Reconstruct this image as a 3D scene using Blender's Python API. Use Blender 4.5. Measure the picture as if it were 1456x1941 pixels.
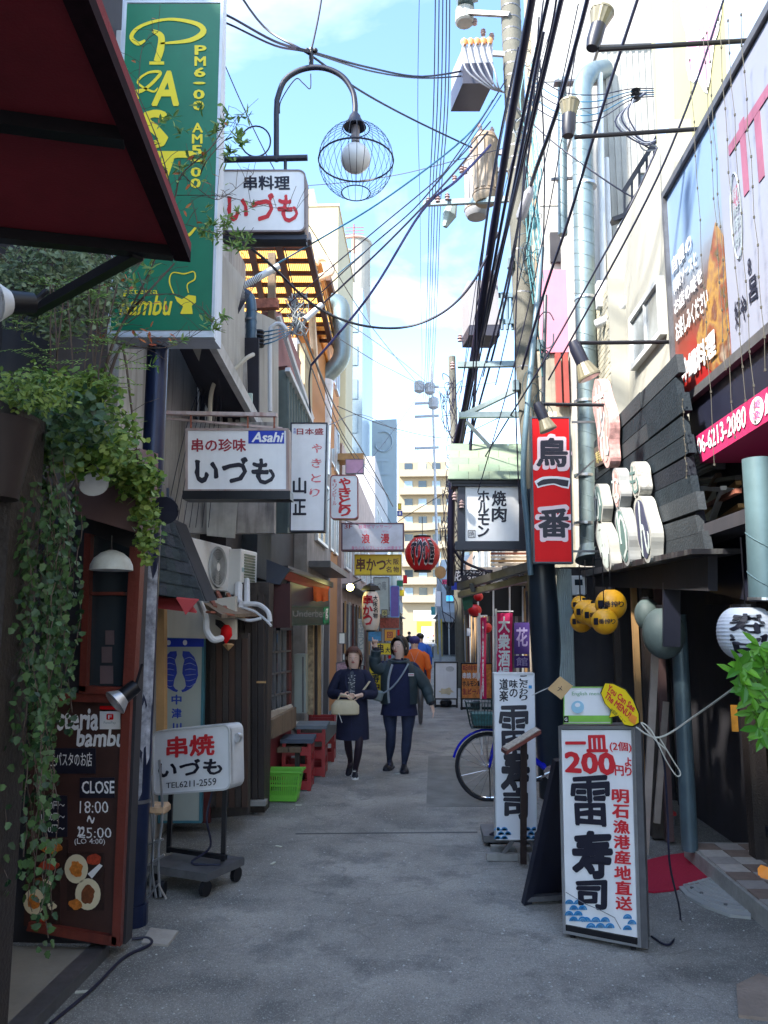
import bpy, bmesh, math, random
from math import sin, cos, pi, radians, atan, atan2, sqrt, tan
from mathutils import Vector as V, Matrix, noise
R_ = random.Random(7)
SC = bpy.context.scene
for o in list(bpy.data.objects): bpy.data.objects.remove(o)
COL = SC.collection

# ------------------------------------------------------------------ camera, sky, sun, exposure
FPX, CXP, CYP = 1500.0, 728.0, 970.5
PITCH = atan(220 / FPX); YAW = atan(72 * cos(PITCH) / FPX)
CAM = V((0, 0, 1.75))
FW = V((-sin(YAW) * cos(PITCH), cos(YAW) * cos(PITCH), sin(PITCH)))
RT = V((cos(YAW), sin(YAW), 0)); UP = RT.cross(FW)
cd = bpy.data.cameras.new('camera'); cam = bpy.data.objects.new('camera', cd); COL.objects.link(cam)
cam.location = CAM; cam.rotation_euler = (pi / 2 + PITCH, 0, YAW)
cd.sensor_fit = 'VERTICAL'; cd.sensor_height = 36; cd.lens = FPX / 1941 * 36
cd.clip_start = 0.05; cd.clip_end = 2000
SC.camera = cam

SUN_EL = radians(44); SUN_DIR = V((-0.75, -0.66, 0)).normalized()     # horizontal direction towards the sun
w = bpy.data.worlds.new('World'); SC.world = w; w.use_nodes = True
nt = w.node_tree; nt.nodes.clear()
def N(t, **k):
    n = nt.nodes.new(t)
    for a, b in k.items(): setattr(n, a, b)
    return n
sky = N('ShaderNodeTexSky', sky_type='NISHITA', sun_disc=False, sun_elevation=SUN_EL, sun_rotation=atan2(SUN_DIR.x, SUN_DIR.y), altitude=50, air_density=1.0, dust_density=0.6, ozone_density=1.6)
tc = N('ShaderNodeTexCoord'); sx = N('ShaderNodeSeparateXYZ'); nt.links.new(tc.outputs['Generated'], sx.inputs[0])
mz = N('ShaderNodeMath', operation='MAXIMUM'); mz.inputs[1].default_value = 0.04; nt.links.new(sx.outputs[2], mz.inputs[0])
az = N('ShaderNodeMath', operation='ADD'); az.inputs[1].default_value = 0.22; nt.links.new(mz.outputs[0], az.inputs[0])
dx = N('ShaderNodeMath', operation='DIVIDE'); nt.links.new(sx.outputs[0], dx.inputs[0]); nt.links.new(az.outputs[0], dx.inputs[1])
dy = N('ShaderNodeMath', operation='DIVIDE'); nt.links.new(sx.outputs[1], dy.inputs[0]); nt.links.new(az.outputs[0], dy.inputs[1])
cb = N('ShaderNodeCombineXYZ'); nt.links.new(dx.outputs[0], cb.inputs[0]); nt.links.new(dy.outputs[0], cb.inputs[1])
nz = N('ShaderNodeTexNoise'); nz.inputs['Scale'].default_value = 2.3; nz.inputs['Detail'].default_value = 7; nz.inputs['Roughness'].default_value = .55
nz.inputs['Distortion'].default_value = .3
mpw = N('ShaderNodeMapping'); mpw.inputs['Location'].default_value = (3.1, .45, 0); nt.links.new(cb.outputs[0], mpw.inputs[0]); nt.links.new(mpw.outputs[0], nz.inputs['Vector'])
cr = N('ShaderNodeValToRGB'); cr.color_ramp.elements[0].position = .5; cr.color_ramp.elements[1].position = .86
nt.links.new(nz.outputs[0], cr.inputs[0])
lowm = N('ShaderNodeMapRange'); lowm.inputs[1].default_value = .42; lowm.inputs[2].default_value = .02; lowm.inputs[3].default_value = 0; lowm.inputs[4].default_value = .25
nt.links.new(sx.outputs[2], lowm.inputs[0])
cmx = N('ShaderNodeMath', operation='MAXIMUM'); nt.links.new(cr.outputs[0], cmx.inputs[0]); nt.links.new(lowm.outputs[0], cmx.inputs[1])
mx = N('ShaderNodeMix', data_type='RGBA'); mx.inputs[7].default_value = (7.1, 7.1, 7.0, 1)
tint = N('ShaderNodeMix', data_type='RGBA', blend_type='MULTIPLY'); tint.inputs[0].default_value = 1; tint.inputs[7].default_value = (.66, .74, .78, 1)
nt.links.new(sky.outputs[0], tint.inputs[6])
bw = N('ShaderNodeRGBToBW'); nt.links.new(sky.outputs[0], bw.inputs[0])
cl = N('ShaderNodeMath', operation='MULTIPLY_ADD'); cl.inputs[1].default_value = 1.0; cl.inputs[2].default_value = 1.4; nt.links.new(bw.outputs[0], cl.inputs[0])
cv = N('ShaderNodeVectorMath', operation='SCALE'); cv.inputs[0].default_value = (1.0, .98, .94); nt.links.new(cl.outputs[0], cv.inputs[3]); nt.links.new(cv.outputs[0], mx.inputs[7])
nt.links.new(cmx.outputs[0], mx.inputs[0]); nt.links.new(tint.outputs[2], mx.inputs[6])
bg = N('ShaderNodeBackground'); bg.inputs[1].default_value = .11; nt.links.new(mx.outputs[2], bg.inputs[0])
wo = N('ShaderNodeOutputWorld'); nt.links.new(bg.outputs[0], wo.inputs[0])

sl = bpy.data.lights.new('sun', 'SUN'); sl.energy = 2.0; sl.angle = radians(5); sl.color = (1, .94, .84)
so = bpy.data.objects.new('sun', sl); COL.objects.link(so)
sv = V((SUN_DIR.x * cos(SUN_EL), SUN_DIR.y * cos(SUN_EL), sin(SUN_EL)))
so.rotation_euler = sv.to_track_quat('Z', 'Y').to_euler(); so.location = (-20, -20, 30)

SC.view_settings.view_transform = 'Standard'; SC.view_settings.look = 'None'
SC.view_settings.exposure = 2.95; SC.view_settings.gamma = 1; SC.view_settings.use_curve_mapping = False
SC.render.engine = 'CYCLES'
SC.cycles.max_bounces = 8; SC.cycles.diffuse_bounces = 4; SC.cycles.glossy_bounces = 3; SC.cycles.transparent_max_bounces = 6
SC.cycles.use_denoising = True

# ------------------------------------------------------------------ pixel -> place
def ray(px, py): return FW + RT * ((px - CXP) / FPX) - UP * ((py - CYP) / FPX)
def P(px, py, Y): d = ray(px, py); return CAM + d * (Y / d.y)
def PX(px, py, X): d = ray(px, py); return CAM + d * (X / d.x)
def PZ(px, py, Z=0.0): d = ray(px, py); return CAM + d * ((Z - CAM.z) / d.z)
class Pl:
    """a plane in the place; hit() finds where the line of sight of a photo pixel meets it"""
    def __init__(s, p, n):
        s.p = V(p); s.n = V(n).normalized()
        if (CAM - s.p).dot(s.n) < 0: s.n = -s.n
    def hit(s, px, py):
        d = ray(px, py); return CAM + d * ((s.p - CAM).dot(s.n) / d.dot(s.n))
def PY(Y): return Pl((0, Y, 0), (0, -1, 0))
def PXp(X): return Pl((X, 0, 0), (1, 0, 0))
def P3(a, b, vertical=True):
    """vertical plane through two points"""
    a, b = V(a), V(b); d = b - a; return Pl(a, (d.y, -d.x, 0))

# ------------------------------------------------------------------ materials
MATS = {}
def mat(name, col, rough=.7, metal=0, var=.25, scale=3.0, bump=0.0, bscale=40, streak=0, dirt=None, emit=0, spec=.5, trans=0, alpha=1, coat=0):
    if name in MATS: return MATS[name]
    m = bpy.data.materials.new(name); m.use_nodes = True; t = m.node_tree; b = t.nodes['Principled BSDF']
    def n(ty, **k):
        x = t.nodes.new(ty)
        for a, c in k.items(): setattr(x, a, c)
        return x
    b.inputs['Roughness'].default_value = rough; b.inputs['Metallic'].default_value = metal
    b.inputs['Specular IOR Level'].default_value = spec
    b.inputs['Coat Weight'].default_value = coat
    c = (*col[:3], 1)
    g = n('ShaderNodeNewGeometry')
    last = None
    if var or dirt or streak:
        nz = n('ShaderNodeTexNoise'); nz.inputs['Scale'].default_value = scale; nz.inputs['Detail'].default_value = 6; nz.inputs['Roughness'].default_value = .65
        t.links.new(g.outputs['Position'], nz.inputs['Vector'])
        cr = n('ShaderNodeMapRange'); cr.inputs[1].default_value = .3; cr.inputs[2].default_value = .7; t.links.new(nz.outputs[0], cr.inputs[0])
        mx = n('ShaderNodeMix', data_type='RGBA'); t.links.new(cr.outputs[0], mx.inputs[0])
        mx.inputs[6].default_value = (*[x * (1 - var) for x in c[:3]], 1); mx.inputs[7].default_value = (*[min(1, x * (1 + var * .6)) for x in c[:3]], 1)
        last = mx.outputs[2]
        if streak:
            mp = n('ShaderNodeMapping'); mp.inputs['Scale'].default_value = (9, 9, .7); t.links.new(g.outputs['Position'], mp.inputs[0])
            n2 = n('ShaderNodeTexNoise'); n2.inputs['Scale'].default_value = 1.6; n2.inputs['Detail'].default_value = 5; t.links.new(mp.outputs[0], n2.inputs['Vector'])
            r2 = n('ShaderNodeMapRange'); r2.inputs[1].default_value = .5; r2.inputs[2].default_value = .78; r2.inputs[4].default_value = streak; t.links.new(n2.outputs[0], r2.inputs[0])
            m2 = n('ShaderNodeMix', data_type='RGBA'); t.links.new(r2.outputs[0], m2.inputs[0]); t.links.new(last, m2.inputs[6])
            m2.inputs[7].default_value = (*(dirt or (.05, .045, .04)), 1); last = m2.outputs[2]
    if last: t.links.new(last, b.inputs['Base Color'])
    else: b.inputs['Base Color'].default_value = c
    if bump:
        n3 = n('ShaderNodeTexNoise'); n3.inputs['Scale'].default_value = bscale; n3.inputs['Detail'].default_value = 4; t.links.new(g.outputs['Position'], n3.inputs['Vector'])
        bp = n('ShaderNodeBump'); bp.inputs['Strength'].default_value = bump; bp.inputs['Distance'].default_value = .02; t.links.new(n3.outputs[0], bp.inputs['Height'])
        t.links.new(bp.outputs[0], b.inputs['Normal'])
    if emit:
        b.inputs['Emission Color'].default_value = c; b.inputs['Emission Strength'].default_value = emit
    if trans: b.inputs['Transmission Weight'].default_value = trans
    if alpha < 1: b.inputs['Alpha'].default_value = alpha
    MATS[name] = m; return m
def leafmat(name, c1, c2):
    m = bpy.data.materials.new(name); m.use_nodes = True; t = m.node_tree; b = t.nodes['Principled BSDF']
    g = t.nodes.new('ShaderNodeNewGeometry'); r = t.nodes.new('ShaderNodeValToRGB'); r.color_ramp.elements[0].color = (*c1, 1); r.color_ramp.elements[1].color = (*c2, 1)
    t.links.new(g.outputs['Random Per Island'], r.inputs[0]); t.links.new(r.outputs[0], b.inputs['Base Color'])
    b.inputs['Roughness'].default_value = .45
    tr = t.nodes.new('ShaderNodeBsdfTranslucent'); t.links.new(r.outputs[0], tr.inputs[0])
    ms = t.nodes.new('ShaderNodeMixShader'); ms.inputs[0].default_value = .3
    out = [x for x in t.nodes if x.type == 'OUTPUT_MATERIAL'][0]
    t.links.new(b.outputs[0], ms.inputs[1]); t.links.new(tr.outputs[0], ms.inputs[2]); t.links.new(ms.outputs[0], out.inputs[0])
    return m

# ------------------------------------------------------------------ meshes
LOCAL = [0]
class MB:
    def __init__(s): s.v = []; s.f = []
    def add(s, vs, fs):
        n = len(s.v); s.v += [V(x) for x in vs]; s.f += [tuple(n + i for i in f) for f in fs]; return s
    def hexa(s, a, b):
        """a, b: two matching quads (lists of 4 points)"""
        return s.add(list(a) + list(b), [(3, 2, 1, 0), (4, 5, 6, 7), (0, 1, 5, 4), (1, 2, 6, 5), (2, 3, 7, 6), (3, 0, 4, 7)])
    def box(s, x0, x1, y0, y1, z0, z1):
        return s.hexa([(x0, y0, z0), (x1, y0, z0), (x1, y1, z0), (x0, y1, z0)], [(x0, y0, z1), (x1, y0, z1), (x1, y1, z1), (x0, y1, z1)])
    def rbox(s, c, size, M=None):
        M = M or Matrix.Identity(3); h = V(size) / 2; c = V(c)
        q = lambda z: [c + M @ V((i * h.x, j * h.y, z * h.z)) for i, j in ((-1, -1), (1, -1), (1, 1), (-1, 1))]
        return s.hexa(q(-1), q(1))
    def bar(s, p0, p1, w, h=None, up=(0, 0, 1)):
        p0, p1 = V(p0), V(p1); h = h or w; d = (p1 - p0).normalized(); u = V(up)
        if abs(d.dot(u)) > .97: u = V((0, 1, 0))
        a = d.cross(u).normalized(); b = a.cross(d).normalized()
        q = lambda p: [p - a * w / 2 - b * h / 2, p + a * w / 2 - b * h / 2, p + a * w / 2 + b * h / 2, p - a * w / 2 + b * h / 2]
        return s.hexa(q(p0), q(p1))
    def tube(s, pts, r, n=8, cap=True, closed=False):
        pts = [V(p) for p in pts]; m = len(pts)
        rs = [r[min(len(r) - 1, round(i * (len(r) - 1) / max(1, m - 1)))] for i in range(m)] if isinstance(r, (list, tuple)) else [r] * m
        base = len(s.v); pa = None
        for i, p in enumerate(pts):
            if closed: d = pts[(i + 1) % m] - pts[i - 1]
            else: d = pts[min(i + 1, m - 1)] - pts[max(i - 1, 0)]
            if d.length < 1e-9: d = V((0, 0, 1))
            d.normalize()
            if pa is None:
                u = V((0, 0, 1)) if abs(d.z) < .9 else V((1, 0, 0)); a = d.cross(u).normalized()
            else:
                a = pa - d * pa.dot(d)
                a = a.normalized() if a.length > 1e-6 else d.orthogonal().normalized()
            pa = a; b = d.cross(a)
            for k in range(n):
                t = 2 * pi * k / n; s.v.append(p + (a * cos(t) + b * sin(t)) * rs[i])
        for i in range(m if closed else m - 1):
            j = (i + 1) % m
            for k in range(n):
                k2 = (k + 1) % n; s.f.append((base + i * n + k, base + i * n + k2, base + j * n + k2, base + j * n + k))
        if cap and not closed:
            s.f.append(tuple(base + k for k in range(n))[::-1]); s.f.append(tuple(base + (m - 1) * n + k for k in range(n)))
        return s
    def cyl(s, p0, p1, r0, r1=None, n=16): return s.tube([p0, p1], [r0, r0 if r1 is None else r1], n)
    def lathe(s, prof, c=(0, 0, 0), n=20, M=None, sx=1, sy=1):
        """prof: (r, z) list around z"""
        M = M or Matrix.Identity(3); c = V(c); base = len(s.v)
        for r, z in prof:
            for k in range(n):
                t = 2 * pi * k / n; s.v.append(c + M @ V((r * cos(t) * sx, r * sin(t) * sy, z)))
        for i in range(len(prof) - 1):
            for k in range(n):
                k2 = (k + 1) % n; s.f.append((base + i * n + k, base + i * n + k2, base + (i + 1) * n + k2, base + (i + 1) * n + k))
        if prof[0][0] > 1e-5: s.f.append(tuple(base + k for k in range(n))[::-1])
        if prof[-1][0] > 1e-5: s.f.append(tuple(base + (len(prof) - 1) * n + k for k in range(n)))
        return s
    def ball(s, c, r, n=14, m=8, sx=1, sy=1, sz=1, M=None):
        return s.lathe([(max(1e-6, r * sin(pi * i / m)), -r * cos(pi * i / m) * sz) for i in range(m + 1)], c, n, M, sx, sy)
    def prism(s, poly, nrm, t):
        """closed polygon of points extruded by -nrm*t"""
        poly = [V(p) for p in poly]; k = len(poly); b = [p - V(nrm) * t for p in poly]; n = len(s.v)
        s.v += poly + b; s.f.append(tuple(n + i for i in range(k))); s.f.append(tuple(n + k + i for i in reversed(range(k))))
        for i in range(k): j = (i + 1) % k; s.f.append((n + i, n + k + i, n + k + j, n + j))
        return s
    def build(s, name, m, parent=None, smooth=False, label=None, kind=None, bevel=0):
        me = bpy.data.meshes.new(name)
        Mi = wm(parent).inverted() if parent and not LOCAL[0] else Matrix.Identity(4)
        me.from_pydata([Mi @ v for v in s.v], [], s.f)
        bm = bmesh.new(); bm.from_mesh(me); bmesh.ops.recalc_face_normals(bm, faces=bm.faces)
        if bevel:
            try: bmesh.ops.bevel(bm, geom=[e for e in bm.edges], offset=bevel, segments=1, affect='EDGES', profile=.5, clamp_overlap=True)
            except Exception: pass
        bm.to_mesh(me); bm.free()
        if smooth:
            for p in me.polygons: p.use_smooth = True
            try: me.set_sharp_from_angle(angle=radians(40))
            except Exception: pass
        o = bpy.data.objects.new(name, me); COL.objects.link(o)
        for q in (m if isinstance(m, (list, tuple)) else [m]): me.materials.append(q)
        if parent: o.parent = parent
        if label: o['label'] = label
        if kind: o['kind'] = kind
        return o
def wm(o):
    M = o.matrix_basis.copy()
    while o.parent: o = o.parent; M = o.matrix_basis @ M
    return M
def thing(name, label, cat, loc=(0, 0, 0), group=None, rz=0):
    o = bpy.data.objects.new(name, None); COL.objects.link(o); o.location = loc; o.rotation_euler = (0, 0, rz)
    o.empty_display_size = .1; o['label'] = label; o['category'] = cat
    if group: o['group'] = group
    return o
def tag(o, label, cat, group=None, kind=None):
    o['label'] = label; o['category'] = cat
    if group: o['group'] = group
    if kind: o['kind'] = kind
    return o
def struct(o): o['kind'] = 'structure'; return o
def dup(root, loc, rz=0, label=None, sc=None):
    def cp(o, par):
        c = o.copy(); COL.objects.link(c)
        if par: c.parent = par
        for ch in [x for x in KIDS.get(o.name, [])]: cp(ch, c)
        return c
    def kids(o):
        KIDS[o.name] = [x for x in bpy.data.objects if x.parent == o]
        for x in KIDS[o.name]: kids(x)
    if root.name not in KIDS: kids(root)
    r = cp(root, None); r.location = loc; r.rotation_euler = (0, 0, rz)
    if label: r['label'] = label
    if sc: r.scale = (sc, sc, sc)
    return r
KIDS = {}

# ------------------------------------------------------------------ panels and lettering
def q4(b): return [(b[0], b[1]), (b[2], b[1]), (b[2], b[3]), (b[0], b[3])] if len(b) == 4 and not hasattr(b[0], '__len__') else list(b)   # TL TR BR BL
def bil(c, u, v):
    return (c[0] * (1 - u) + c[1] * u) * (1 - v) + (c[3] * (1 - u) + c[2] * u) * v
def corners(b, pl): return [pl.hit(*p) for p in q4(b)]
def rrect(w, h, r, n=4):
    pts = []
    for cx, cy, a0 in ((w - r, r, -90), (w - r, h - r, 0), (r, h - r, 90), (r, r, 180)):
        for i in range(n + 1):
            a = radians(a0 + 90 * i / n); pts.append((cx + r * cos(a), cy + r * sin(a)))
    return pts
def panel(par, name, b, pl, t, m, off=0.0, rnd=0, inset=0.0, bevel=0, label=None):
    """a board traced from pixel corners b on plane pl, t thick; off lifts it towards the camera; inset in metres"""
    c = [p + pl.n * off for p in corners(b, pl)]
    W = (c[1] - c[0]).length; H = (c[3] - c[0]).length
    if rnd: pts = rrect(W, H, rnd)
    else: pts = [(0, 0), (W, 0), (W, H), (0, H)]
    if inset: pts = [(inset + x * (W - 2 * inset) / W, inset + y * (H - 2 * inset) / H) for x, y in pts]
    mb = MB(); mb.prism([bil(c, x / W, y / H) for x, y in pts], pl.n, t)
    return mb.build(name, m, par, label=label, bevel=bevel)
def ring(par, name, b, pl, t, wd, m, off=0.0, rnd=0, label=None):
    """a frame of width wd round the same board"""
    c = [p + pl.n * off for p in corners(b, pl)]
    W = (c[1] - c[0]).length; H = (c[3] - c[0]).length
    if rnd: o_ = rrect(W, H, rnd); i_ = [(wd + x, wd + y) for x, y in rrect(W - 2 * wd, H - 2 * wd, max(.004, rnd - wd))]
    else: o_ = [(0, 0), (W, 0), (W, H), (0, H)]; i_ = [(wd, wd), (W - wd, wd), (W - wd, H - wd), (wd, H - wd)]
    k = len(o_); f = lambda p, d: bil(c, p[0] / W, p[1] / H) - pl.n * d
    vs = [f(p, 0) for p in o_] + [f(p, 0) for p in i_] + [f(p, t) for p in o_] + [f(p, t) for p in i_]
    fs = []
    for i in range(k):
        j = (i + 1) % k
        fs += [(i, j, k + j, k + i), (2 * k + i, 3 * k + i, 3 * k + j, 2 * k + j), (i, 2 * k + i, 2 * k + j, j), (k + i, k + j, 3 * k + j, 3 * k + i)]
    return MB().add(vs, fs).build(name, m, par, label=label)
GL = {}
def glyph(s, bold=0):
    k = s
    if k in GL: return GL[k]
    cu = bpy.data.curves.new('t', 'FONT'); cu.body = s; cu.size = 1; cu.resolution_u = 2
    ob = bpy.data.objects.new('t', cu); me = ob.to_mesh()
    vs = [(v.co.x, v.co.y) for v in me.vertices]; fs = [tuple(p.vertices) for p in me.polygons]
    ob.to_mesh_clear(); bpy.data.objects.remove(ob); bpy.data.curves.remove(cu)
    GL[k] = (vs, fs); return GL[k]
def copies(b):
    if b > .03: b = .03 + (b - .03) * .35
    if b <= .004: return [(0, 0)]
    if b < .018: return [(0, 0), (b, b * .6), (-b, 0)]
    r = [(b * cos(pi * k / 3), b * sin(pi * k / 3)) for k in range(6)]
    if b > .036: r += [(b * cos(pi * k / 6), b * sin(pi * k / 6)) for k in (1, 3, 5, 7, 9, 11)] + [(b * .5 * cos(pi * k / 2), b * .5 * sin(pi * k / 2)) for k in range(4)]
    return [(0, 0)] + r
def wob(x, y, s, a): return a * sin(x * 9 + s) * cos(y * 7 + s * 1.7) + a * .5 * sin(x * 21 + y * 17 + s)
def txt(par, s, b, pl, m, bold=.02, vert=False, brush=0, off=.004, name='lettering', fill=.92, mb=None, skew=0):
    """lettering s fitted to pixel box/quad b on plane pl; vert: one character below the other"""
    c = corners(b, pl); own = mb is None; mb = mb or MB()
    def put(vs, fs, u0, u1, v0, v1, fit=True, seed=0):
        if not vs: return
        if fit: xa, xb = min(x for x, y in vs), max(x for x, y in vs); ya, yb = min(y for x, y in vs), max(y for x, y in vs)
        else: xa, xb, ya, yb = -.02, 1.0, -.14, .9
        xb = max(xb, xa + 1e-4); yb = max(yb, ya + 1e-4)
        for q, (ox, oy) in enumerate(copies(bold)):
            out = []
            for x, y in vs:
                if brush: x, y = x + wob(x, y, seed, brush), y + wob(y, x, seed + 2, brush)
                x += skew * y + ox; y += oy
                u = u0 + (x - xa) / (xb - xa) * (u1 - u0); v = v1 - (y - ya) / (yb - ya) * (v1 - v0)
                out.append(bil(c, u, v) + pl.n * (off + .00012 * q))
            mb.add(out, fs)
    if vert:
        n = len(s)
        for i, ch in enumerate(s):
            if ch == ' ': continue
            vs, fs = glyph(ch, bold); g = (1 - fill) / 2 / n
            long_ = ch in 'ー一'
            if ch == 'ー': vs = [(.5 - (y - .38), x - .12) for x, y in vs]; fs = [tuple(reversed(f)) for f in fs]
            if ch in 'ぉっょゃゅッョ': put(vs, fs, .3, .8, i / n + g + .2 / n, (i + 1) / n - g, True, i + len(s)); continue
            put(vs, fs, 0, 1, i / n + g, (i + 1) / n - g, not long_ and ord(ch) > 255 and ch not in '・。', i + len(s))
    else:
        vs, fs = glyph(s, bold); put(vs, fs, 0, 1, 0, 1, True, len(s))
    return mb.build(name, m, par) if own else mb
def catm(pts, n=6):
    """smooth curve through points"""
    pts = [V(p) for p in pts]; q = [pts[0]] + pts + [pts[-1]]; out = []
    for i in range(1, len(q) - 2):
        for k in range(n):
            t = k / n; p0, p1, p2, p3 = q[i - 1], q[i], q[i + 1], q[i + 2]
            out.append(.5 * (2 * p1 + (p2 - p0) * t + (2 * p0 - 5 * p1 + 4 * p2 - p3) * t * t + (3 * p1 - p0 - 3 * p2 + p3) * t ** 3))
    out.append(pts[-1]); return out
# ------------------------------------------------------------------ palette
navy = mat('navy_black_paint', (.012, .014, .03), .45)
black = mat('black_metal', (.012, .012, .016), .4, .3)
cable = mat('cable_rubber', (.012, .013, .035), .5, var=.1)
cableteal = mat('cable_blue', (.02, .12, .22), .5)
darkw = mat('dark_stained_wood', (.03, .022, .02), .6, streak=.5, dirt=(.09, .07, .055), bump=.3, bscale=60)
darkwall = mat('dark_wall', (.035, .034, .042), .75, streak=.4, dirt=(.06, .05, .05))
redw = mat('red_brown_wood', (.16, .03, .02), .45, streak=.5, dirt=(.04, .012, .01), bump=.2)
oldw = mat('old_wood', (.2, .14, .09), .8, streak=.7, dirt=(.05, .035, .03), bump=.4, bscale=50)
tanw = mat('pale_wood', (.5, .3, .13), .6, streak=.3, dirt=(.2, .1, .04))
white = mat('white_panel', (.84, .84, .85), .35, var=.06, scale=6, streak=.12, dirt=(.45, .42, .38))
whitew = mat('white_wall', (.4, .385, .35), .8, var=.25, scale=1.2, streak=.7, dirt=(.2, .19, .17), bump=.15)
offw = mat('dirty_white_wall', (.42, .4, .38), .85, var=.3, scale=1.5, streak=.85, dirt=(.16, .14, .12), bump=.2)
cream = mat('cream_wall', (.46, .39, .25), .85, var=.06, scale=.6, streak=.12, dirt=(.6, .5, .33))
beige = mat('beige_tile_wall', (.66, .56, .42), .8, var=.12, scale=1)
concrete = mat('concrete', (.3, .29, .27), .85, var=.25, scale=4, streak=.4, dirt=(.12, .11, .1), bump=.3, bscale=80)
polec = mat('pole_concrete', (.11, .105, .085), .85, var=.2, scale=6, streak=.5, dirt=(.2, .19, .15), bump=.2, bscale=60)
steel = mat('stainless_steel', (.55, .56, .58), .3, .9, var=.12, scale=9)
alu = mat('aluminium_frame', (.6, .62, .64), .35, .7, var=.1, scale=12)
darkst = mat('dark_grey_steel', (.16, .16, .17), .4, .5, scale=9, streak=.3, dirt=(.05, .045, .04))
galv = mat('galvanised_duct', (.2, .26, .27), .4, .5, var=.2, scale=5, streak=.3, dirt=(.3, .32, .33))
blued = mat('blue_grey_duct', (.07, .12, .17), .4, .5, var=.2, streak=.4, dirt=(.03, .04, .06))
rust = mat('rusty_steel', (.3, .1, .06), .8, var=.5, scale=14, streak=.5, dirt=(.12, .04, .03), bump=.3)
rustw = mat('rusty_painted_steel', (.6, .5, .48), .7, var=.2, scale=12, streak=.8, dirt=(.3, .09, .05))
pvc = mat('grey_white_pvc', (.68, .69, .7), .5, var=.1, streak=.3, dirt=(.35, .33, .3))
signred = mat('sign_red', (.72, .008, .012), .55, var=.05, scale=5, spec=.2)
tred = mat('lettering_red', (.62, .02, .03), .5, var=0)
tdred = mat('lettering_dark_red', (.32, .02, .04), .5, var=0)
tblk = mat('lettering_black', (.008, .008, .022), .5, var=0)
twhite = mat('lettering_white', (.82, .82, .84), .5, var=0)
tyel = mat('lettering_yellow', (.85, .68, .02), .5, var=0)
tblue = mat('lettering_blue', (.02, .06, .42), .5, var=0)
tpink = mat('lettering_pink', (.7, .12, .32), .5, var=0)
tgrey = mat('lettering_grey', (.3, .36, .4), .5, var=0)
sblue = mat('wave_blue', (.03, .27, .6), .45, var=.1)
asahib = mat('sign_blue', (.01, .04, .45), .4, var=.05)
green = mat('sign_green', (.0, .16, .075), .4, var=.12, scale=4, streak=.1, dirt=(.0, .09, .05))
yel = mat('sign_yellow', (.85, .62, .01), .4, var=.05)
orange = mat('orange_panel', (.85, .27, .03), .5, var=.12, scale=9)
orangew = mat('orange_wall', (.45, .2, .06), .8, var=.12, scale=1, streak=.2, dirt=(.4, .16, .05))
pinks = mat('pink_sign', (.45, .025, .11), .45, var=.08, scale=3)
awnred = mat('dark_red_awning', (.2, .012, .02), .85, var=.3, scale=2.5, bump=.15, bscale=120)
crimson = mat('crimson_cloth', (.5, .012, .06), .8, var=.12, scale=7)
asphmat = None
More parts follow.
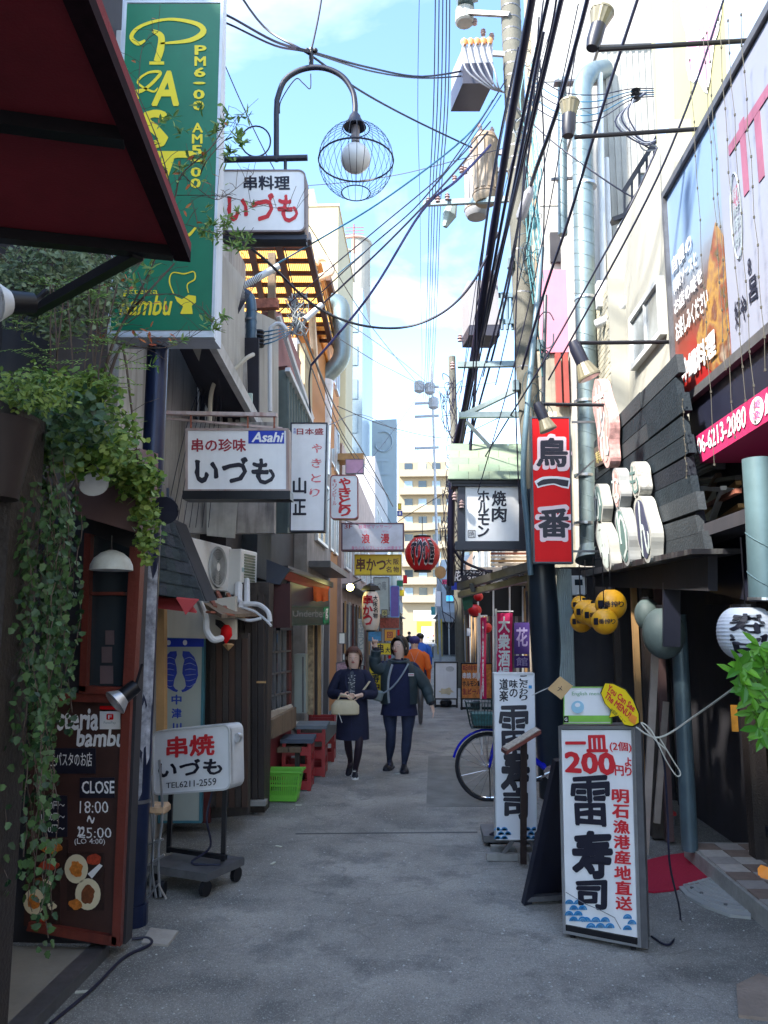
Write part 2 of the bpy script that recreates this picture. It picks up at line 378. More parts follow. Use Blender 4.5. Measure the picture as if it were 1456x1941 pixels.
# ------------------------------------------------------------------ ground
def ground_mat():
    m = bpy.data.materials.new('asphalt'); m.use_nodes = True; t = m.node_tree; b = t.nodes['Principled BSDF']
    def n(ty, **k):
        x = t.nodes.new(ty)
        for a, c in k.items(): setattr(x, a, c)
        return x
    L = t.links.new
    g = n('ShaderNodeNewGeometry'); pos = g.outputs['Position']
    def noi(s, d=5, r=.6, vec=pos):
        x = n('ShaderNodeTexNoise'); x.inputs['Scale'].default_value = s; x.inputs['Detail'].default_value = d; x.inputs['Roughness'].default_value = r; L(vec, x.inputs['Vector']); return x.outputs[0]
    def rng(v, a, c, lo=0, hi=1):
        x = n('ShaderNodeMapRange'); x.inputs[1].default_value = a; x.inputs[2].default_value = c; x.inputs[3].default_value = lo; x.inputs[4].default_value = hi; L(v, x.inputs[0]); return x.outputs[0]
    def mix(f, a, c, bt='MIX'):
        x = n('ShaderNodeMix', data_type='RGBA', blend_type=bt)
        if hasattr(f, 'links'): L(f, x.inputs[0])
        else: x.inputs[0].default_value = f
        for i, q in ((6, a), (7, c)):
            if hasattr(q, 'links'): L(q, x.inputs[i])
            else: x.inputs[i].default_value = (*q, 1)
        return x.outputs[2]
    c = mix(rng(noi(1.1), .35, .68), (.24, .225, .2), (.46, .43, .38))
    c = mix(rng(noi(.35, 3), .5, .68, 0, .6), c, (.31, .29, .26))
    # dark damp stains
    c = mix(rng(noi(2.1, 7, .7), .5, .62, 0, .7), c, (.1, .1, .095))
    # stains are heavier next to the buildings, where water runs off
    sx_ = n('ShaderNodeSeparateXYZ'); L(pos, sx_.inputs[0])
    sb = n('ShaderNodeMath', operation='SUBTRACT'); L(sx_.outputs[0], sb.inputs[0]); sb.inputs[1].default_value = .15
    ab = n('ShaderNodeMath', operation='ABSOLUTE'); L(sb.outputs[0], ab.inputs[0])
    ad = n('ShaderNodeMath', operation='MULTIPLY_ADD'); L(noi(1.4, 5), ad.inputs[0]); ad.inputs[1].default_value = 1.6; L(ab.outputs[0], ad.inputs[2])
    c = mix(rng(ad.outputs[0], 1.9, 2.7, 0, .7), c, (.075, .08, .078))
    vo = n('ShaderNodeTexVoronoi'); vo.inputs['Scale'].default_value = 190; L(pos, vo.inputs['Vector'])
    sp = n('ShaderNodeSeparateColor'); L(vo.outputs['Color'], sp.inputs[0])
    c = mix(rng(sp.outputs[0], .80, .97, 0, .55), c, (.6, .6, .56))
    c = mix(rng(sp.outputs[1], .75, .98, 0, .5), c, (.07, .07, .07))
    c = mix(rng(noi(35, 3), .35, .7, 0, .3), c, (.2, .2, .19))
    # hairline cracks
    w = n('ShaderNodeMapping'); w.inputs['Scale'].default_value = (1, 1, 1); L(pos, w.inputs[0])
    nn = n('ShaderNodeTexNoise'); nn.inputs['Scale'].default_value = 2.5; L(pos, nn.inputs['Vector'])
    va = n('ShaderNodeVectorMath', operation='MULTIPLY_ADD'); L(nn.outputs['Color'], va.inputs[0]); va.inputs[1].default_value = (.5, .5, 0); L(pos, va.inputs[2])
    v2 = n('ShaderNodeTexVoronoi', feature='DISTANCE_TO_EDGE'); v2.inputs['Scale'].default_value = .55; L(va.outputs[0], v2.inputs['Vector'])
    c = mix(rng(v2.outputs['Distance'], .007, .0, 0, .2), c, (.03, .03, .03))
    L(c, b.inputs['Base Color']); 
    L(rng(noi(2.1, 7, .7), .45, .7, .9, .5), b.inputs['Roughness'])
    bp = n('ShaderNodeBump'); bp.inputs['Strength'].default_value = .55; bp.inputs['Distance'].default_value = .006
    L(vo.outputs['Distance'], bp.inputs['Height']); L(bp.outputs[0], b.inputs['Normal'])
    return m
asph = ground_mat()
struct(MB().add([(-400, -60, 0), (400, -60, 0), (400, 500, 0), (-400, 500, 0)], [(0, 1, 2, 3)]).build('ground', asph))
patchm = mat('asphalt_patch', (.23, .225, .205), .85, var=.3, scale=3, bump=.5, bscale=90)
def flat(name, pts, m, z=.004, t=.004):
    return struct(MB().prism([(x, y, z) for x, y in pts], (0, 0, 1), t).build(name, m))
def gpx(*px): return [tuple(PZ(x, y).xy) for x, y in px]
flat('asphalt_patch', gpx((808, 1530), (1010, 1528), (950, 1432), (812, 1434)), patchm)
flat('asphalt_seam', gpx((560, 1581.5), (905, 1578.6), (905, 1577), (560, 1580)), mat('tar', (.09, .09, .09), .6))
flat('concrete_gutter', gpx((268, 1790), (318, 1795), (338, 1768), (285, 1762)), mat('pale_patch', (.42, .38, .33), .9, bump=.3), .012, .012)
flat('concrete_patch', gpx((1396, 1872), (1440, 1850), (1500, 1880), (1500, 1941), (1400, 1930)), mat('pinkish_slab', (.32, .25, .2), .9, bump=.4), .015, .015)
# entry floor of the restaurant (left) with its dark kerb
struct(MB().box(-3.2, -1.8, -2, 4.47, 0, .05).build('entry_floor', mat('entry_concrete', (.28, .26, .22), .8, var=.2, scale=2, bump=.2)))
k = MB().box(-1.8, -1.70, -2, 4.5, 0, .06).build('entry_kerb', darkst); struct(k)
# drain cable along kerb
tag(MB().tube(catm([PZ(95, 1941, .012), PZ(180, 1870, .012), PZ(235, 1815, .012), PZ(285, 1790, .012), PZ(280, 1778, .012), PZ(250, 1780, .012)]), .008, 6).build('ground_cable', cable, smooth=True), 'thin grey cable lying along the kerb at the foot of the blue pole', 'cable')

# right step with chequered tiles, and gutter edge
XS = 2.0
st = MB().box(XS, 2.75, 1.5, 6.5, 0, .12).build('step', mat('step_concrete', (.34, .34, .32), .85, var=.3, scale=5, bump=.3)); struct(st)
tl = [mat('step_tile_light', (.5, .46, .42), .6, var=.15, scale=20), mat('step_tile_brown', (.24, .18, .15), .6, var=.2, scale=20), mat('step_tile_grey', (.36, .33, .31), .6, var=.15, scale=20)]
tileme = MB().box(-.086, .086, -.086, .086, 0, .012).build('tile', tl[0]); tms = []
base = tileme.data; bpy.data.objects.remove(tileme)
for q in tl: c_ = base.copy(); c_.materials.clear(); c_.materials.append(q); tms.append(c_)
for i in range(3):
    for j in range(20):
        o = bpy.data.objects.new('tile', tms[(i + j) % 2 if R_.random() > .25 else 2]); COL.objects.link(o); o.parent = st
        o.location = (XS + .11 + i * .178, 2.95 + j * .178, .12 + R_.uniform(0, .002))

# ------------------------------------------------------------------ builders for facades
def prismX(mb, px, X, t): 
    """polygon traced on the plane x = X, thickness t going away from the alley"""
    pl = PXp(X); return mb.prism([pl.hit(*p) for p in px], pl.n, t)
def bld(name, label, cat='building'): return thing(name, label, cat)
winm = mat('dark_window_glass', (.02, .03, .04), .08, var=0, spec=.8)
winb = mat('sky_window_glass', (.25, .33, .4), .1, var=.2, scale=.6)
def window_x(par, X, y0, y1, z0, z1, side, fm=alu, gm=winm, bars=1, pr=.06):
    """a window on a wall facing the alley; side=+1 faces +x"""
    f = MB(); s = side
    a, b_ = sorted((X, X + s * pr))
    w_ = .05
    f.box(a, b_, y0, y1, z0, z0 + w_); f.box(a, b_, y0, y1, z1 - w_, z1); f.box(a, b_, y0, y0 + w_, z0 + w_, z1 - w_); f.box(a, b_, y1 - w_, y1, z0 + w_, z1 - w_)
    for k in range(bars):
        yy = y0 + (y1 - y0) * (k + 1) / (bars + 1); f.box(a + .01, b_ - .01, yy - .015, yy + .015, z0 + w_, z1 - w_)
    fo = f.build('window', fm, par)
    a, b_ = sorted((X + s * .005, X + s * .03)); MB().box(a, b_, y0 + w_ / 2, y1 - w_ / 2, z0 + w_ / 2, z1 - w_ / 2).build('pane', gm, fo)
    return fo
def window_y(par, Y, x0, x1, z0, z1, fm=alu, gm=winm, bars=1, pr=.06):
    f = MB(); w_ = .05
    f.box(x0, x1, Y - pr, Y, z0, z0 + w_); f.box(x0, x1, Y - pr, Y, z1 - w_, z1); f.box(x0, x0 + w_, Y - pr, Y, z0 + w_, z1 - w_); f.box(x1 - w_, x1, Y - pr, Y, z0 + w_, z1 - w_)
    for k in range(bars):
        xx = x0 + (x1 - x0) * (k + 1) / (bars + 1); f.box(xx - .015, xx + .015, Y - pr + .01, Y - .01, z0 + w_, z1 - w_)
    fo = f.build('window', fm, par)
    MB().box(x0 + w_ / 2, x1 - w_ / 2, Y - .03, Y - .005, z0 + w_ / 2, z1 - w_ / 2).build('pane', gm, fo)
    return fo
def boxpart(par, name, m, *b, **k): return MB().box(*b).build(name, m, par, **k)

# ================================================================== LEFT SIDE
# --- L0 restaurant behind the plants
L0 = bld('restaurant_building', 'dark restaurant building with ivy, chalk menu wall and red awning at the left edge', 'building')
boxpart(L0, 'wall', darkwall, -7, -2.6, -6, 4.6, 0, 7.6)
boxpart(L0, 'wall', darkwall, -3.4, -2.28, 4.6, 5.45, 1.2, 7.8)
boxpart(L0, 'pillar', darkw, -2.2, -1.60, 2.98, 3.22, 0, 2.62)
boxpart(L0, 'ceiling', darkwall, -2.8, -1.62, 1.5, 3.0, 2.45, 2.62)
boxpart(L0, 'wall', darkwall, -3.2, -1.62, 4.52, 4.62, .05, 2.5)
boxpart(L0, 'wall', mat('brown_plaster', (.13, .08, .07), .85, var=.2, scale=5), -2.6, -2.3, 3.3, 4.5, .05, 2.6)
# brown canopy above the entrance
plc = PY(4.25)
cano = MB().hexa([P(140, 975, 4.2), P(265, 1012, 4.2), P(300, 1000, 4.9), P(180, 968, 4.9)], [P(140, 880, 4.2), P(265, 850, 4.2), P(300, 860, 4.9), P(180, 890, 4.9)]).build('canopy', mat('mauve_brown_plaster', (.17, .1, .1), .8, var=.15, scale=3), L0)
# upper wall: pale lattice panel and dark pier beside the green sign
pu = PY(5.5)
boxpart(L0, 'pier', mat('dark_grey_pier', (.05, .055, .075), .8, var=.3, scale=8), P(150, 0, 5.5).x, P(203, 0, 5.5).x, 5.5, 6.1, 3.0, 7.9)
for i in range(9):
    z = 4.2 + i * .42
    boxpart(L0, 'panel', mat('pale_lattice_panel', (.55, .5, .42), .7, var=.15), P(60, 0, 5.3).x, P(151, 0, 5.3).x, 5.32 - i * .001, 5.46, z, z + .4)
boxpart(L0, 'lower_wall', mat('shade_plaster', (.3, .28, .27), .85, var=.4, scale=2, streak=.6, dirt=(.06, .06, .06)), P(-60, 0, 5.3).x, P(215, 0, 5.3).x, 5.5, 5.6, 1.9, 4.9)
# chalk menu wall
plb = PY(4.45)
B = [(62, 1322), (243, 1322), (222, 1785), (45, 1755)]
mb_ = thing('menu_wall_board', 'large brown menu board with white chalk opening hours and food photos beside blue pole', 'menu board', P(150, 1780, 4.45))
panel(mb_, 'board', B, plb, .05, mat('brown_board', (.055, .022, .018), .5, var=.3, scale=6))
for i, (q, nm) in enumerate((([(236, 1322), (252, 1322), (232, 1790), (216, 1785)], 'frame'), ([(60, 1744), (225, 1772), (225, 1790), (56, 1760)], 'frame'), ([(100, 1312), (248, 1316), (248, 1332), (100, 1328)], 'frame'))):
    panel(mb_, nm, q, plb, .04, redw, off=.035)
def chalk(s, b, **k): return txt(mb_, s, b, plb, twhite, off=.006, **k)
chalk('steria', (110, 1345, 186, 1382), bold=.03, brush=.02, skew=.1); chalk('bambu', (146, 1382, 235, 1414), bold=.03, brush=.02, skew=.15)
panel(mb_, 'chalk_slate', (95, 1418, 182, 1466), plb, .006, tblk, off=.006); txt(mb_, '生パスタのお店', (96, 1426, 176, 1452), plb, twhite, off=.01, bold=.01, brush=.02)
panel(mb_, 'chalk_slate', (152, 1474, 218, 1512), plb, .006, tblk, off=.006); txt(mb_, 'CLOSE', (157, 1480, 218, 1503), plb, twhite, off=.01, bold=.02, brush=.02)
chalk('18:00', (152, 1518, 206, 1541), bold=.0, brush=.02); chalk('〜', (166, 1546, 180, 1560)); chalk('22', (148, 1566, 162, 1584), brush=.03)
chalk('25:00', (150, 1568, 212, 1588), bold=0, brush=.02); chalk('(LO 4:00)', (142, 1589, 200, 1602), bold=0, brush=.02)
panel(mb_, 'chalk_slate', (76, 1508, 128, 1586), plb, .006, tblk, off=.006)
for i, s in enumerate(('1,700円〜', '1,680円〜', '600円〜')): txt(mb_, s, (80, 1518 + i * 22, 124, 1534 + i * 22), plb, twhite, off=.01, bold=0, brush=.03)
panel(mb_, 'sticker', (190, 1345, 229, 1382), plb, .004, white, off=.006); panel(mb_, 'sticker', (190, 1338, 229, 1348), plb, .004, signred, off=.006)
panel(mb_, 'sticker_mark', (203, 1353, 216, 1364), plb, .003, signred, off=.009, rnd=.006)
txt(mb_, 'F', (207, 1355, 213, 1362), plb, twhite, off=.011)
txt(mb_, 'FamiPay', (198, 1367, 221, 1373), plb, tgrey, off=.009, bold=0)
food = [mat('food_orange', (.62, .2, .03), .5, var=.5, scale=60), mat('food_red', (.42, .05, .02), .5, var=.5, scale=60), mat('food_brown', (.2, .06, .02), .5, var=.5, scale=70), mat('plate_cream', (.75, .66, .45), .4, var=.1), mat('photo_dark', (.03, .012, .01), .5, var=.5, scale=30), mat('food_green', (.12, .16, .03), .5, var=.5, scale=60)]
for b in ((70, 1590, 130, 1655), (60, 1660, 115, 1752), (128, 1616, 198, 1725)): panel(mb_, 'food_photo', b, plb, .004, food[4], off=.007)
def disc(par, name, cx, cy, rx, ry, pl, m, off, t=.003, n=20, jag=0):
    pts = []
    for i in range(n):
        a = 2 * pi * i / n; j = 1 + jag * R_.uniform(-1, 1); pts.append(pl.hit(cx + rx * cos(a) * j, cy + ry * sin(a) * j) + pl.n * off)
    return MB().prism(pts, pl.n, t).build(name, m, par)
for cx, cy, r, fm in ((146, 1646, 22, 0), (168, 1694, 24, 2), (66, 1708, 20, 0)):
    disc(mb_, 'plate', cx, cy, r, r * 1.25, plb, food[3], .010); disc(mb_, 'dish', cx, cy, r * .55, r * .7, plb, food[fm], .012, jag=.15)
for cx, cy, rx, ry, fm in ((100, 1605, 22, 12, 0), (95, 1640, 20, 10, 1), (180, 1628, 14, 10, 1), (145, 1712, 12, 10, 0), (92, 1672, 9, 7, 3), (100, 1716, 8, 8, 3), (84, 1740, 9, 6, 1), (75, 1668, 8, 6, 2)):
    disc(mb_, 'dish', cx, cy, rx, ry, plb, food[fm], .011, jag=.2, n=14)
MB().prism([plb.hit(*p) + plb.n * .012 for p in ((168, 1655), (190, 1636), (196, 1640), (176, 1664))], plb.n, .002).build('sticker', white, mb_)
# window above the board
wn = PY(4.4)
wo_ = thing('shop_window', 'tall red framed window with dark panes above the menu board', 'window', P(215, 1310, 4.4))
fr = MB()
for q in ([(160, 1010), (172, 1012), (162, 1312), (150, 1310)], [(246, 1035), (268, 1040), (252, 1320), (232, 1318)], [(172, 1122), (234, 1122), (234, 1128), (172, 1128)], [(150, 1300), (252, 1304), (252, 1318), (150, 1314)]):
    c = corners(q, wn); fr.prism(c, wn.n, .07)
fr.build('window_frame', redw, wo_)
panel(wo_, 'pane', [(170, 1012), (248, 1040), (236, 1305), (156, 1300)], Pl((0, 4.45, 0), (0, 1, 0)), .02, winm)
for b in ((193, 1226, 212, 1256), (190, 1262, 214, 1296), (200, 1195, 216, 1222)): panel(wo_, 'curtain', b, Pl((0, 4.44, 0), (0, 1, 0)), .008, mat('muted_curtain', (.13, .09, .1), .8), off=.002)
lamp = thing('dome_lamp', 'white metal dome lamp shade behind the red window frame', 'lamp', P(208, 1080, 4.3))
lm = MB(); lm.lathe([(.115, 0), (.112, .03), (.095, .065), (.06, .095), (.02, .11), (.001, .112)], P(211, 1081, 4.25), 20); lm.build('shade', mat('enamel_white', (.75, .78, .74), .35, var=.15, scale=20), lamp, smooth=True)
MB().cyl(P(211, 1050, 4.25), P(211, 1015, 4.25), .006).build('rod', black, lamp)

# --- awning overhead, front left
aw = thing('awning', 'dark red fabric awning overhead with black ribs at top left', 'awning', (-1.5, 2, 2.9))
HZ = 2.95
c0 = PZ(362, 478, HZ); 
far_l = PZ(-260, 412, HZ); nr = PZ(182, 0, HZ); d = (nr - c0).normalized(); nr2 = c0 + d * 3.2; nl2 = far_l + d * 3.2
MB().hexa([c0, far_l, nl2, nr2], [p + V((0, 0, .03)) for p in (c0, far_l, nl2, nr2)]).build('canopy', awnred, aw)
side = (far_l - c0).normalized()
MB().hexa([c0, c0 + side * .05, nr2 + side * .05, nr2], [p - V((0, 0, .035)) for p in (c0, c0 + side * .05, nr2 + side * .05, nr2)]).build('valance', mat('awning_edge', (.02, .008, .012), .9, var=.3, scale=30, spec=.1), aw)
MB().hexa([c0 + side * .05, far_l, far_l + d * .03, c0 + d * .03 + side * .05], [p - V((0, 0, .03)) for p in (c0 + side * .05, far_l, far_l + d * .03, c0 + d * .03 + side * .05)]).build('valance', mat('awning_edge', (.02, .008, .012), .9), aw)
for s_ in (.02, .62, 1.25, 1.9):
    a = c0 + d * s_; MB().bar(a + side * .05 - V((0, 0, .02)), a + side * 1.9 - V((0, 0, .02)), .04, .035).build('rib', black, aw)
MB().bar(PZ(262, 480, HZ - .03), P(60, 592, 2.95), .035).build('strut', black, aw)

# --- L1 izumo skewer shop with the big stained wall above
L1 = bld('skewer_shop_building', 'weathered white upper floor over a shingle-roofed skewer shop, left side', 'building')
boxpart(L1, 'wall', offw, -7, -2.25, 5.6, 9.6, 0, 6.4)
# upper balcony recess with its shade painted as a dark sheet, and stained curtains
pa = [(300, 640), (420, 640), (525, 860), (545, 950), (545, 1010), (300, 1000)]
uw = MB(); pl8 = PY(7.0)
curtain = mat('stained_sheet', (.4, .38, .36), .85, var=.4, scale=3, streak=.95, dirt=(.05, .045, .05))
panel(L1, 'shutter_and_shade', [(300, 640), (490, 640), (490, 985), (300, 980)], PY(7.6), .05, mat('hollow_shade', (.02, .02, .03), .9, var=.3))
for i in range(11):
    x0 = 316 + i * 14.5; y0 = 655 + R_.uniform(-8, 30); wv = R_.uniform(5.5, 11)
    panel(L1, 'slat', [(x0, y0), (x0 + wv, y0), (x0 + wv + R_.uniform(-4, 4), 800), (x0, 800)], PY(7.5 - .02 * (i % 3)), .03, curtain)
panel(L1, 'shutter_and_shade', (455, 745, 478, 805), PY(7.45), .03, mat('pale_green_shutter', (.5, .62, .58), .7))
# wall with peeling plaster below the rail (behind the asahi sign)
panel(L1, 'wall', [(300, 800), (520, 800), (520, 1010), (300, 1010)], PY(7.35), .1, curtain)
panel(L1, 'pane', [(392, 945), (450, 945), (445, 1020), (392, 1015)], PY(7.3), .02, mat('frosted_pane', (.5, .5, .47), .4, var=.25, scale=5, streak=.5, dirt=(.15, .15, .14)))
# white soffit band descending to the right + white wall above
def slabpts(par, name, m, quad, Ys, t, lab=None):
    """quad pixels with their own depths, thickened upwards in y"""
    a = [P(x, y, Y) for (x, y), Y in zip(quad, Ys)]; return MB().hexa(a, [p + V(t) for p in a]).build(name, m, par, label=lab)
slabpts(L1, 'upper_wall', whitew, [(412, 470), (464, 530), (464, 765), (412, 640)], [6.0, 7.6, 7.6, 6.0], (-.25, .05, 0))
slabpts(L1, 'fascia', mat('grey_white_beam', (.5, .5, .5), .7, streak=.4, dirt=(.2, .2, .2)), [(410, 630), (528, 858), (528, 876), (406, 652)], [5.9, 8.6, 8.6, 5.9], (-.06, 0, 0))
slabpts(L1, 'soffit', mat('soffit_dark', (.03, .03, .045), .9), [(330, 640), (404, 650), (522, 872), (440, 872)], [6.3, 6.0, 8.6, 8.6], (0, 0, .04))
slabpts(L1, 'upper_wall', whitew, [(486, 590), (528, 610), (528, 940), (486, 940)], [8.4, 9.0, 9.0, 8.4], (-.3, 0, 0))
# --- shingle roof over the shop front
shm = [mat('shingle_%s' % q, c, .85, var=.35, scale=12, bump=.5, bscale=120) for q, c in (('green_grey', (.05, .062, .06)), ('grey', (.06, .064, .07)), ('dark', (.035, .042, .045)))]
rowsY = [5.95, 5.9, 5.85, 5.8, 5.75, 5.7, 5.65]
def lerp(a, b, t): return a + (b - a) * t
for r in range(6):
    t0, t1 = r / 6, (r + 1) / 6
    xl0, xl1 = lerp(288, 282, t0), lerp(288, 282, t1); xr0, xr1 = lerp(330, 388, t0), lerp(330, 388, t1)
    ya0, ya1 = lerp(968, 1120, t0), lerp(968, 1120, t1); yb0, yb1 = lerp(990, 1136, t0), lerp(990, 1136, t1)
    nsh = 4 + r // 2
    for s_ in range(nsh):
        u0, u1 = s_ / nsh, (s_ + .96) / nsh
        f = lambda u, top: ((lerp(xl0, xr0, u), lerp(ya0, yb0, u)) if top else (lerp(xl1, xr1, u), lerp(ya1, yb1, u) + 4))
        Yt, Yb = 6.05 - r * .06, 6.05 - (r + 1) * .06 - .02
        q = [P(*f(u0, 1), Yt), P(*f(u1, 1), Yt), P(*f(u1, 0), Yb), P(*f(u0, 0), Yb)]
        MB().hexa(q, [p + V((0, .02, .004)) for p in q]).build('shingle', R_.choice(shm), L1)
slabpts(L1, 'roof', mat('roof_board', (.03, .03, .035), .9), [(280, 966), (332, 990), (392, 1140), (280, 1128)], [6.1, 6.1, 5.75, 5.75], (0, .3, .02))
slabpts(L1, 'eave_awning', mat('salmon_red_cloth', (.5, .06, .06), .7), [(290, 1128), (350, 1130), (372, 1162), (290, 1152)], [5.9, 5.8, 5.6, 5.8], (0, .02, .01))
slabpts(L1, 'eave_awning', mat('salmon_red_cloth', (.5, .06, .06), .7), [(334, 1134), (376, 1138), (352, 1166), (346, 1154)], [5.62, 5.62, 5.58, 5.6], (0, .02, .01))
slabpts(L1, 'front_wall', mat('beige_front', (.5, .47, .4), .8, var=.1, scale=2, streak=.2, dirt=(.2, .18, .15)), [(300, 1150), (446, 1130), (446, 1212), (300, 1208)], [6.55, 6.7, 6.7, 6.55], (0, .08, 0))
panel(L1, 'post', (296, 1150, 311, 1420), PY(6.2), .08, tanw)
panel(L1, 'front_wall', mat and [(300, 1200), (470, 1200), (470, 1545), (300, 1560)], PY(7.2), .1, darkw)
for i in range(6): panel(L1, 'door_board', (398 + i * 12, 1210, 409 + i * 12, 1530), PY(7.12), .03, [darkw, mat('brown_door', (.06, .03, .02), .7, streak=.5, dirt=(.02, .015, .015))][i % 2])
panel(L1, 'wall_base', (300, 1400, 398, 1560), PY(7.1), .04, mat('maroon_base', (.1, .015, .015), .7, var=.4, scale=5))
# rusty ledge under the air conditioners
slabpts(L1, 'ledge', oldw, [(385, 1150), (470, 1148), (492, 1168), (420, 1172)], [6.2, 8.1, 7.6, 6.0], (0, 0, .03))
for i in range(4): MB().bar(P(392 + i * 20, 1118 + i * 4, 6.9 + i * .3), P(408 + i * 20, 1152 + i * 4, 6.3 + i * .3), .03).build('bracket', rust, L1)
for i in range(5): MB().bar(P(395 + i * 10, 1160 + i * 2, 6.0 + i * .3), P(440 + i * 10, 1166 + i * 2, 6.3 + i * .3), .05, .015).build('batten', [rust, oldw, tanw][i % 3], L1)

# --- L2 dark timber bar
L2 = bld('timber_bar_building', 'black timber bar with hanging roof hood, latticed window and red wall base', 'building')
boxpart(L2, 'wall', darkwall, -6.5, -1.98, 7.9, 12.2, 0, 4.6)
X2 = -1.85
for i in range(5):
    q = [(440 + i * 12.2, 1128), (451 + i * 12.2, 1128), (451 + i * 12.4, 1522), (440 + i * 12.4, 1524)]
    panel(L2, 'plank', q, PY(7.78 - (i % 2) * .008), .12, darkw)
boxpart(L2, 'pillar', darkw, P(440, 1500, 7.85).x, P(502, 1500, 7.85).x, 7.86, 8.1, 0, 2.2)
panel(L2, 'pillar_foot', (440, 1519, 503, 1528), PY(7.7), .12, concrete)
panel(L2, 'paper_tag', (486, 1291, 504, 1295), PY(7.75), .01, tanw)
pX = PXp(-1.72)
# hood: slate cheek and red-lined canopy
slabpts(L2, 'hood', mat('slate_hood', (.035, .04, .055), .75, var=.2), [(505, 1060), (550, 1078), (530, 1108), (505, 1105)], [8.3, 8.3, 8.2, 8.2], (0, .3, 0))
slabpts(L2, 'canopy', mat('red_canopy_cloth', (.3, .02, .01), .7, var=.2), [(548, 1080), (625, 1112), (622, 1126), (540, 1098)], [8.3, 11.0, 11.0, 8.3], (-.1, 0, 0))
slabpts(L2, 'canopy_edge', black, [(546, 1072), (632, 1104), (632, 1114), (548, 1082)], [8.3, 11.2, 11.2, 8.3], (-.12, 0, 0))
panel(L2, 'fascia', (508, 1106, 550, 1190), PY(8.3), .1, mat('maroon_panel', (.05, .008, .01), .6, var=.3))
slabpts(L2, 'upper_sign_box', navy, [(550, 1100), (624, 1120), (624, 1158), (550, 1150)], [8.6, 11, 11, 8.6], (-.1, 0, 0))
# window bay with muntins
slabpts(L2, 'window_bay', winm, [(503, 1195), (548, 1195), (548, 1350), (503, 1365)], [8.2, 9.6, 9.6, 8.2], (-.05, 0, 0))
for t in (0, .25, .5, .75, 1):
    x = lerp(505, 547, t); Y = 8.2 * 9.6 / lerp(9.6, 8.2, t)
    MB().bar(P(x, 1195, Y) + V((.02, 0, 0)), P(x, lerp(1362, 1350, t), Y) + V((.02, 0, 0)), .03).build('muntin', redw if t == 1 else darkst, L2)
for t in (.25, .5, .75): MB().bar(P(505, lerp(1195, 1362, t), 8.2) + V((.02, 0, 0)), P(547, lerp(1195, 1350, t), 9.6) + V((.02, 0, 0)), .02).build('muntin', darkst, L2)
slabpts(L2, 'counter_board', oldw, [(506, 1365), (552, 1340), (552, 1378), (506, 1400)], [8.15, 9.4, 9.4, 8.15], (.06, 0, 0))
slabpts(L2, 'counter_top', mat('pale_board_top', (.45, .4, .34), .7), [(506, 1352), (552, 1336), (556, 1342), (506, 1365)], [8.15, 9.4, 9.4, 8.15], (0, 0, .012))
slabpts(L2, 'wall_base', mat('wine_red_paint', (.2, .02, .03), .6, var=.3, scale=3), [(502, 1392), (552, 1370), (552, 1460), (502, 1500)], [8.2, 9.6, 9.7, 8.3], (-.05, 0, 0))
boxpart(L2, 'upper_wall', mat('dark_slate_wall', (.035, .045, .055), .8, var=.3, streak=.3, dirt=(.08, .09, .09)), -3.5, P(512, 0, 8.6).x, 8.6, 9.4, 2.3, 3.6)
boxpart(L2, 'drainpipe', black, P(549, 0, 9.6).x - .02, P(554, 0, 9.6).x, 9.6, 9.65, .2, 2.0)

# --- L3.. further left fronts
def facade(name, label, X, y0, y1, h, m, side, depth=6, floors=2, fm=alu, z1=2.7, gm=winm, sx_=0, win=True):
    o = bld(name, label); s = side
    a, b_ = sorted((X, X - s * depth)); boxpart(o, 'wall', m, a, b_, y0, y1, 0, h)
    if win:
        zz = z1 + .5
        while zz + 1.3 < h:
            n_ = max(1, int((y1 - y0) / 2.6))
            for k in range(n_):
                yy = y0 + (k + .5) * (y1 - y0) / n_; window_x(o, X, yy - .75, yy + .75, zz, zz + 1.15, s, fm, gm)
            zz += 2.6
        a, b_ = sorted((X, X + s * .35)); boxpart(o, 'canopy', darkst, a, b_, y0 + .2, y1 - .2, z1, z1 + .1)
        a, b_ = sorted((X + s * .002, X + s * .03)); boxpart(o, 'shopfront', darkwall, a, b_, y0 + .4, y1 - .4, .1, z1 - .35)
        for k in range(int((y1 - y0) / 1.1)):
            a, b_ = sorted((X + s * .03, X + s * .07)); boxpart(o, 'post', [tanw, alu, redw, oldw][k % 4], a, b_, y0 + .5 + k * 1.1, y0 + .58 + k * 1.1, .1, z1 - .3)
    return o
L3 = facade('narrow_bar_building', 'narrow bar front with pale posts and banners beyond the timber bar', -1.78, 12.2, 15.4, 5.6, mat('dull_plaster', (.3, .28, .27), .85, var=.3, streak=.5), 1)
L4 = facade('old_tiled_building', 'old pinkish brown building with light windows in mid distance, left side', -1.9, 18.7, 32, 6.2, mat('pinkish_plaster', (.4, .3, .27), .85, var=.2, streak=.4), 1)
# orange clad building (upper left)
L5 = bld('orange_building', 'tall orange plaster building with slanting eaves beyond the corrugated canopy', 'building')
boxpart(L5, 'wall', orangew, -7, -1.98, 15.5, 18.55, 0, 8.9)
boxpart(L5, 'eave', mat('brown_eave', (.12, .06, .04), .8), -7, -1.85, 15.5, 18.6, 8.9, 9.05)
for k in range(3):
    for j in range(3): window_x(L5, -1.98, 15.8 + k * .9, 16.4 + k * .9, 3.4 + j * 1.9, 4.4 + j * 1.9, 1)
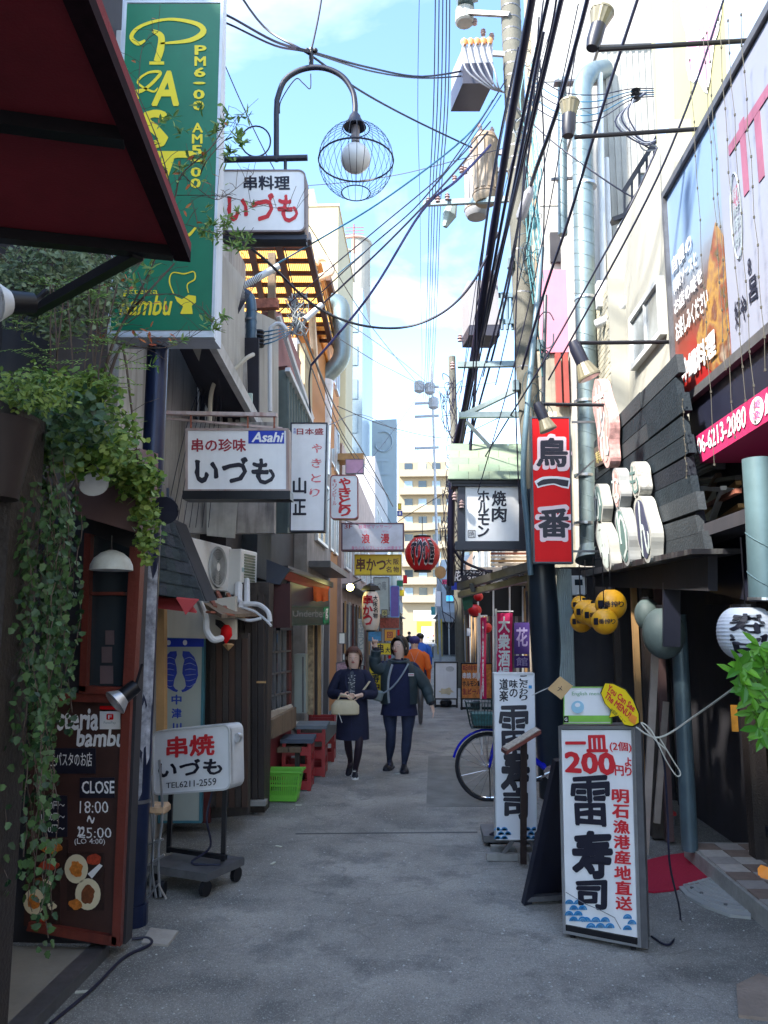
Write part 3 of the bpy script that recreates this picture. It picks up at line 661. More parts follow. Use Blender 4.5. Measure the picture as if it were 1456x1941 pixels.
# cream block facing us
L6 = bld('cream_building', 'plain cream tower block wall lit by the sun above the corrugated canopy', 'building')
cx0, cx1 = P(575, 0, 34).x, P(645, 0, 34).x
boxpart(L6, 'wall', cream, cx0 - 3, cx1, 34, 42, 0, P(0, 407, 34).z)
boxpart(L6, 'parapet', mat('cream_cap', (.6, .5, .35), .8), cx0 - 3, cx1 + .05, 33.95, 42, P(0, 407, 34).z, P(0, 403, 34).z)
boxpart(L6, 'tank', mat('cream_tank', (.7, .62, .45), .8), P(580, 0, 36).x, P(600, 0, 36).x, 36, 38, P(0, 405, 36).z, P(0, 374, 36).z)
boxpart(L6, 'duct', cream, cx1, cx1 + .3, 35, 35.6, 0, 17)
# pale blue glass office and the round white stair tower
L7 = bld('glass_office_building', 'pale blue glass office block between the cream block and the stair tower', 'building')
boxpart(L7, 'wall', mat('pale_blue_cladding', (.27, .35, .42), .3, var=.08, scale=.3), P(600, 0, 46).x, P(690, 0, 46).x, 46, 56, 0, P(0, 560, 46).z)
for r in range(7):
    for c_ in range(3):
        x = lerp(P(640, 0, 46).x, P(684, 0, 46).x, c_ / 3); z = 7 + r * 2.1
        boxpart(L7, 'window', winb, x + .05, x + .42, 45.95, 46.0, z, z + 1.2)
L8 = bld('round_tower', 'round white stair tower with vertical slit windows and open crown', 'tower')
tcx = P(676, 0, 60).x; tr = 31 / 1500 * 60; tz = P(0, 478, 60).z
towm = mat('tower_white', (.38, .35, .3), .7, var=.06, scale=.5)
MB().cyl((tcx, 60, 0), (tcx, 60, P(0, 560, 60).z), tr, n=36).build('wall', towm, L8, smooth=True)
MB().add([(tcx + tr * cos(a), 60 + tr * sin(a), z) for z in (P(0, 560, 60).z, tz) for a in [pi * (-.05 + 1.0 * k / 14) + pi * .0 - pi * .5 for k in range(15)]], [(k, k + 1, 16 + k, 15 + k) for k in range(14)]).build('crown_wall', towm, L8)
MB().tube([(tcx + tr * cos(2 * pi * k / 28), 60 + tr * sin(2 * pi * k / 28), tz) for k in range(28)], .14, 6, closed=True).build('crown_ring', towm, L8)
for k in range(5):
    a = -pi / 2 + k * 2 * pi / 5; MB().cyl((tcx + tr * cos(a), 60 + tr * sin(a), P(0, 560, 60).z), (tcx + tr * cos(a), 60 + tr * sin(a), tz), .08, n=6).build('crown_post', towm, L8)
for r in range(4):
    zt, zb = P(0, 592 + r * 105, 60).z, P(0, 592 + r * 105 + 70, 60).z
    for k in range(5):
        a = -pi / 2 - .25 + k * .2; MB().rbox((tcx + (tr + .02) * cos(a), 60 + (tr + .02) * sin(a), (zt + zb) / 2 - k * .3), (.16, .12, zt - zb - .4 * k), Matrix.Rotation(a + pi / 2, 3, 'Z')).build('slit_window', darkwall, L8)
# pale vertical hotel sign far away
hs = thing('tall_pale_sign', 'tall pale grey blue hotel sign panel with a ring logo in the distance', 'sign', P(729, 1000, 52))
plh = PY(52)
panel(hs, 'panel', [(705, 797), (752, 794), (752, 1005), (705, 1005)], plh, 1.2, mat('pale_blue_sign', (.3, .36, .39), .5, var=.05))
c_ = [plh.hit(727 + 17 * cos(a), 837 + 19 * sin(a)) + plh.n * .05 for a in [radians(-120 + 12 * k) for k in range(24)]]
MB().tube(c_, .06, 5).build('ring_mark', tgrey, hs); txt(hs, 'ch', (712, 828, 735, 850), plh, tgrey, off=.06, bold=0)
txt(hs, 'Hotel', [(738, 870), (738, 985), (712, 985), (712, 870)], plh, tgrey, off=.06, bold=0)
MB().cyl((P(729, 0, 52.5).x, 52.6, 0), (P(729, 0, 52.5).x, 52.6, 8), .4, n=10).build('post', alu, hs)

# left far row
zf = 24
def pick(i, a): return a[i % len(a)]
cols = [mat('far_wall_%s' % n_, c, .8, var=.12, scale=.8, streak=.25) for n_, c in (('white', (.66, .64, .6)), ('grey', (.38, .38, .4)), ('cream', (.62, .55, .42)), ('brown', (.28, .2, .16)), ('sand', (.5, .43, .34)))]
lab = ['dim', 'pale', 'brownish', 'cream', 'grey']
yy = 33
facade('mid_street_building', 'grey building with shopfront next past the orange building on the left', -1.95, 33, 45.5, 9, cols[1], 1)
facade('mid_street_building', 'cream low building just before the far hotel sign, left side', -2.0, 56, 68, 9, cols[2], 1)
facade('mid_street_building', 'brown fronted last building on the left before the bright cross street', -2.1, 68, 86, 11, cols[3], 1)

# far end: cross street with the tall cream apartment block
E = bld('apartment_block', 'tall cream apartment block with balcony floors closing the far end of the alley', 'building')
ex0, ex1 = P(752, 0, 118).x, P(905, 0, 118).x
boxpart(E, 'wall', mat('apartment_cream', (.3, .24, .16), .8, var=.05, scale=.2), ex0, ex1 + 6, 118, 130, 0, P(0, 883, 118).z)
for r in range(8):
    z = P(0, 905 + r * 33, 118).z
    boxpart(E, 'balcony', mat('balcony_cream', (.32, .27, .19), .8, var=.05), ex0 + .3, ex1, 117.0, 118, z - .6, z + .45)
    for k in range(5):
        x = ex0 + 1 + k * 2.1; boxpart(E, 'window', winb if (k + r) % 2 else winm, x, x + 1.2, 117.9, 118.02, z + .5, z + 1.6)
boxpart(E, 'shop_sign', mat('bright_yellow', (.85, .75, .02), .5, var=.05), P(783, 0, 112).x, P(808, 0, 112).x, 112, 112.3, P(0, 1199, 112).z, P(0, 1178, 112).z)
boxpart(E, 'shop_sign', white, P(778, 0, 112).x, P(815, 0, 112).x, 112, 112.3, P(0, 1176, 112).z, P(0, 1158, 112).z)
E2 = bld('tower_block', 'pale tower block with pipes rising behind the apartment block', 'building')
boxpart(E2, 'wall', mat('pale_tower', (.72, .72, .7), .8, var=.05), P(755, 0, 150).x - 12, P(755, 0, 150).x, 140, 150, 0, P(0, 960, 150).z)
# ================================================================== RIGHT SIDE
R1 = bld('sushi_shop_building', 'dark fronted shop building on the right with checkered tile step and white upper floors', 'building')
boxpart(R1, 'wall', darkwall, 2.55, 8, -6, 8.4, 0, 2.35)
boxpart(R1, 'wall', whitew, 2.6, 8, -6, 6.2, 2.35, 6.3)
boxpart(R1, 'ceiling', darkwall, 1.78, 2.6, 1.5, 8.2, 2.32, 2.4)
# deep shade front: posts, doors
for i, (px, Y, w_, m) in enumerate(((1205, 7.4, .05, tanw), (1168, 7.9, .06, darkw), (1225, 7.0, .1, darkw), (1250, 6.9, .06, mat('mauve_board', (.12, .07, .07), .7)), (1412, 6.0, .12, darkw), (1540, 5.0, .14, darkw))):
    x = P(px, 1300, Y).x; boxpart(R1, 'post', m, x, x + w_, Y, Y + w_, 0.02, 2.32)
MB().bar(P(1242, 1240, 6.6), P(1222, 1620, 6.6), .055, .03).build('leaning_board', mat('grey_batten', (.38, .32, .28), .7), R1)
MB().bar(P(1262, 1330, 6.9), P(1245, 1560, 6.9), .05, .03).build('leaning_board', mat('grey_batten', (.38, .32, .28), .7), R1)
for k in range(9):
    boxpart(R1, 'door_board', [darkwall, darkw][k % 2], 2.50, 2.552, 3.0 + k * .4, 3.38 + k * .4, .13, 2.3)
boxpart(R1, 'lintel', darkw, 2.44, 2.56, 2.8, 7.0, 1.95, 2.05)
boxpart(R1, 'paper_strip', mat('orange_paper', (.7, .3, .03), .6, var=.3, scale=15), P(1385, 1350, 5.5).x, P(1397, 1350, 5.5).x, 5.49, 5.5, P(0, 1378, 5.5).z, P(0, 1330, 5.5).z)
boxpart(R1, 'poster', mat('picture_poster', (.45, .25, .15), .5, var=.7, scale=12), 2.485, 2.5, P(1456, 1440, 4.0).y - .25, 4.2, P(1456, 1487, 4.1).z, P(1456, 1400, 4.1).z)
boxpart(R1, 'ledge', navy, 2.42, 2.55, 2.4, 6.2, .3, .36)
boxpart(R1, 'alcove_wall', darkwall, 1.5, 2.6, 8.6, 8.75, 0, 2.4)
# corrugated strip beside the big pole
cor = MB()
x0, x1 = P(1057, 1150, 8.2).x, P(1085, 1150, 8.2).x
for i in range(7):
    x = lerp(x0, x1, (i + .5) / 7); cor.cyl((x, 8.2, P(0, 1280, 8.2).z - .2), (x, 8.2, P(0, 1082, 8.2).z), .014, n=6)
cor.build('corrugated_panel', mat('pale_green_corrugated', (.32, .38, .38), .6, streak=.3, dirt=(.15, .17, .17)), R1)

# ---- timber sign wall with letters
TW = thing('timber_sign_wall', 'black plank sign wall with white cutout letters above the sushi shop', 'sign wall', PX(1230, 1060, 1.75))
plt = PXp(1.75)
def edge(a, b, t): return (lerp(a[0], b[0], t), lerp(a[1], b[1], t))
plk = [mat('black_plank_a', (.013, .02, .027), .7, var=.3, scale=7, bump=.35, bscale=50, spec=.2, streak=.2, dirt=(.04, .05, .055)), mat('black_plank_b', (.01, .013, .02), .7, var=.35, scale=8, bump=.35, bscale=50, spec=.2), mat('black_plank_c', (.02, .026, .032), .75, var=.3, scale=6, bump=.3, bscale=50)]
NP = 10
for i in range(NP):
    t0, t1 = i / NP, (i + .93) / NP; j = R_.uniform(-7, 7)
    L0_, L1_ = edge((1128, 838), (1128, 1088), t0), edge((1128, 838), (1128, 1088), t1)
    R0_, R1_ = edge((1277, 676), (1338, 1045), t0), edge((1277, 676), (1338, 1045), t1)
    q = [L0_, (R0_[0] + j, R0_[1] - j), (R1_[0] + j, R1_[1] - j), L1_]
    # split each row into two planks
    sp = R_.uniform(.35, .6)
    def mid(a, b): return (lerp(a[0], b[0], sp), lerp(a[1], b[1], sp))
    m0, m1 = mid(q[0], q[1]), mid(q[3], q[2]); m0b, m1b = (m0[0] + .8, m0[1] - .3), (m1[0] + .8, m1[1] - .3)
    panel(TW, 'plank', [q[0], m0, m1, q[3]], plt, .05, R_.choice(plk), off=R_.uniform(0, .012))
    panel(TW, 'plank', [m0b, q[1], q[2], m1b], plt, .05, R_.choice(plk), off=R_.uniform(0, .012))
panel(TW, 'backing', [(1130, 842), (1270, 690), (1330, 1040), (1130, 1085)], Pl((1.81, 0, 0), (1, 0, 0)), .06, black)
mb = MB(); mb.prism([plt.hit(*p) + plt.n * .10 for p in ((1120, 1082), (1225, 1062), (1342, 1040), (1342, 1050), (1225, 1073), (1120, 1094))], plt.n, .3); mb.build('gutter', mat('black_gutter', (.02, .02, .025), .4, streak=.6, dirt=(.25, .25, .24)), TW)
panel(TW, 'fascia', [(1128, 1092), (1342, 1052), (1342, 1120), (1128, 1112)], Pl((1.8, 0, 0), (1, 0, 0)), .06, darkwall)
# small wooden name board
panel(TW, 'name_board', [(1133, 850), (1168, 824), (1168, 868), (1136, 886)], plt, .03, mat('name_board', (.13, .1, .08), .7), off=.035)
txt(TW, '寿司居酒屋', [(1136, 858), (1164, 838), (1166, 862), (1139, 880)], plt, mat('gold_letters', (.7, .55, .2), .4, var=0), off=.04, bold=.03)
# cut-out characters with deep sides
def cutout(name, outline, px, X, depth, fm, sm, off):
    pl = PXp(X); f = [pl.hit(*p) for p in px]
    mb = MB(); mb.prism([p + pl.n * off for p in f], pl.n, depth); return mb.build(name, [sm], TW, label=outline)
lm_ = [mat('letter_side_cream', (.36, .36, .33), .7, var=.15, streak=.35, dirt=(.25, .24, .22)), mat('letter_side_grey', (.28, .29, .29), .7, var=.2, streak=.3)]
dkg = mat('letter_inner_green', (.1, .17, .16), .6, var=.2); dkb = mat('letter_inner_navy', (.05, .055, .1), .6, var=.2); slab_ = mat('speckled_stone', (.4, .39, .36), .7, var=.5, scale=40)
rosy = mat('weathered_pink', (.5, .27, .25), .7, var=.5, scale=18, streak=.5, dirt=(.7, .66, .62)); grl = mat('pale_green_face', (.5, .56, .53), .6, var=.2, scale=14)
def blob(x0, y0, x1, y1, dx, wv=0, n=48, ph=0, amp=.1, xs=0):
    """outline of a wavy vertical lozenge leaning by dx"""
    pts = []
    for i in range(n):
        a = 2 * pi * i / n; r = 1 + amp * sin(a * 5 + ph)
        u = .5 + .5 * cos(a) * r; v = .5 - .5 * sin(a) * (1 + .02 * sin(3 * a))
        pts.append((lerp(x0, x1, u) + dx * (v - .5), lerp(y0, y1, v)))
    return pts
def thickglyph(s, b, X, off, t, m, bold, name, label=None):
    """an extruded character standing on plane X"""
    pl = PXp(X); vs, fs = glyph(s, bold); c = [p + pl.n * off for p in corners(b, pl)]
    xa, xb = min(x for x, y in vs), max(x for x, y in vs); ya, yb = min(y for x, y in vs), max(y for x, y in vs)
    top = [bil(c, (x - xa) / (xb - xa), 1 - (y - ya) / (yb - ya)) for x, y in vs]
    me_e = {}
    for f in fs:
        for i in range(len(f)):
            e = (f[i], f[(i + 1) % len(f)]); me_e[e] = 1
    k = len(vs); F = list(fs) + [tuple(k + i for i in reversed(f)) for f in fs] + [(a, b_, k + b_, k + a) for a, b_ in me_e if (b_, a) not in me_e]
    return MB().add(top + [p - pl.n * t for p in top], F).build(name, m, TW, label=label)
# 寿 - 司 like sculpted signs (three narrow stacks) and the rosy flower-like one
FC = iter([rosy, dkg, grl, rosy, dkg, slab_, dkb])
for (pts, nm, lb, sm) in (
    (blob(1152, 716, 1180, 885, 22, ph=1, amp=.16), 'cutout_letter', 'tall weathered pink cutout with wavy edge', rosy),
    (blob(1150, 916, 1168, 992, 6, ph=2), 'cutout_letter', None, lm_[0]), (blob(1158, 985, 1182, 1082, 20, ph=0), 'cutout_letter', None, lm_[0]),
    (blob(1188, 886, 1204, 965, 6, ph=3, amp=.14), 'cutout_letter', None, lm_[1]), (blob(1198, 960, 1220, 1072, 18, ph=1, amp=.14), 'cutout_letter', None, lm_[1]),
    (blob(1224, 874, 1244, 944, 6, ph=4), 'cutout_letter', 'speckled stone-like cutout square', slab_), (blob(1236, 938, 1264, 1066, 20, ph=2), 'cutout_letter', None, lm_[0])):
    c_ = cutout(nm, lb, pts, 1.75, .09, None, sm, .12); k_ = (sum(p[0] for p in pts) / 48, sum(p[1] for p in pts) / 48); cutout('cutout_face', None, [(lerp(k_[0], p[0], .8), lerp(k_[1], p[1], .87)) for p in pts], 1.75, .004, None, next(FC), .125)
for s_, b, m in (('花', [(1150, 738), (1168, 728), (1184, 862), (1166, 872)], twhite), ('か', [(1150, 928), (1162, 924), (1168, 982), (1154, 986)], dkg), ('み', [(1157, 998), (1172, 992), (1188, 1066), (1174, 1072)], dkg),
                 ('な', [(1187, 900), (1200, 896), (1205, 952), (1192, 956)], dkg), ('り', [(1197, 972), (1210, 968), (1226, 1056), (1212, 1062)], rosy), ('も', [(1223, 886), (1240, 880), (1244, 934), (1228, 938)], grl), ('ん', [(1235, 952), (1252, 946), (1270, 1048), (1252, 1056)], dkb)):
    o_ = thickglyph(s_, b, 1.75, .130, .003, grl if m is not grl else dkg, .06, 'cutout_face')

# ---- right white building upper floors
R2 = bld('white_corrugated_building', 'sunlit white corrugated building with outside stair and silver ducts', 'building')
YR = 9.0
xw0, xw1 = P(1132, 0, YR).x, P(1300, 0, YR).x
ztop = P(0, 130, YR).z
boxpart(R2, 'wall', whitew, xw0, 8, YR, 12, 0, ztop)
boxpart(R2, 'parapet', mat('grey_coping', (.3, .3, .32), .6), xw0 - .03, 8, YR - .06, 12, ztop, ztop + .08)
for i in range(26):
    x = xw0 + .06 + i * .075
    if x < xw1 + .5: boxpart(R2, 'rib', whitew, x, x + .03, YR - .012, YR, 4.6, ztop - .02)
# lower cream part facing the alley with window recess
boxpart(R2, 'wall', mat('cream_tile_wall', (.37, .36, .31), .8, var=.08, scale=2, streak=.2, dirt=(.45, .42, .34)), 2.15, 6, 6.25, YR - .02, 2.42, P(0, 500, 8.6).z)
boxpart(R2, 'bay', mat('cream_tile_wall', (.37, .36, .31), .8), 1.98, 2.15, 8.0, YR - .1, 2.42, 5.4)
brk = MB(); bm_ = mat('cream_brick', (.43, .4, .31), .8, var=.08)
brick0 = MB().box(0, .006, 0, .115, 0, .052).build('brick', bm_, R2)
KIDB = []
for r in range(34):
    for c_ in range(7):
        o = brick0 if r == c_ == 0 else brick0.copy()
        if o is not brick0: COL.objects.link(o)
        o.location = (1.974, 8.03 + c_ * .122 + (.06 if r % 2 else 0) * (c_ < 6), 3.3 + r * .06)
window_x(R2, 2.15, 6.7, 7.7, P(0, 690, 7.2).z, P(0, 590, 7.2).z, -1, mat('white_window_frame', (.6, .62, .62), .5), mat('grey_window_glass', (.22, .25, .27), .2), 1)
slabpts(R2, 'balcony_soffit', mat('cream_soffit', (.34, .3, .2), .8), [(1195, 560), (1282, 450), (1290, 520), (1215, 590)], [8.4, 7.0, 6.6, 8.2], (0, 0, .04))
slabpts(R2, 'balcony_wall', whitew, [(1195, 485), (1285, 380), (1282, 452), (1195, 562)], [8.5, 7.2, 7.2, 8.5], (.08, .02, 0))
boxpart(R2, 'grey_pier', concrete, P(1170, 0, 8.2).x, P(1192, 0, 8.2).x, 8.2, 8.5, 2.5, 4.9)
# slim rain pipes
for px, Y, r, y0, y1 in ((1137, 8.7, .035, 140, 800), (1150, 8.8, .028, 300, 640), (1168, 8.5, .045, 470, 1000), (1182, 8.6, .03, 520, 860)):
    MB().cyl(P(px, y0, Y), P(px + 12, y1, Y), r, n=10).build('rain_pipe', pvc, R2, smooth=True)
MB().tube(catm([P(1130, 615, 8.2), P(1160, 600, 8.1), P(1190, 570, 8.0), P(1198, 558, 8.0)]), .05, 10).build('rain_pipe', pvc, R2, smooth=True)
# stair with black railing
stair = MB(); sp_ = [P(1182, 425, 8.4), P(1285, 235, 8.0)]
stair.bar(P(1160, 420, 8.4), P(1215, 400, 8.4), .12, .05); stair.build('stair_landing', black, R2)
MB().bar(P(1180, 440, 8.4), P(1300, 255, 8.4), .06, .16).build('stair_stringer', pvc, R2)
for dy in (-66, -20): MB().bar(P(1182, 430 + dy, 8.35), P(1300, 240 + dy, 8.35), .03, .05).build('handrail', black, R2)
for k in range(9):
    t = k / 8; MB().bar(P(lerp(1184, 1296, t), lerp(366, 178, t), 8.35), P(lerp(1184, 1296, t), lerp(430, 245, t) + 12, 8.35), .022).build('baluster', black, R2)
# silver spiral ducts
def duct(par, pts, r, m, seams=True, name='duct', step=.16):
    pts = [V(p) for p in pts]; MB().tube(pts, r, 24).build(name, m, par, smooth=True)
    if seams:
        sm = MB()
        for a, b in zip(pts, pts[1:]):
            L_ = (b - a).length; n = int(L_ / step); d_ = (b - a).normalized()
            if L_ < .4: continue
            u = d_.orthogonal().normalized(); v = d_.cross(u)
            for k in range(n):
                c = a + d_ * (k + .5) * step
                sm.tube([c + (u * cos(t) + v * sin(t)) * (r + .001) + d_ * (.05 * sin(t)) for t in [2 * pi * q / 16 for q in range(16)]], .004, 4, closed=True)
        sm.build('duct_seam', m, par, kind='stuff')
D = thing('exhaust_duct', 'big silver spiral exhaust duct climbing the white building wall', 'duct', P(1125, 1060, 8.6))
rr = 20 / 1500 * 8.6
duct(D, [P(1119, 1035, 8.6), P(1116, 860, 8.6), P(1110, 600, 8.6), P(1104, 300, 8.6), P(1103, 190, 8.6)], rr, galv)
duct(D, catm([P(1103, 195, 8.6), P(1104, 165, 8.6), P(1118, 140, 8.7), P(1145, 132, 9.0)], 5), rr, galv, False, 'elbow')
MB().tube([P(1119, 1035, 8.6), P(1121, 1062, 8.55)], [rr, rr * 1.5], 24).build('hood', galv, D, smooth=True)
for y in (350, 565, 760, 900, 990): MB().cyl(P(1110, y, 8.6), P(1110, y + 5, 8.6), rr + .012, n=24).build('clamp', steel, D)
D2 = thing('exhaust_duct', 'thinner silver duct left of the big spiral duct on the white wall', 'duct', P(1068, 450, 8.9))
duct(D2, [P(1067, 445, 8.9), P(1066, 190, 8.9), P(1065, 150, 8.9)], .055, galv)
MB().bar(P(1045, 340, 8.9), P(1085, 338, 8.9), .03).build('bracket', darkst, D2)
MB().bar(P(1050, 158, 8.8), P(1135, 155, 8.8), .1, .03).build('bracket', darkst, D2)
# tall cream building behind
for q in range(4): window_y(R2, YR - .015, xw0 + .35 + (q % 2) * .75, xw0 + .8 + (q % 2) * .75, 4.9 + (q // 2) * 1.5, 5.7 + (q // 2) * 1.5, MATS['grey_white_frame'] if 'grey_white_frame' in MATS else mat('grey_white_frame', (.4, .4, .38), .5), MATS['grey_window_glass'])
R3 = bld('tall_white_building', 'very tall pale building rising out of frame behind the white corrugated one', 'building')
boxpart(R3, 'wall', mat('bright_cream_white', (.4, .39, .36), .8, var=.06, scale=.5, streak=.15), P(1008, 0, 12.1).x, 9, 12.05, 12.6, 0, 15)
boxpart(R3, 'wall', mat('bright_cream_white', (.4, .39, .36)), 2.5, 9, 12.6, 17, 0, 15)
boxpart(R3, 'side_wall', mat('rust_streaked_wall', (.34, .28, .2), .8, streak=.6, dirt=(.5, .25, .1)), P(998, 0, 12.3).x, P(1008, 0, 12.3).x - .002, 12.3, 12.6, 0, 15)
for k in range(3): boxpart(R3, 'rain_pipe', pvc, P(1235 + k * 14, 0, 12).x, P(1239 + k * 14, 0, 12).x, 11.95, 12.05, 7.5, 15)
for k in range(3): boxpart(R3, 'joint', mat('grey_line', (.45, .43, .4), .8), P(1012, 0, 12).x, 5, 12.035, 12.05, 8.5 + k * 2.2, 8.53 + k * 2.2)
# pink house and brown window behind the pole
R4 = bld('pink_house', 'pink walled narrow house with rusty red window frame beyond the leaning pole', 'building')
boxpart(R4, 'wall', mat('pink_wall', (.5, .2, .28), .8, var=.08, streak=.2, dirt=(.5, .25, .3)), P(1012, 0, 11.6).x, P(1082, 0, 11.6).x, 11.6, 12.0, P(0, 685, 11.6).z, P(0, 533, 11.6).z)
boxpart(R4, 'wall', mat('dull_greenish_wall', (.3, .28, .22), .8, var=.3, streak=.5), P(1000, 0, 11.6).x, P(1095, 0, 11.6).x, 11.65, 12.0, 0, P(0, 686, 11.6).z)
for x in (1030, 1043, 1060): boxpart(R4, 'window_post', mat('brick_red_frame', (.28, .05, .04), .6), P(x, 0, 11.55).x, P(x + 9, 0, 11.55).x, 11.5, 11.6, P(0, 785, 11.6).z, P(0, 690, 11.6).z)
boxpart(R4, 'balcony', beige, P(1010, 0, 11.4).x, P(1030, 0, 11.4).x, 11.4, 11.6, P(0, 860, 11.6).z, P(0, 800, 11.6).z)
boxpart(R4, 'window', darkwall, P(1028, 0, 12).x, P(1070, 0, 12).x, 11.97, 12.04, P(0, 520, 12).z, P(0, 466, 12).z)
# right row beyond
def rf(name, label, *a, **k): return facade(name, label, *a, side=-1, **k)
R5 = rf('izakaya_front_building', 'pub building with cream shutters and glass front beyond the green roofed sign', 1.75, 12.8, 19, 4.6, mat('izakaya_wall', (.55, .48, .4), .8, var=.15, streak=.3))
R6 = bld('grey_corner_building', 'pale grey building with boxed eave and dark entrance in mid distance, right side', 'building')
boxpart(R6, 'wall', mat('pale_grey_blue', (.5, .54, .58), .7, var=.08, streak=.15), 1.3, 9, 52, 64, 0, 6.2)
boxpart(R6, 'eave_box', cols[1], 1.22, 2.8, 51.4, 52, 2.15, 2.75)
boxpart(R6, 'entrance', darkwall, 1.3, 2.6, 51.93, 51.99, 0.05, 2.1)
for k in range(4): boxpart(R6, 'pillar', [concrete, alu][k % 2], 1.28 + k * .42, 1.36 + k * .42, 51.8, 51.9, 0, 2.15)
for k in range(2): boxpart(R6, 'window', winm, 1.6 + k * 1.1, 2.3 + k * 1.1, 51.95, 51.99, 3.4, 4.6)
R7 = bld('brick_pillar_building', 'narrow building with sand brown corner pillar and yellow stripes on the right', 'building')
boxpart(R7, 'wall', cols[0], 2.6, 9, 42, 51, 0, 5.6)
boxpart(R7, 'pillar', mat('sand_brick', (.42, .31, .23), .8, var=.15, scale=3), 1.95, 2.6, 42, 43, 0, 3.6)
boxpart(R7, 'upper_panel', mat('pale_grey_blue', (.5, .54, .58)), 1.9, 2.6, 42.2, 45, 3.6, 5.6)
for k in range(2): boxpart(R7, 'striped_guard', mat('yellow_guard', (.8, .55, .03), .5), 2.02 + k * .26, 2.1 + k * .26, 41.9, 41.98, .5, 1.7)
rf('lattice_front_building', 'low building with green shade between pub front and brick pillar building', 1.95, 19.5, 30, 4.8, cols[2])
rf('mid_row_building', 'brown mid distance shopfront before the brick pillar building on the right', 2.2, 30, 41.5, 5.0, cols[3])
rf('far_row_building', 'pale far building at the right corner of the bright cross street', 1.5, 64, 90, 6, cols[0])
for k in range(3):
    t_ = thing('yellow_guard_post', ['nearest', 'middle', 'farthest'][k] + ' of three yellow pole guards by the far right shopfronts', 'post', (1.15, 50 + k * 2.4, 0), 'yellow guards by the far shopfronts')
    MB().cyl((1.15, 50 + k * 2.4, 0), (1.15, 50 + k * 2.4, 2.3), .11, n=10).build('guard', mat('yellow_guard', (.8, .55, .03), .5), t_)
# yakiniku shop lower front between pole and flags: roof frame with slanted canopy
cf = thing('canopy_frame', 'dark steel canopy frame slanting down over the red flags', 'canopy', P(960, 1090, 9.5))
MB().bar(P(872, 1112, 10.5), P(1010, 1072, 8.6), .09, .09).build('beam', darkst, cf)
MB().bar(P(872, 1128, 10.4), P(1060, 1082, 8.4), .07, .07).build('beam', darkst, cf)
for t in (.15, .35, .55, .75): MB().bar(P(lerp(872, 1010, t), lerp(1112, 1072, t), 10), P(lerp(872, 1040, t), lerp(1128, 1086, t), 10), .05).build('strut', black, cf)
slabpts(cf, 'end_plate', mat('beige_end_plate', (.45, .38, .3), .7), [(872, 1112), (902, 1098), (898, 1122), (874, 1134)], [11, 10.4, 10.4, 11], (0, .05, 0))
slabpts(cf, 'green_blind', mat('green_blind', (.05, .25, .17), .7), [(876, 1134), (896, 1124), (896, 1150), (880, 1158)], [11, 10.6, 10.6, 11], (0, .03, 0))
lit = thing('lit_menu_header', 'black header board with white writing over the pub entrance', 'sign', P(950, 1150, 13.5))
panel(lit, 'board', (892, 1110, 1002, 1168), PY(13.5), .1, black)
txt(lit, 'ハニー', (905, 1112, 940, 1124), PY(13.5), twhite)
for x in (905, 934, 965, 990): panel(lit, 'post', (x, 1112, x + 3, 1290), PY(13.3), .04, pvc)
panel(lit, 'cream_panel', (905, 1075, 1000, 1108), PY(13.9), .05, mat('cream_panel_far', (.68, .6, .5), .7, streak=.4))
for k in range(5): panel(lit, 'awning_slat', (930, 1040 + k * 7, 1000, 1044 + k * 7), PY(12.6), .04, [beige, rust, beige, tanw, beige][k])

# ---- upper right graphics
BB = thing('food_billboard', 'large glossy food billboard seen steeply from the side above the pink sign', 'billboard', PX(1380, 690, 1.9))
plx = PXp(1.9); bq = [(1264, 372), (1640, -290), (1640, 480), (1291, 759)]
def bpt(u, v):   # billboard coordinates measured in metres along y from far edge, z
    return None
bb_far = plx.hit(1264, 374); bb_lo = plx.hit(1291, 759)
yF, zT, zB = bb_far.y, bb_far.z, plx.hit(1456, 625).z
zB = (bb_lo.z + zB) / 2
yN = 2.6
skyb = mat('billboard_print', (.3, .5, .8), .3, var=0)
tb = skyb.node_tree; bs = tb.nodes['Principled BSDF']; g_ = tb.nodes.new('ShaderNodeNewGeometry'); s_ = tb.nodes.new('ShaderNodeSeparateXYZ'); tb.links.new(g_.outputs['Position'], s_.inputs[0])
mr = tb.nodes.new('ShaderNodeMapRange'); mr.inputs[1].default_value = zB; mr.inputs[2].default_value = zT; tb.links.new(s_.outputs[2], mr.inputs[0])
nn = tb.nodes.new('ShaderNodeTexNoise'); nn.inputs['Scale'].default_value = 1.6; nn.inputs['Detail'].default_value = 5; tb.links.new(g_.outputs['Position'], nn.inputs['Vector'])
ad = tb.nodes.new('ShaderNodeMath'); ad.operation = 'MULTIPLY_ADD'; ad.inputs[1].default_value = .5; tb.links.new(nn.outputs[0], ad.inputs[0]); tb.links.new(mr.outputs[0], ad.inputs[2])
rp = tb.nodes.new('ShaderNodeValToRGB'); tb.links.new(ad.outputs[0], rp.inputs[0])
for i, (p_, c_) in enumerate(((.3, (.3, .015, .015)), (.44, (.28, .035, .02)), (.58, (.11, .05, .03)), (.68, (.12, .08, .07)), (.8, (.2, .25, .32)), (.95, (.2, .31, .5)))):
    e = rp.color_ramp.elements[i] if i < 2 else rp.color_ramp.elements.new(p_); e.position = p_; e.color = (*c_, 1)
tb.links.new(rp.outputs[0], bs.inputs['Base Color'])
bl = MB().box(1.9, 1.96, yN, yF, zB, zT).build('billboard_face', skyb, BB)
rim = MB(); rim.box(1.87, 1.98, yN, yF, zT, zT + .05); rim.box(1.87, 1.98, yN, yF, zB - .06, zB); rim.box(1.87, 1.98, yF, yF + .04, zB - .06, zT + .05); rim.build('billboard_frame', darkst, BB)
def bbq(y0, y1, z0, z1): return [plx_px(y0, z1), plx_px(y1, z1), plx_px(y1, z0), plx_px(y0, z0)]
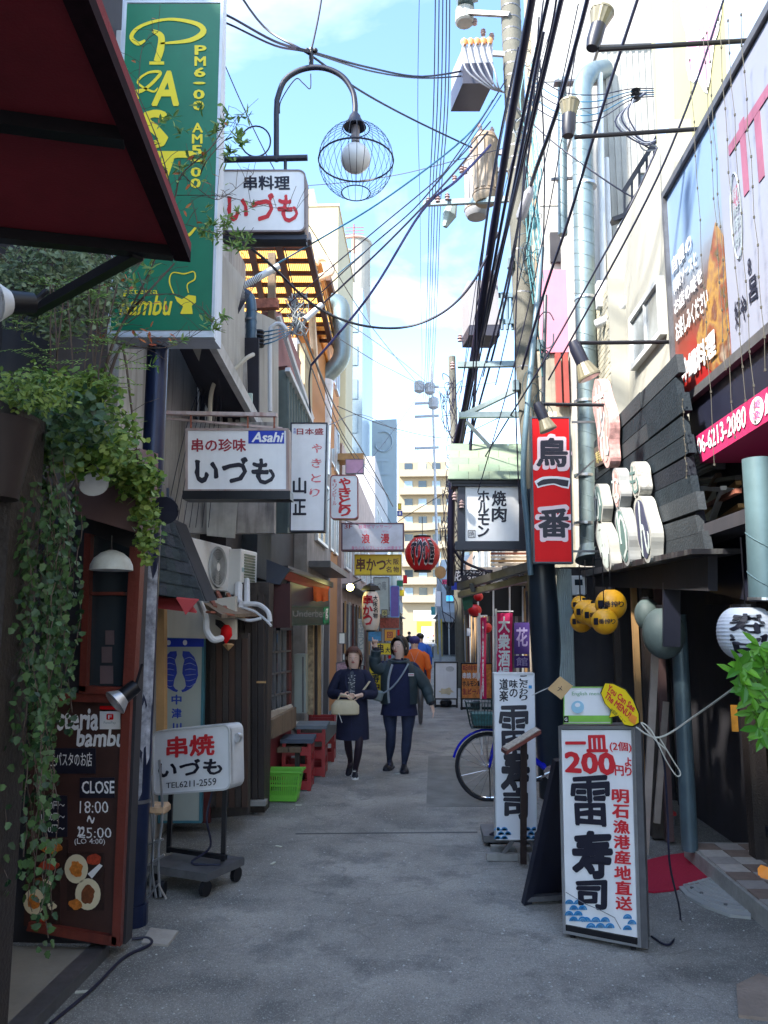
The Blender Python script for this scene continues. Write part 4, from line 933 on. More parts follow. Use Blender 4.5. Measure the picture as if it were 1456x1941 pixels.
def proj(p):
    d_ = V(p) - CAM; return (CXP + FPX * d_.dot(RT) / d_.dot(FW), CYP - FPX * d_.dot(UP) / d_.dot(FW))
def plx_px(y, z): return proj((1.9, y, z))
# white near part with oval and drips
H9 = zT - zB
MB().box(1.893, 1.899, yN, 4.72, zB + .01, zT - .01).build('white_panel', mat('billboard_white', (.27, .29, .37), .35, var=.08, scale=1.5), BB)
MB().prism([(1.889, y, z) for y, z in ((yN, zB + .9), (3.9, zB + .95), (4.02, zB + .7), (4.0, zB + .4), (3.85, zB + .1), (yN, zB + .1))], (-1, 0, 0), .003).build('printed_shape', mat('print_grey_green', (.16, .2, .18), .4, var=.1), BB)
for y, z0, z1 in ((4.35, .52, .8), (4.15, .5, .74), (4.5, .52, .6)): MB().box(1.888, 1.892, y - .035, y + .035, zB + H9 * z0, zB + H9 * z1).build('print_drip', mat('print_pink', (.3, .1, .16), .4, var=.2, scale=6), BB)
MB().box(1.887, 1.891, 3.6, 4.55, zB + H9 * .74, zB + H9 * .78).build('print_drip', MATS['print_pink'], BB)
txt(BB, '好や', bbq(4.62, 4.45, zB + .14, zB + .3), plx, tblk, off=.014, bold=.02, brush=.03); txt(BB, '8呂', bbq(4.4, 4.3, zB + .2, zB + .5), plx, tblk, vert=True, off=.014, bold=.02, brush=.03)
MB().tube([V((1.886, 4.5 + .075 * cos(a), zB + .8 + .27 * sin(a))) for a in [2 * pi * k / 24 for k in range(24)]], .005, 4, closed=True).build('oval_mark', tgrey, BB)
txt(BB, '新鮮串焼', bbq(4.55, 4.45, zB + .6, zB + 1.0), plx, tgrey, vert=True, off=.012, bold=.01)
fm_ = mat('food_print', (.5, .2, .08), .35, var=0); tb = fm_.node_tree; n1 = tb.nodes.new('ShaderNodeTexNoise'); n1.inputs['Scale'].default_value = 5; n1.inputs['Detail'].default_value = 6; g3 = tb.nodes.new('ShaderNodeNewGeometry'); tb.links.new(g3.outputs['Position'], n1.inputs['Vector']); r3 = tb.nodes.new('ShaderNodeValToRGB'); tb.links.new(n1.outputs[0], r3.inputs[0]); tb.links.new(r3.outputs[0], tb.nodes['Principled BSDF'].inputs['Base Color'])
for i, (p_, c_) in enumerate(((.3, (.06, .08, .02)), (.4, (.22, .05, .015)), (.47, (.25, .13, .05)), (.53, (.36, .2, .04)), (.6, (.13, .04, .02)), (.7, (.3, .24, .18)))):
    e = r3.color_ramp.elements[i] if i < 2 else r3.color_ramp.elements.new(p_); e.position = p_; e.color = (*c_, 1)
MB().prism([(1.896, y, z) for y, z in ((4.74, zB + .02), (4.74, zB + .8), (4.85, zB + .95), (5.0, zB + .75), (5.1, zB + .5), (5.3, zB + .35), (5.25, zB + .15), (5.05, zB + .02))], (-1, 0, 0), .002).build('printed_food', fm_, BB)
for i, (s_, z, h) in enumerate((('自慢の', .98, .12), ('特製ソースと', .82, .11), ('お店の味を', .66, .11), ('お楽しみください', .45, .15))):
    txt(BB, s_, bbq(yF - .08, yF - .5 - .08 * i, zB + z, zB + z + h), plx, twhite, off=.016, bold=.02, brush=.03)
txt(BB, '沖縄料理', bbq(yF - .14, yF - .82, zB + .1, zB + .27), plx, twhite, off=.018, bold=.05)
for i, (px, y0, y1) in enumerate(((1355, 60, 880), (1375, 30, 700), (1392, 0, 830), (1412, -20, 760), (1432, -20, 800), (1452, -20, 700), (1302, 770, 905))):
    o = thing('beaded_cord', ['first', 'second', 'third', 'fourth', 'fifth', 'sixth', 'short'][i] + (' (from left) of the beaded light cords hanging before the billboard' if i < 6 else ' beaded cord hanging below the far billboard corner'), 'light cord', PX(px, y1, 1.72), 'beaded cords before the billboard')
    a_ = PX(px - 22, y0, 1.72); a_.y = PX(px, y1, 1.72).y; b_ = PX(px, y1, 1.72); c_ = [lerp(a_, b_, k / 12) + V((0, .012 * sin(k * 2.3 + i), 0)) for k in range(13)]
    m9 = MB().tube(c_, .002, 4)
    for q in c_[::1]: m9.rbox(q, (.008, .008, .014))
    m9.build('cord', mat('cord_olive', (.07, .065, .05), .7), o, kind='stuff')
# upper pastel poster wall
UPW = thing('pastel_poster_wall', 'pastel yellow and blue printed wall panel with pink splash at the top right', 'poster wall', (2.3, 5, 5.5))
ppm = mat('pastel_yellow', (.4, .38, .2), .4, var=.06); MB().box(2.3, 2.4, 2.6, P(1282, 200, 7.17).y, 4.9, 9).build('panel', ppm, UPW)
up = PXp(2.3); pbq = lambda y0, y1, z0, z1: [proj((2.3, y0, z1)), proj((2.3, y1, z1)), proj((2.3, y1, z0)), proj((2.3, y0, z0))]
def wavy(y0, y1, z0, z1, amp=.07, k=7):
    pts = [(y0 + amp * sin(t * k), lerp(z0, z1, t)) for t in [i / 14 for i in range(15)]] + [(y1 + amp * sin(t * k + 2), lerp(z1, z0, t)) for t in [i / 14 for i in range(15)]]
    return pts
def flatx(par, name, pts, X, m, t=.002): return MB().prism([(X, y, z) for y, z in pts], (-1, 0, 0), t).build(name, m, par)
flatx(UPW, 'print_blue_band', wavy(6.6, 7.1, 5.0, 9), 2.296, mat('pastel_blue', (.4, .5, .68), .4, var=.05))
flatx(UPW, 'print_blue_band', wavy(4.6, 5.4, 5.0, 9), 2.295, mat('pastel_blue', (.4, .5, .68), .4))
flatx(UPW, 'print_splash', [(5.85 + (.42 + .05 * sin(a * 9)) * cos(a), 6.9 + (.85 + .1 * sin(a * 7)) * sin(a)) for a in [2 * pi * k / 40 for k in range(40)]], 2.292, twhite)
flatx(UPW, 'print_splash', [(5.85 + (.36 + .05 * sin(a * 9)) * cos(a), 6.9 + (.78 + .1 * sin(a * 7)) * sin(a)) for a in [2 * pi * k / 40 for k in range(40)]], 2.289, mat('pastel_pink', (.78, .35, .55), .4, var=.1, scale=5))
txt(UPW, '大人気', pbq(6.0, 5.7, 6.4, 7.5), up, twhite, vert=True, off=.014, bold=.03, brush=.03)
MB().tube([P(1276, 0, 6.9), P(1284, 345, 6.9)], .018, 6).build('edge_pole', black, UPW)
# pink phone sign
PK = thing('pink_phone_sign', 'pink shop sign with white phone number under the billboard', 'sign', PX(1390, 830, 2.0))
pkp = PXp(1.85)
pq = [(1318, 828), (1500, 702), (1500, 770), (1328, 878)]
panel(PK, 'panel', pq, pkp, .35, pinks)
txt(PK, '06-6213-2080', [(1323, 832), (1415, 768), (1416, 808), (1326, 862)], pkp, twhite, off=.006, bold=.02)
c_ = [pkp.hit(1436 + 13 * cos(a), 778 + 26 * sin(a) - 5 * cos(a)) + pkp.n * .006 for a in [2 * pi * k / 20 for k in range(20)]]
MB().prism(c_, pkp.n, .003).build('round_logo', twhite, PK); txt(PK, '美楽', [(1429, 762), (1444, 752), (1444, 792), (1429, 800)], pkp, tpink, off=.009, vert=True, bold=.01)
txt(PK, '鮨居', [(1452, 748), (1490, 722), (1490, 765), (1452, 788)], pkp, twhite, off=.006)
boxpart(BB, 'underside_box', navy, 1.92, 2.55, 2.6, 5.6, 3.05, zB - .06)
# vent louvre + clutter above the dark fascia
LV = thing('louvred_vent', 'beige louvred vent box between the timber wall and the pink sign', 'vent', PX(1335, 860, 2.1))
lp = PXp(2.1)
panel(LV, 'box', [(1312, 790), (1345, 768), (1350, 890), (1322, 905)], Pl((2.16, 0, 0), (1, 0, 0)), .1, darkst)
for k in range(16):
    t = k / 16; a = (lerp(1310, 1322, t), lerp(790, 900, t)); b = (lerp(1338, 1352, t), lerp(772, 886, t))
    panel(LV, 'louvre', [a, b, (b[0], b[1] + 4), (a[0], a[1] + 4)], lp, .03, mat('beige_louvre', (.5, .46, .4), .6))
for i, (a, b, m) in enumerate((((1322, 980), (1400, 915), tanw), ((1330, 1010), (1405, 958), tanw), ((1335, 945), (1362, 900), oldw), ((1325, 915), (1400, 905), black), ((1325, 925), (1395, 930), pvc), ((1350, 985), (1372, 925), pvc), ((1340, 960), (1400, 930), rust))):
    o_ = thing('stored_timber', ['long tan lath', 'second tan lath just below the first', 'short old plank standing steeply', 'black batten lying near the top', 'white strip lying under the black batten', 'white pipe offcut standing', 'rusty bar lying'][i] + ' in the clutter behind the drainpipe', 'timber', PX(*a, 2.2))
    MB().bar(PX(*a, 2.2), PX(*b, 2.2 - .03 * i), .04, .03).build('lath', m, o_)
panel(R1, 'fascia_panel', [(1322, 990), (1420, 975), (1424, 1140), (1335, 1120)], Pl((2.0, 0, 0), (1, 0, 0)), .08, navy)
boxpart(R1, 'clutter_shelf', darkwall, 2.3, 2.6, 3.5, 6.2, 2.4, 3.1)
# big round duct at the right edge
DD = thing('drain_duct', 'fat grey blue vertical duct at the right edge under the pink sign', 'duct', P(1435, 1140, 4.1))
bgm = mat('blue_grey_paint', (.11, .18, .2), .45, .2, var=.2, scale=4, streak=.3, dirt=(.1, .13, .15))
duct(DD, [P(1448, 1138, 4.1), P(1440, 960, 4.1), P(1434, 870, 4.1)], 26 / 1500 * 4.1, bgm, True, step=.2)
MB().cyl(P(1448, 1139, 4.1), P(1448, 1134, 4.1), 28 / 1500 * 4.1, n=24).build('flange', steel, DD)
DP = thing('drainpipe', 'grey blue round drainpipe standing at the end of the checkered step', 'pipe', P(1310, 1610, 6.2))
pm2 = mat('teal_grey_pipe', (.09, .14, .17), .4, .2, var=.2, streak=.3)
MB().cyl(P(1308, 1612, 6.3), P(1286, 1165, 6.3), .06, n=16).build('pipe', pm2, DP, smooth=True)
# dark lanterns in the shade
for i, (px, py, r, lb) in enumerate(((1228, 1165, 24, 'dim grey green paper lantern hanging at the back of the dark shopfront'), (1258, 1200, 38, 'large dim grey lantern half hidden by an added shadow board in the shopfront'))):
    o_ = thing('grey_lantern', lb, 'lantern', P(px, py, 6.6 - i * .4)); Y = 6.6 - i * .4
    MB().ball(P(px, py, Y), r / 1500 * Y, 20, 12, sz=1.25).build('paper_shell', mat('grey_green_paper', (.1, .14, .14), .6, var=.2, scale=8), o_, smooth=True)
    MB().cyl(P(px, py, Y) + V((0, 0, r / 1500 * Y * 1.2)), P(px, py, Y) + V((0, 0, r / 1500 * Y * 1.35)), .05, n=12).build('cap', black, o_)
o_ = thing('lantern_shadow_board', 'added black board standing in for shadow over the grey lantern', 'board', P(1272, 1170, 6.0)); panel(o_, 'board', (1258, 1100, 1290, 1226), PY(6.0), .03, navy)  # dark panel added in place of shadow across half the lantern
# white lantern with brush writing
WL = thing('white_paper_lantern', 'large ribbed white lantern with black brush writing at the right edge', 'lantern', P(1415, 1245, 4.2))
c0_ = P(1416, 1200, 4.2); Rl = 52 / 1500 * 4.2
prof = []
for i in range(37):
    a = -pi / 2 + pi * (i / 36) * .80 + pi * .10; rr_ = Rl * cos(a) ** .7 * (1 + (.012 if i % 2 else 0)); prof.append((rr_, Rl * .95 * sin(a)))
MB().lathe(prof, c0_, 32).build('paper_shell', mat('lantern_white', (.68, .72, .78), .6, var=.04), WL, smooth=False)
for s_ in (-1, 1): MB().cyl(c0_ + V((0, 0, s_ * Rl * .88)), c0_ + V((0, 0, s_ * Rl * 1.0)), Rl * .5, n=20).build('cap', black, WL)
MB().cyl(c0_ + V((0, 0, Rl)), c0_ + V((0, 0, Rl * 1.0 + .35)), .004, n=5).build('cord', black, WL)
def lantern_txt(par, c, R, s, m, u0, u1, z0, z1, bold=.04, brush=.03, vert=True, rz=None, off=.004, power=1):
    """wrap characters on a lantern surface facing the camera; u in radians"""
    base = atan2((CAM - c).x, -(CAM - c).y) if rz is None else rz; mb = MB(); n = len(s)
    for i, ch in enumerate(s):
        vs, fs = glyph(ch, bold); 
        if not vs: continue
        xa, xb = min(x for x, y in vs), max(x for x, y in vs); ya, yb = min(y for x, y in vs), max(y for x, y in vs)
        for q_, (ox, oy) in enumerate(copies(bold)):
         out = []
         for x, y in [(x + ox, y + oy) for x, y in vs]:
             x, y = x + wob(x, y, i, brush), y + wob(y, x, i, brush)
             u = (x - xa) / (xb - xa + 1e-6); v = (y - ya) / (yb - ya + 1e-6)
             if vert: a = lerp(u0, u1, u); z = lerp(z1 - (z1 - z0) * (i + .95) / n, z1 - (z1 - z0) * (i + .05) / n, v)
             else: a = lerp(u0 + (u1 - u0) * (i + .05) / n, u0 + (u1 - u0) * (i + .95) / n, u); z = lerp(z0, z1, v)
             r = R(z) + off + q_ * .00012; ang = base + a; out.append(c + V((r * sin(ang), -r * cos(ang), z)))
         mb.add(out, fs)
    return mb.build('lettering', m, par)
sph = lambda R, e=1.0: (lambda z: R * sqrt(max(.02, 1 - (z / (R * e)) ** 2)))
lantern_txt(WL, c0_, lambda z: Rl * max(.2, (1 - (z / (Rl * .95)) ** 2)) ** .35 * 1.0, '寿司', tblk, -.55, .6, -Rl * .75, Rl * .7, bold=.05)
# yellow lanterns
for i, (px, py, r, Y) in enumerate(((1158, 1146, 31, 6.3), (1146, 1178, 26, 6.2), (1128, 1166, 25, 6.6), (1112, 1160, 25, 6.9), (1102, 1178, 22, 7.2), (1100, 1146, 18, 7.5))):
    lb = ['largest and highest yellow lantern of the cluster', 'yellow lantern just under the largest one', 'middle yellow lantern of the cluster', 'fourth yellow lantern from the right in the cluster', 'lowest left yellow lantern of the cluster', 'small upper left yellow lantern of the cluster'][i]
    c = P(px, py, Y); R = r * .93 / 1500 * Y
    o_ = thing('yellow_lantern', lb, 'lantern', c - V((0, 0, R)), 'yellow lanterns under the black eave')
    MB().ball(c, R, 22, 14).build('shell', mat('lantern_yellow', (.85, .4, .015), .4, var=.08, scale=8), o_, smooth=True)
    lantern_txt(o_, c, sph(R), '一番搾り', tblk, -.9, .9, -.18 * R, .18 * R, bold=.02, vert=False, brush=0)
    MB().cyl(c + V((0, 0, R * .95)), c + V((0, 0, R * 1.12)), R * .3, n=10).build('cap', black, o_)
    MB().cyl(c + V((0, 0, R)), V((c.x, c.y, 2.33)), .004, n=4).build('cord', black, o_)
# ================================================================== SIGNS, LEFT
def sgn(name, label, b, Y, t, face, frame, cat='sign', rnd=0, fw=.02, pl=None, fr=True):
    pl = pl or PY(Y); q = q4(b); o = thing(name, label, cat, pl.hit((q[2][0] + q[3][0]) / 2, (q[2][1] + q[3][1]) / 2))
    panel(o, 'cabinet', b, pl, t, frame, off=-.006, rnd=rnd); 
    panel(o, 'face', b, pl, .006, face, off=.001, rnd=max(0, rnd - fw / 2), inset=fw * .8)
    if fr: ring(o, 'frame', b, pl, .03, fw, frame, off=.008, rnd=rnd)
    return o, pl
# green vertical restaurant sign
GY = 4.75
G = thing('green_vertical_sign', 'huge green vertical sign with yellow curly letters behind the plant branches', 'sign', P(300, 640, GY))
gp = PY(GY); gq = [(246, -330), (420, -330), (402, 638), (206, 638)]
panel(G, 'cabinet', gq, gp, .22, mat('sign_side_white', (.62, .66, .74), .45, var=.06, streak=.15), off=-.004)
panel(G, 'face', [(238, 8), (419, 8), (402, 626), (208, 626)], gp, .01, green, off=.004)
panel(G, 'face', [(244, -330), (420, -330), (419, 4), (239, 4)], gp, .01, green, off=.004)
ring(G, 'frame', [(237, 2), (424, 2), (406, 640), (204, 640)], gp, .05, .018, mat('sign_trim', (.6, .64, .7), .4, .2), off=.008)
slabpts(G, 'side_panel', mat('sign_side_white', (.62, .66, .74), .45), [(424, -330), (433, -330), (418, 640), (406, 640)], [GY, GY + .26, GY + .26, GY], (-.004, 0, 0))
# letters: P A S T A with swashes
def gt(s, b, **k): return txt(G, s, b, gp, tyel, off=.008, **k)
def stroke(par, pxs, pl, wds, m, off=.008, name='swash'):
    """brush stroke along pixel points with varying half width in pixels"""
    pts = catm([V((x, y, 0)) for x, y in pxs], 5); n = len(pts); L_, R__ = [], []
    for i, p in enumerate(pts):
        d_ = (pts[min(i + 1, n - 1)] - pts[max(i - 1, 0)]).normalized(); u = i / (n - 1) * (len(wds) - 1); k = min(int(u), len(wds) - 2); w_ = lerp(wds[k], wds[k + 1], u - k)
        L_.append(pl.hit(p.x - d_.y * w_, p.y + d_.x * w_) + pl.n * off); R__.append(pl.hit(p.x + d_.y * w_, p.y - d_.x * w_) + pl.n * off)
    mb = MB(); mb.add(L_ + R__, [(i, i + 1, n + i + 1, n + i) for i in range(n - 1)]); return mb.build(name, m, par)
stroke(G, [(276, 78), (262, 84), (250, 70), (270, 50), (320, 38), (372, 46), (386, 62), (360, 78), (305, 84)], gp, [2, 4, 4, 3, 2.5, 4, 6, 4, 1.5], tyel)
stroke(G, [(290, 60), (306, 70), (305, 95), (298, 118)], gp, [3, 6, 7, 6], tyel); stroke(G, [(284, 121), (312, 121)], gp, [3, 3], tyel)
gt('A', (290, 138, 338, 200), bold=.035, skew=.15); stroke(G, [(262, 190), (256, 178), (276, 170), (298, 150), (304, 138), (280, 140), (262, 158), (290, 175), (300, 168)], gp, [5, 5, 3, 3, 3, 2, 2, 2, 1], tyel)
gt('S', (270, 212, 316, 280), bold=.04); gt('T', (262, 290, 345, 352), bold=.03, skew=.2); stroke(G, [(262, 314), (250, 304), (268, 294), (310, 300), (348, 296)], gp, [2, 2, 3, 4, 2], tyel)
gt('A', (300, 376, 336, 420), bold=.04, skew=.15); stroke(G, [(330, 448), (356, 448), (372, 432)], gp, [2, 3, 2], tyel)
for i, ch in enumerate('PM6・00 AM5・00'):
    if ch != ' ': y = 88 + i * 21.0; gt(ch, (371 - i * .7, y + (6 if ch == '・' else 0), 391 - i * .9, y + (10 if ch == '・' else 17)), bold=.03)
gt('bambu', (228, 560, 322, 598), bold=.02, skew=.3)
gt('osteria', (232, 548, 300, 558), bold=.0)
stroke(G, [(330, 558), (322, 535), (328, 518), (350, 520), (368, 516), (370, 530), (356, 540), (358, 556)], gp, [1, 1.3, 1, 1.3, 1, 1.3, 1, 1], tyel)
MB().prism([gp.hit(*p) + gp.n * .008 for p in ((332, 562), (346, 568), (358, 560), (372, 562), (372, 574), (364, 580), (366, 596), (342, 596), (348, 582), (336, 572))], gp.n, .002).build('chef_mark', tyel, G)
# white AC box and bracket behind sign
o = thing('wall_box', 'plain white junction box on the grey pier left of the green sign', 'box', P(210, 118, 5.3)); panel(o, 'cover', (191, 56, 231, 118), PY(5.3), .2, pvc, bevel=.008); panel(o, 'bracket', (196, 118, 230, 142), PY(5.36), .2, black)
# blue street pole with posters
BP = thing('blue_street_pole', 'dark blue round pole with torn posters beside the chalk menu board', 'pole', P(250, 1755, 4.66))
pb = mat('blue_black_pole', (.012, .02, .06), .3, .3, var=.3, scale=6, streak=.3, dirt=(.04, .06, .12))
b0, b1 = PZ(252, 1752, 0), P(297, 640, 4.66)
MB().cyl(b0, (b0.x + .0, b0.y, 3.7), .069, n=20).build('shaft', pb, BP, smooth=True)
pst = mat('torn_poster', (.38, .4, .46), .8, var=.7, scale=14, streak=.5, dirt=(.02, .03, .1))
for z0, z1, a0, a1 in ((1.35, 2.1, -.5, 1.3), (1.0, 1.3, -.2, 1.2), (.78, .98, -1.0, .6)):
    mb = MB(); k = 10; vs = []
    for i in range(k + 1):
        a = lerp(a0, a1, i / k)
        for z in (z0 + R_.uniform(-.08, .05), z1 + R_.uniform(-.05, .08)): vs.append((b0.x + .0715 * sin(a), b0.y - .0715 * cos(a), z))
    mb.add(vs, [(2 * i, 2 * i + 2, 2 * i + 3, 2 * i + 1) for i in range(k)]); mb.build('poster', pst, BP)
for z in (.7, 2.35): MB().cyl((b0.x, b0.y, z), (b0.x, b0.y, z + .02), .073, n=18).build('band', darkst, BP)
MB().cyl((b0.x, b0.y, 0), (b0.x, b0.y, .12), .085, n=18).build('foot', pb, BP)
# street lamp: bar, arch, cage
LY = 6.0
SL = thing('cage_street_lamp', 'arched black lamp arm with wire cage globe hanging over the alley', 'street lamp', P(524, 300, LY))
MB().tube([P(524, 305, LY), P(524, 215, LY)] + catm([P(525, 190, LY), P(538, 155, LY), P(562, 136, LY), P(592, 128, LY), P(622, 131, LY), P(650, 146, LY), P(668, 172, LY), P(673, 196, LY), P(673, 216, LY)], 5), .023, 12).build('arm', navy, SL, smooth=True)
MB().cyl(P(424, 303, LY), P(583, 299, LY), .025, n=12).build('wall_bar', navy, SL)
gc = P(675, 305, LY); Rg = 77 / 1500 * LY
MB().lathe([(.024, .0), (.045, -.03), (.055, -.06), (.09, -.12), (.095, -.13), (.03, -.11)], P(673, 214, LY), 20).build('hood', navy, SL, smooth=True)
MB().cyl(P(674, 240, LY), P(674, 270, LY), .035, n=14).build('socket', mat('grey_socket', (.2, .18, .2), .5), SL)
MB().ball(P(674, 300, LY), 31 / 1500 * LY, 24, 14).build('globe', mat('milk_glass', (.62, .63, .64), .25, var=.03), SL, smooth=True)
cg = MB()
tilt = Matrix.Rotation(radians(10), 3, 'X')
def sp(a, b): return gc + V((Rg * cos(b) * cos(a), Rg * cos(b) * sin(a), Rg * sin(b)))
for k in range(30): cg.tube([sp(2 * pi * k / 30, lerp(-1.18, 1.25, t / 10)) for t in range(11)], .0022, 4)
for b_, r in ((-1.18, .005), (0, .006), (.02, .004), (1.2, .004)): cg.tube([sp(2 * pi * q / 36, b_) for q in range(36)], r, 5, closed=True)
cg.build('wire_cage', navy, SL, smooth=True)
MB().tube(catm([P(590, 128, LY), P(590, 105, LY), P(590, 92, LY)]), .02, 8).build('top_clamp', black, SL)
for px in (582, 590, 598): MB().ball(P(px, 96, LY), .022, 8, 6).build('insulator', black, SL)
MB().tube(catm([P(530, 215, LY), P(533, 190, LY), P(560, 150, LY), P(575, 158, LY), P(588, 168, LY), P(589, 140, LY)]), .005, 5).build('lamp_cord', black, SL)
MB().tube([P(485 + 28 * cos(a), 268 + 29 * sin(a), LY) for a in [2 * pi * k / 24 for k in range(24)]], .007, 5, closed=True).build('scroll', navy, SL)
# 串料理 いづも
o, pl = sgn('hanging_shop_sign', 'rounded white sign with red writing hanging under the lamp bar', (398, 322, 580, 440), 5.95, .16, white, mat('sign_rim_brown', (.25, .2, .2), .5), rnd=.06, fw=.014)
txt(o, '串料理', (463, 334, 549, 360), pl, tblk, bold=.03, brush=.01); txt(o, 'いづも', (432, 368, 565, 420), pl, tred, bold=.035, brush=.03)
MB().cyl(P(541, 300, LY), P(541, 324, LY), .014).build('hanger', navy, o); MB().bar(P(412, 452, 6.0), P(582, 452, 6.0), .05, .04).build('lower_bar', navy, o)
panel(o, 'under_tray', (420, 438, 578, 452), PY(5.98), .14, black)
# 串の珍味 いづも
o, pl = sgn('lit_shop_sign', 'wide white sign with black brush writing and blue beer logo corner', (352, 812, 547, 932), 6.4, .14, white, mat('rusty_rim', (.4, .32, .3), .6, var=.3, streak=.7, dirt=(.25, .08, .05)), fw=.02)
txt(o, '串の珍味', (364, 832, 466, 856), pl, tdred, bold=.025, brush=.015); txt(o, 'いづも', (371, 868, 521, 916), pl, tblk, bold=.045, brush=.03)
panel(o, 'logo_panel', (471, 816, 539, 841), pl, .002, asahib, off=.004); txt(o, 'Asahi', (478, 820, 534, 838), pl, twhite, bold=.03, skew=.25, off=.006)
panel(o, 'base_box', (346, 930, 550, 946), PY(6.38), .18, black)
bar_ = thing('rusty_sign_bar', 'rust streaked double bar reaching out above the wide white sign', 'bracket', P(310, 785, 6.5))
MB().bar(P(312, 783, 6.45), P(525, 787, 6.45), .05, .03).build('upper_bar', rustw, bar_); MB().bar(P(314, 793, 6.5), P(535, 812, 6.5), .018).build('lower_bar', rustw, bar_)
for x in (362, 470, 520): MB().bar(P(x, 786, 6.45), P(x, 812, 6.42), .014).build('hanger', rust, bar_)
# 日本盛 / 山正 やきとり
o, pl = sgn('vertical_yakitori_sign', 'tall white vertical sign with faded red kana and two black characters', [(551, 801), (621, 801), (616, 1008), (549, 1008)], 8.0, .12, white, navy, fw=.014)
txt(o, '日本盛', (563, 812, 613, 824), pl, tdred, bold=.02); txt(o, '清酒', (556, 811, 561, 822), pl, tblue, vert=True, bold=.0)
txt(o, '山正', (556, 900, 580, 982), pl, tblk, vert=True, bold=.035, fill=.7); 
for ch, x, y in (('や', 601, 850), ('き', 600, 878), ('と', 599, 906), ('り', 597, 934)): txt(o, ch, (x - 9, y - 8, x + 9, y + 8), pl, mat('faded_red', (.72, .15, .17), .5, var=0), bold=.01, brush=.05)
# やきとり rounded
o, pl = sgn('small_yakitori_sign', 'small rounded white sign with thick red kana beside the tall vertical one', (626, 900, 679, 984), 9.6, .12, white, mat('dark_red_rim', (.35, .1, .1), .5), rnd=.05, fw=.012)
txt(o, 'やきとり', (643, 906, 664, 978), pl, tred, vert=True, bold=.05, fill=.98); txt(o, 'キリンビール', (631, 908, 638, 958), pl, tred, vert=True, bold=.01)
# 3F 浪漫
o, pl = sgn('massage_sign', 'white rectangular massage parlour sign with pink lettering in a dark frame', (647, 991, 766, 1044), 12, .2, mat('cool_white_face', (.6, .62, .72), .35), mat('wine_frame', (.12, .05, .08), .5), fw=.02)
txt(o, '3F', (653, 994, 668, 1002), pl, tdred, bold=.01); txt(o, '台湾式マッサージ', (680, 994, 743, 1002), pl, tpink, bold=.0)
txt(o, '浪', (686, 1012, 701, 1030), pl, tred, bold=.02); txt(o, '漫', (722, 1012, 738, 1030), pl, tred, bold=.02); txt(o, 'ロ', (691, 1006, 695, 1009), pl, tpink, bold=0); txt(o, 'マン', (724, 1006, 736, 1009), pl, tpink, bold=0)
txt(o, '身も心もリフレッシュ出来ます', (666, 1035, 761, 1042), pl, tpink, bold=.005)
# 串かつ yellow
o, pl = sgn('yellow_skewer_sign', 'yellow horizontal sign with dark brush writing under the massage sign', (672, 1051, 761, 1090), 12.3, .16, yel, mat('yellow_rim', (.6, .42, .02), .5), fw=.02)
brn = mat('lettering_brown', (.12, .03, .01), .5, var=0)
txt(o, '串かつ', (676, 1058, 731, 1082), pl, brn, bold=.03, brush=.02)
for s_, x, y in (('大', 737, 1064), ('阪', 751, 1064), ('名', 737, 1079), ('物', 751, 1079)): txt(o, s_, (x - 5, y - 5, x + 5, y + 6), pl, brn, bold=.02)
# 串かつ paper lantern
def lantern_c(name, label, px, py0, py1, wpx, Y, m, e=.55, cap=black):
    c = P(px, (py0 + py1) / 2, Y); H_ = (py1 - py0) / 1500 * Y; R = wpx / 2 / 1500 * Y
    o = thing(name, label, 'lantern', c - V((0, 0, H_ / 2)))
    prof = []
    for i in range(25):
        z = -1 + 2 * i / 24; r = R * (1 - abs(z) ** (4 if e > .6 else 2.2) * (.35 if e > .6 else .55)); prof.append((r * (1 + (.012 if i % 2 else 0)), z * H_ / 2))
    MB().lathe(prof, c, 24).build('paper_shell', m, o)
    for s_ in (-1, 1): MB().cyl(c + V((0, 0, s_ * H_ / 2 * .98)), c + V((0, 0, s_ * H_ / 2 * 1.08)), R * .5, n=16).build('cap', cap, o)
    MB().cyl(c + V((0, 0, H_ / 2)), c + V((0, 0, H_ / 2 + .3)), .006, n=5).build('cord', black, o)
    return o, c, R, H_
o, c, R, H_ = lantern_c('white_cylinder_lantern', 'tall white barrel lantern with red and black writing above the pointing person', 703, 1122, 1194, 34, 11.0, mat('warm_paper', (.85, .68, .55), .6, var=.05), .8)
fR = lambda z: R; lantern_txt(o, c, fR, '串かつ', tred, -.9, .15, -H_ * .38, H_ * .42, bold=.06, off=.006); lantern_txt(o, c, fR, '大阪名物', tblk, .25, .8, -H_ * .2, H_ * .4, bold=.02, off=.006)
MB().lathe([(R * 1.1, 0), (R * .8, .06), (.01, .1)], c + V((0, 0, H_ / 2 + .02)), 4).build('little_roof', black, o)
# red round lantern
o, c, R, H_ = lantern_c('red_round_lantern', 'big round red lantern with black and white brush writing over the alley', 801, 1018, 1082, 66, 11.5, mat('lantern_red', (.6, .012, .02), .35, var=.08), .5)
rl = lambda z: R * (1 - abs(z / (H_ / 2)) ** 2.2 * .55) + .004
lantern_txt(o, c, rl, 'すりむ屋', twhite, -.75, .75, -H_ * .33, H_ * .4, bold=.075, off=.006, vert=False); lantern_txt(o, c, rl, 'すりむ屋', tblk, -.72, .72, -H_ * .30, H_ * .38, bold=.03, off=.014, vert=False)
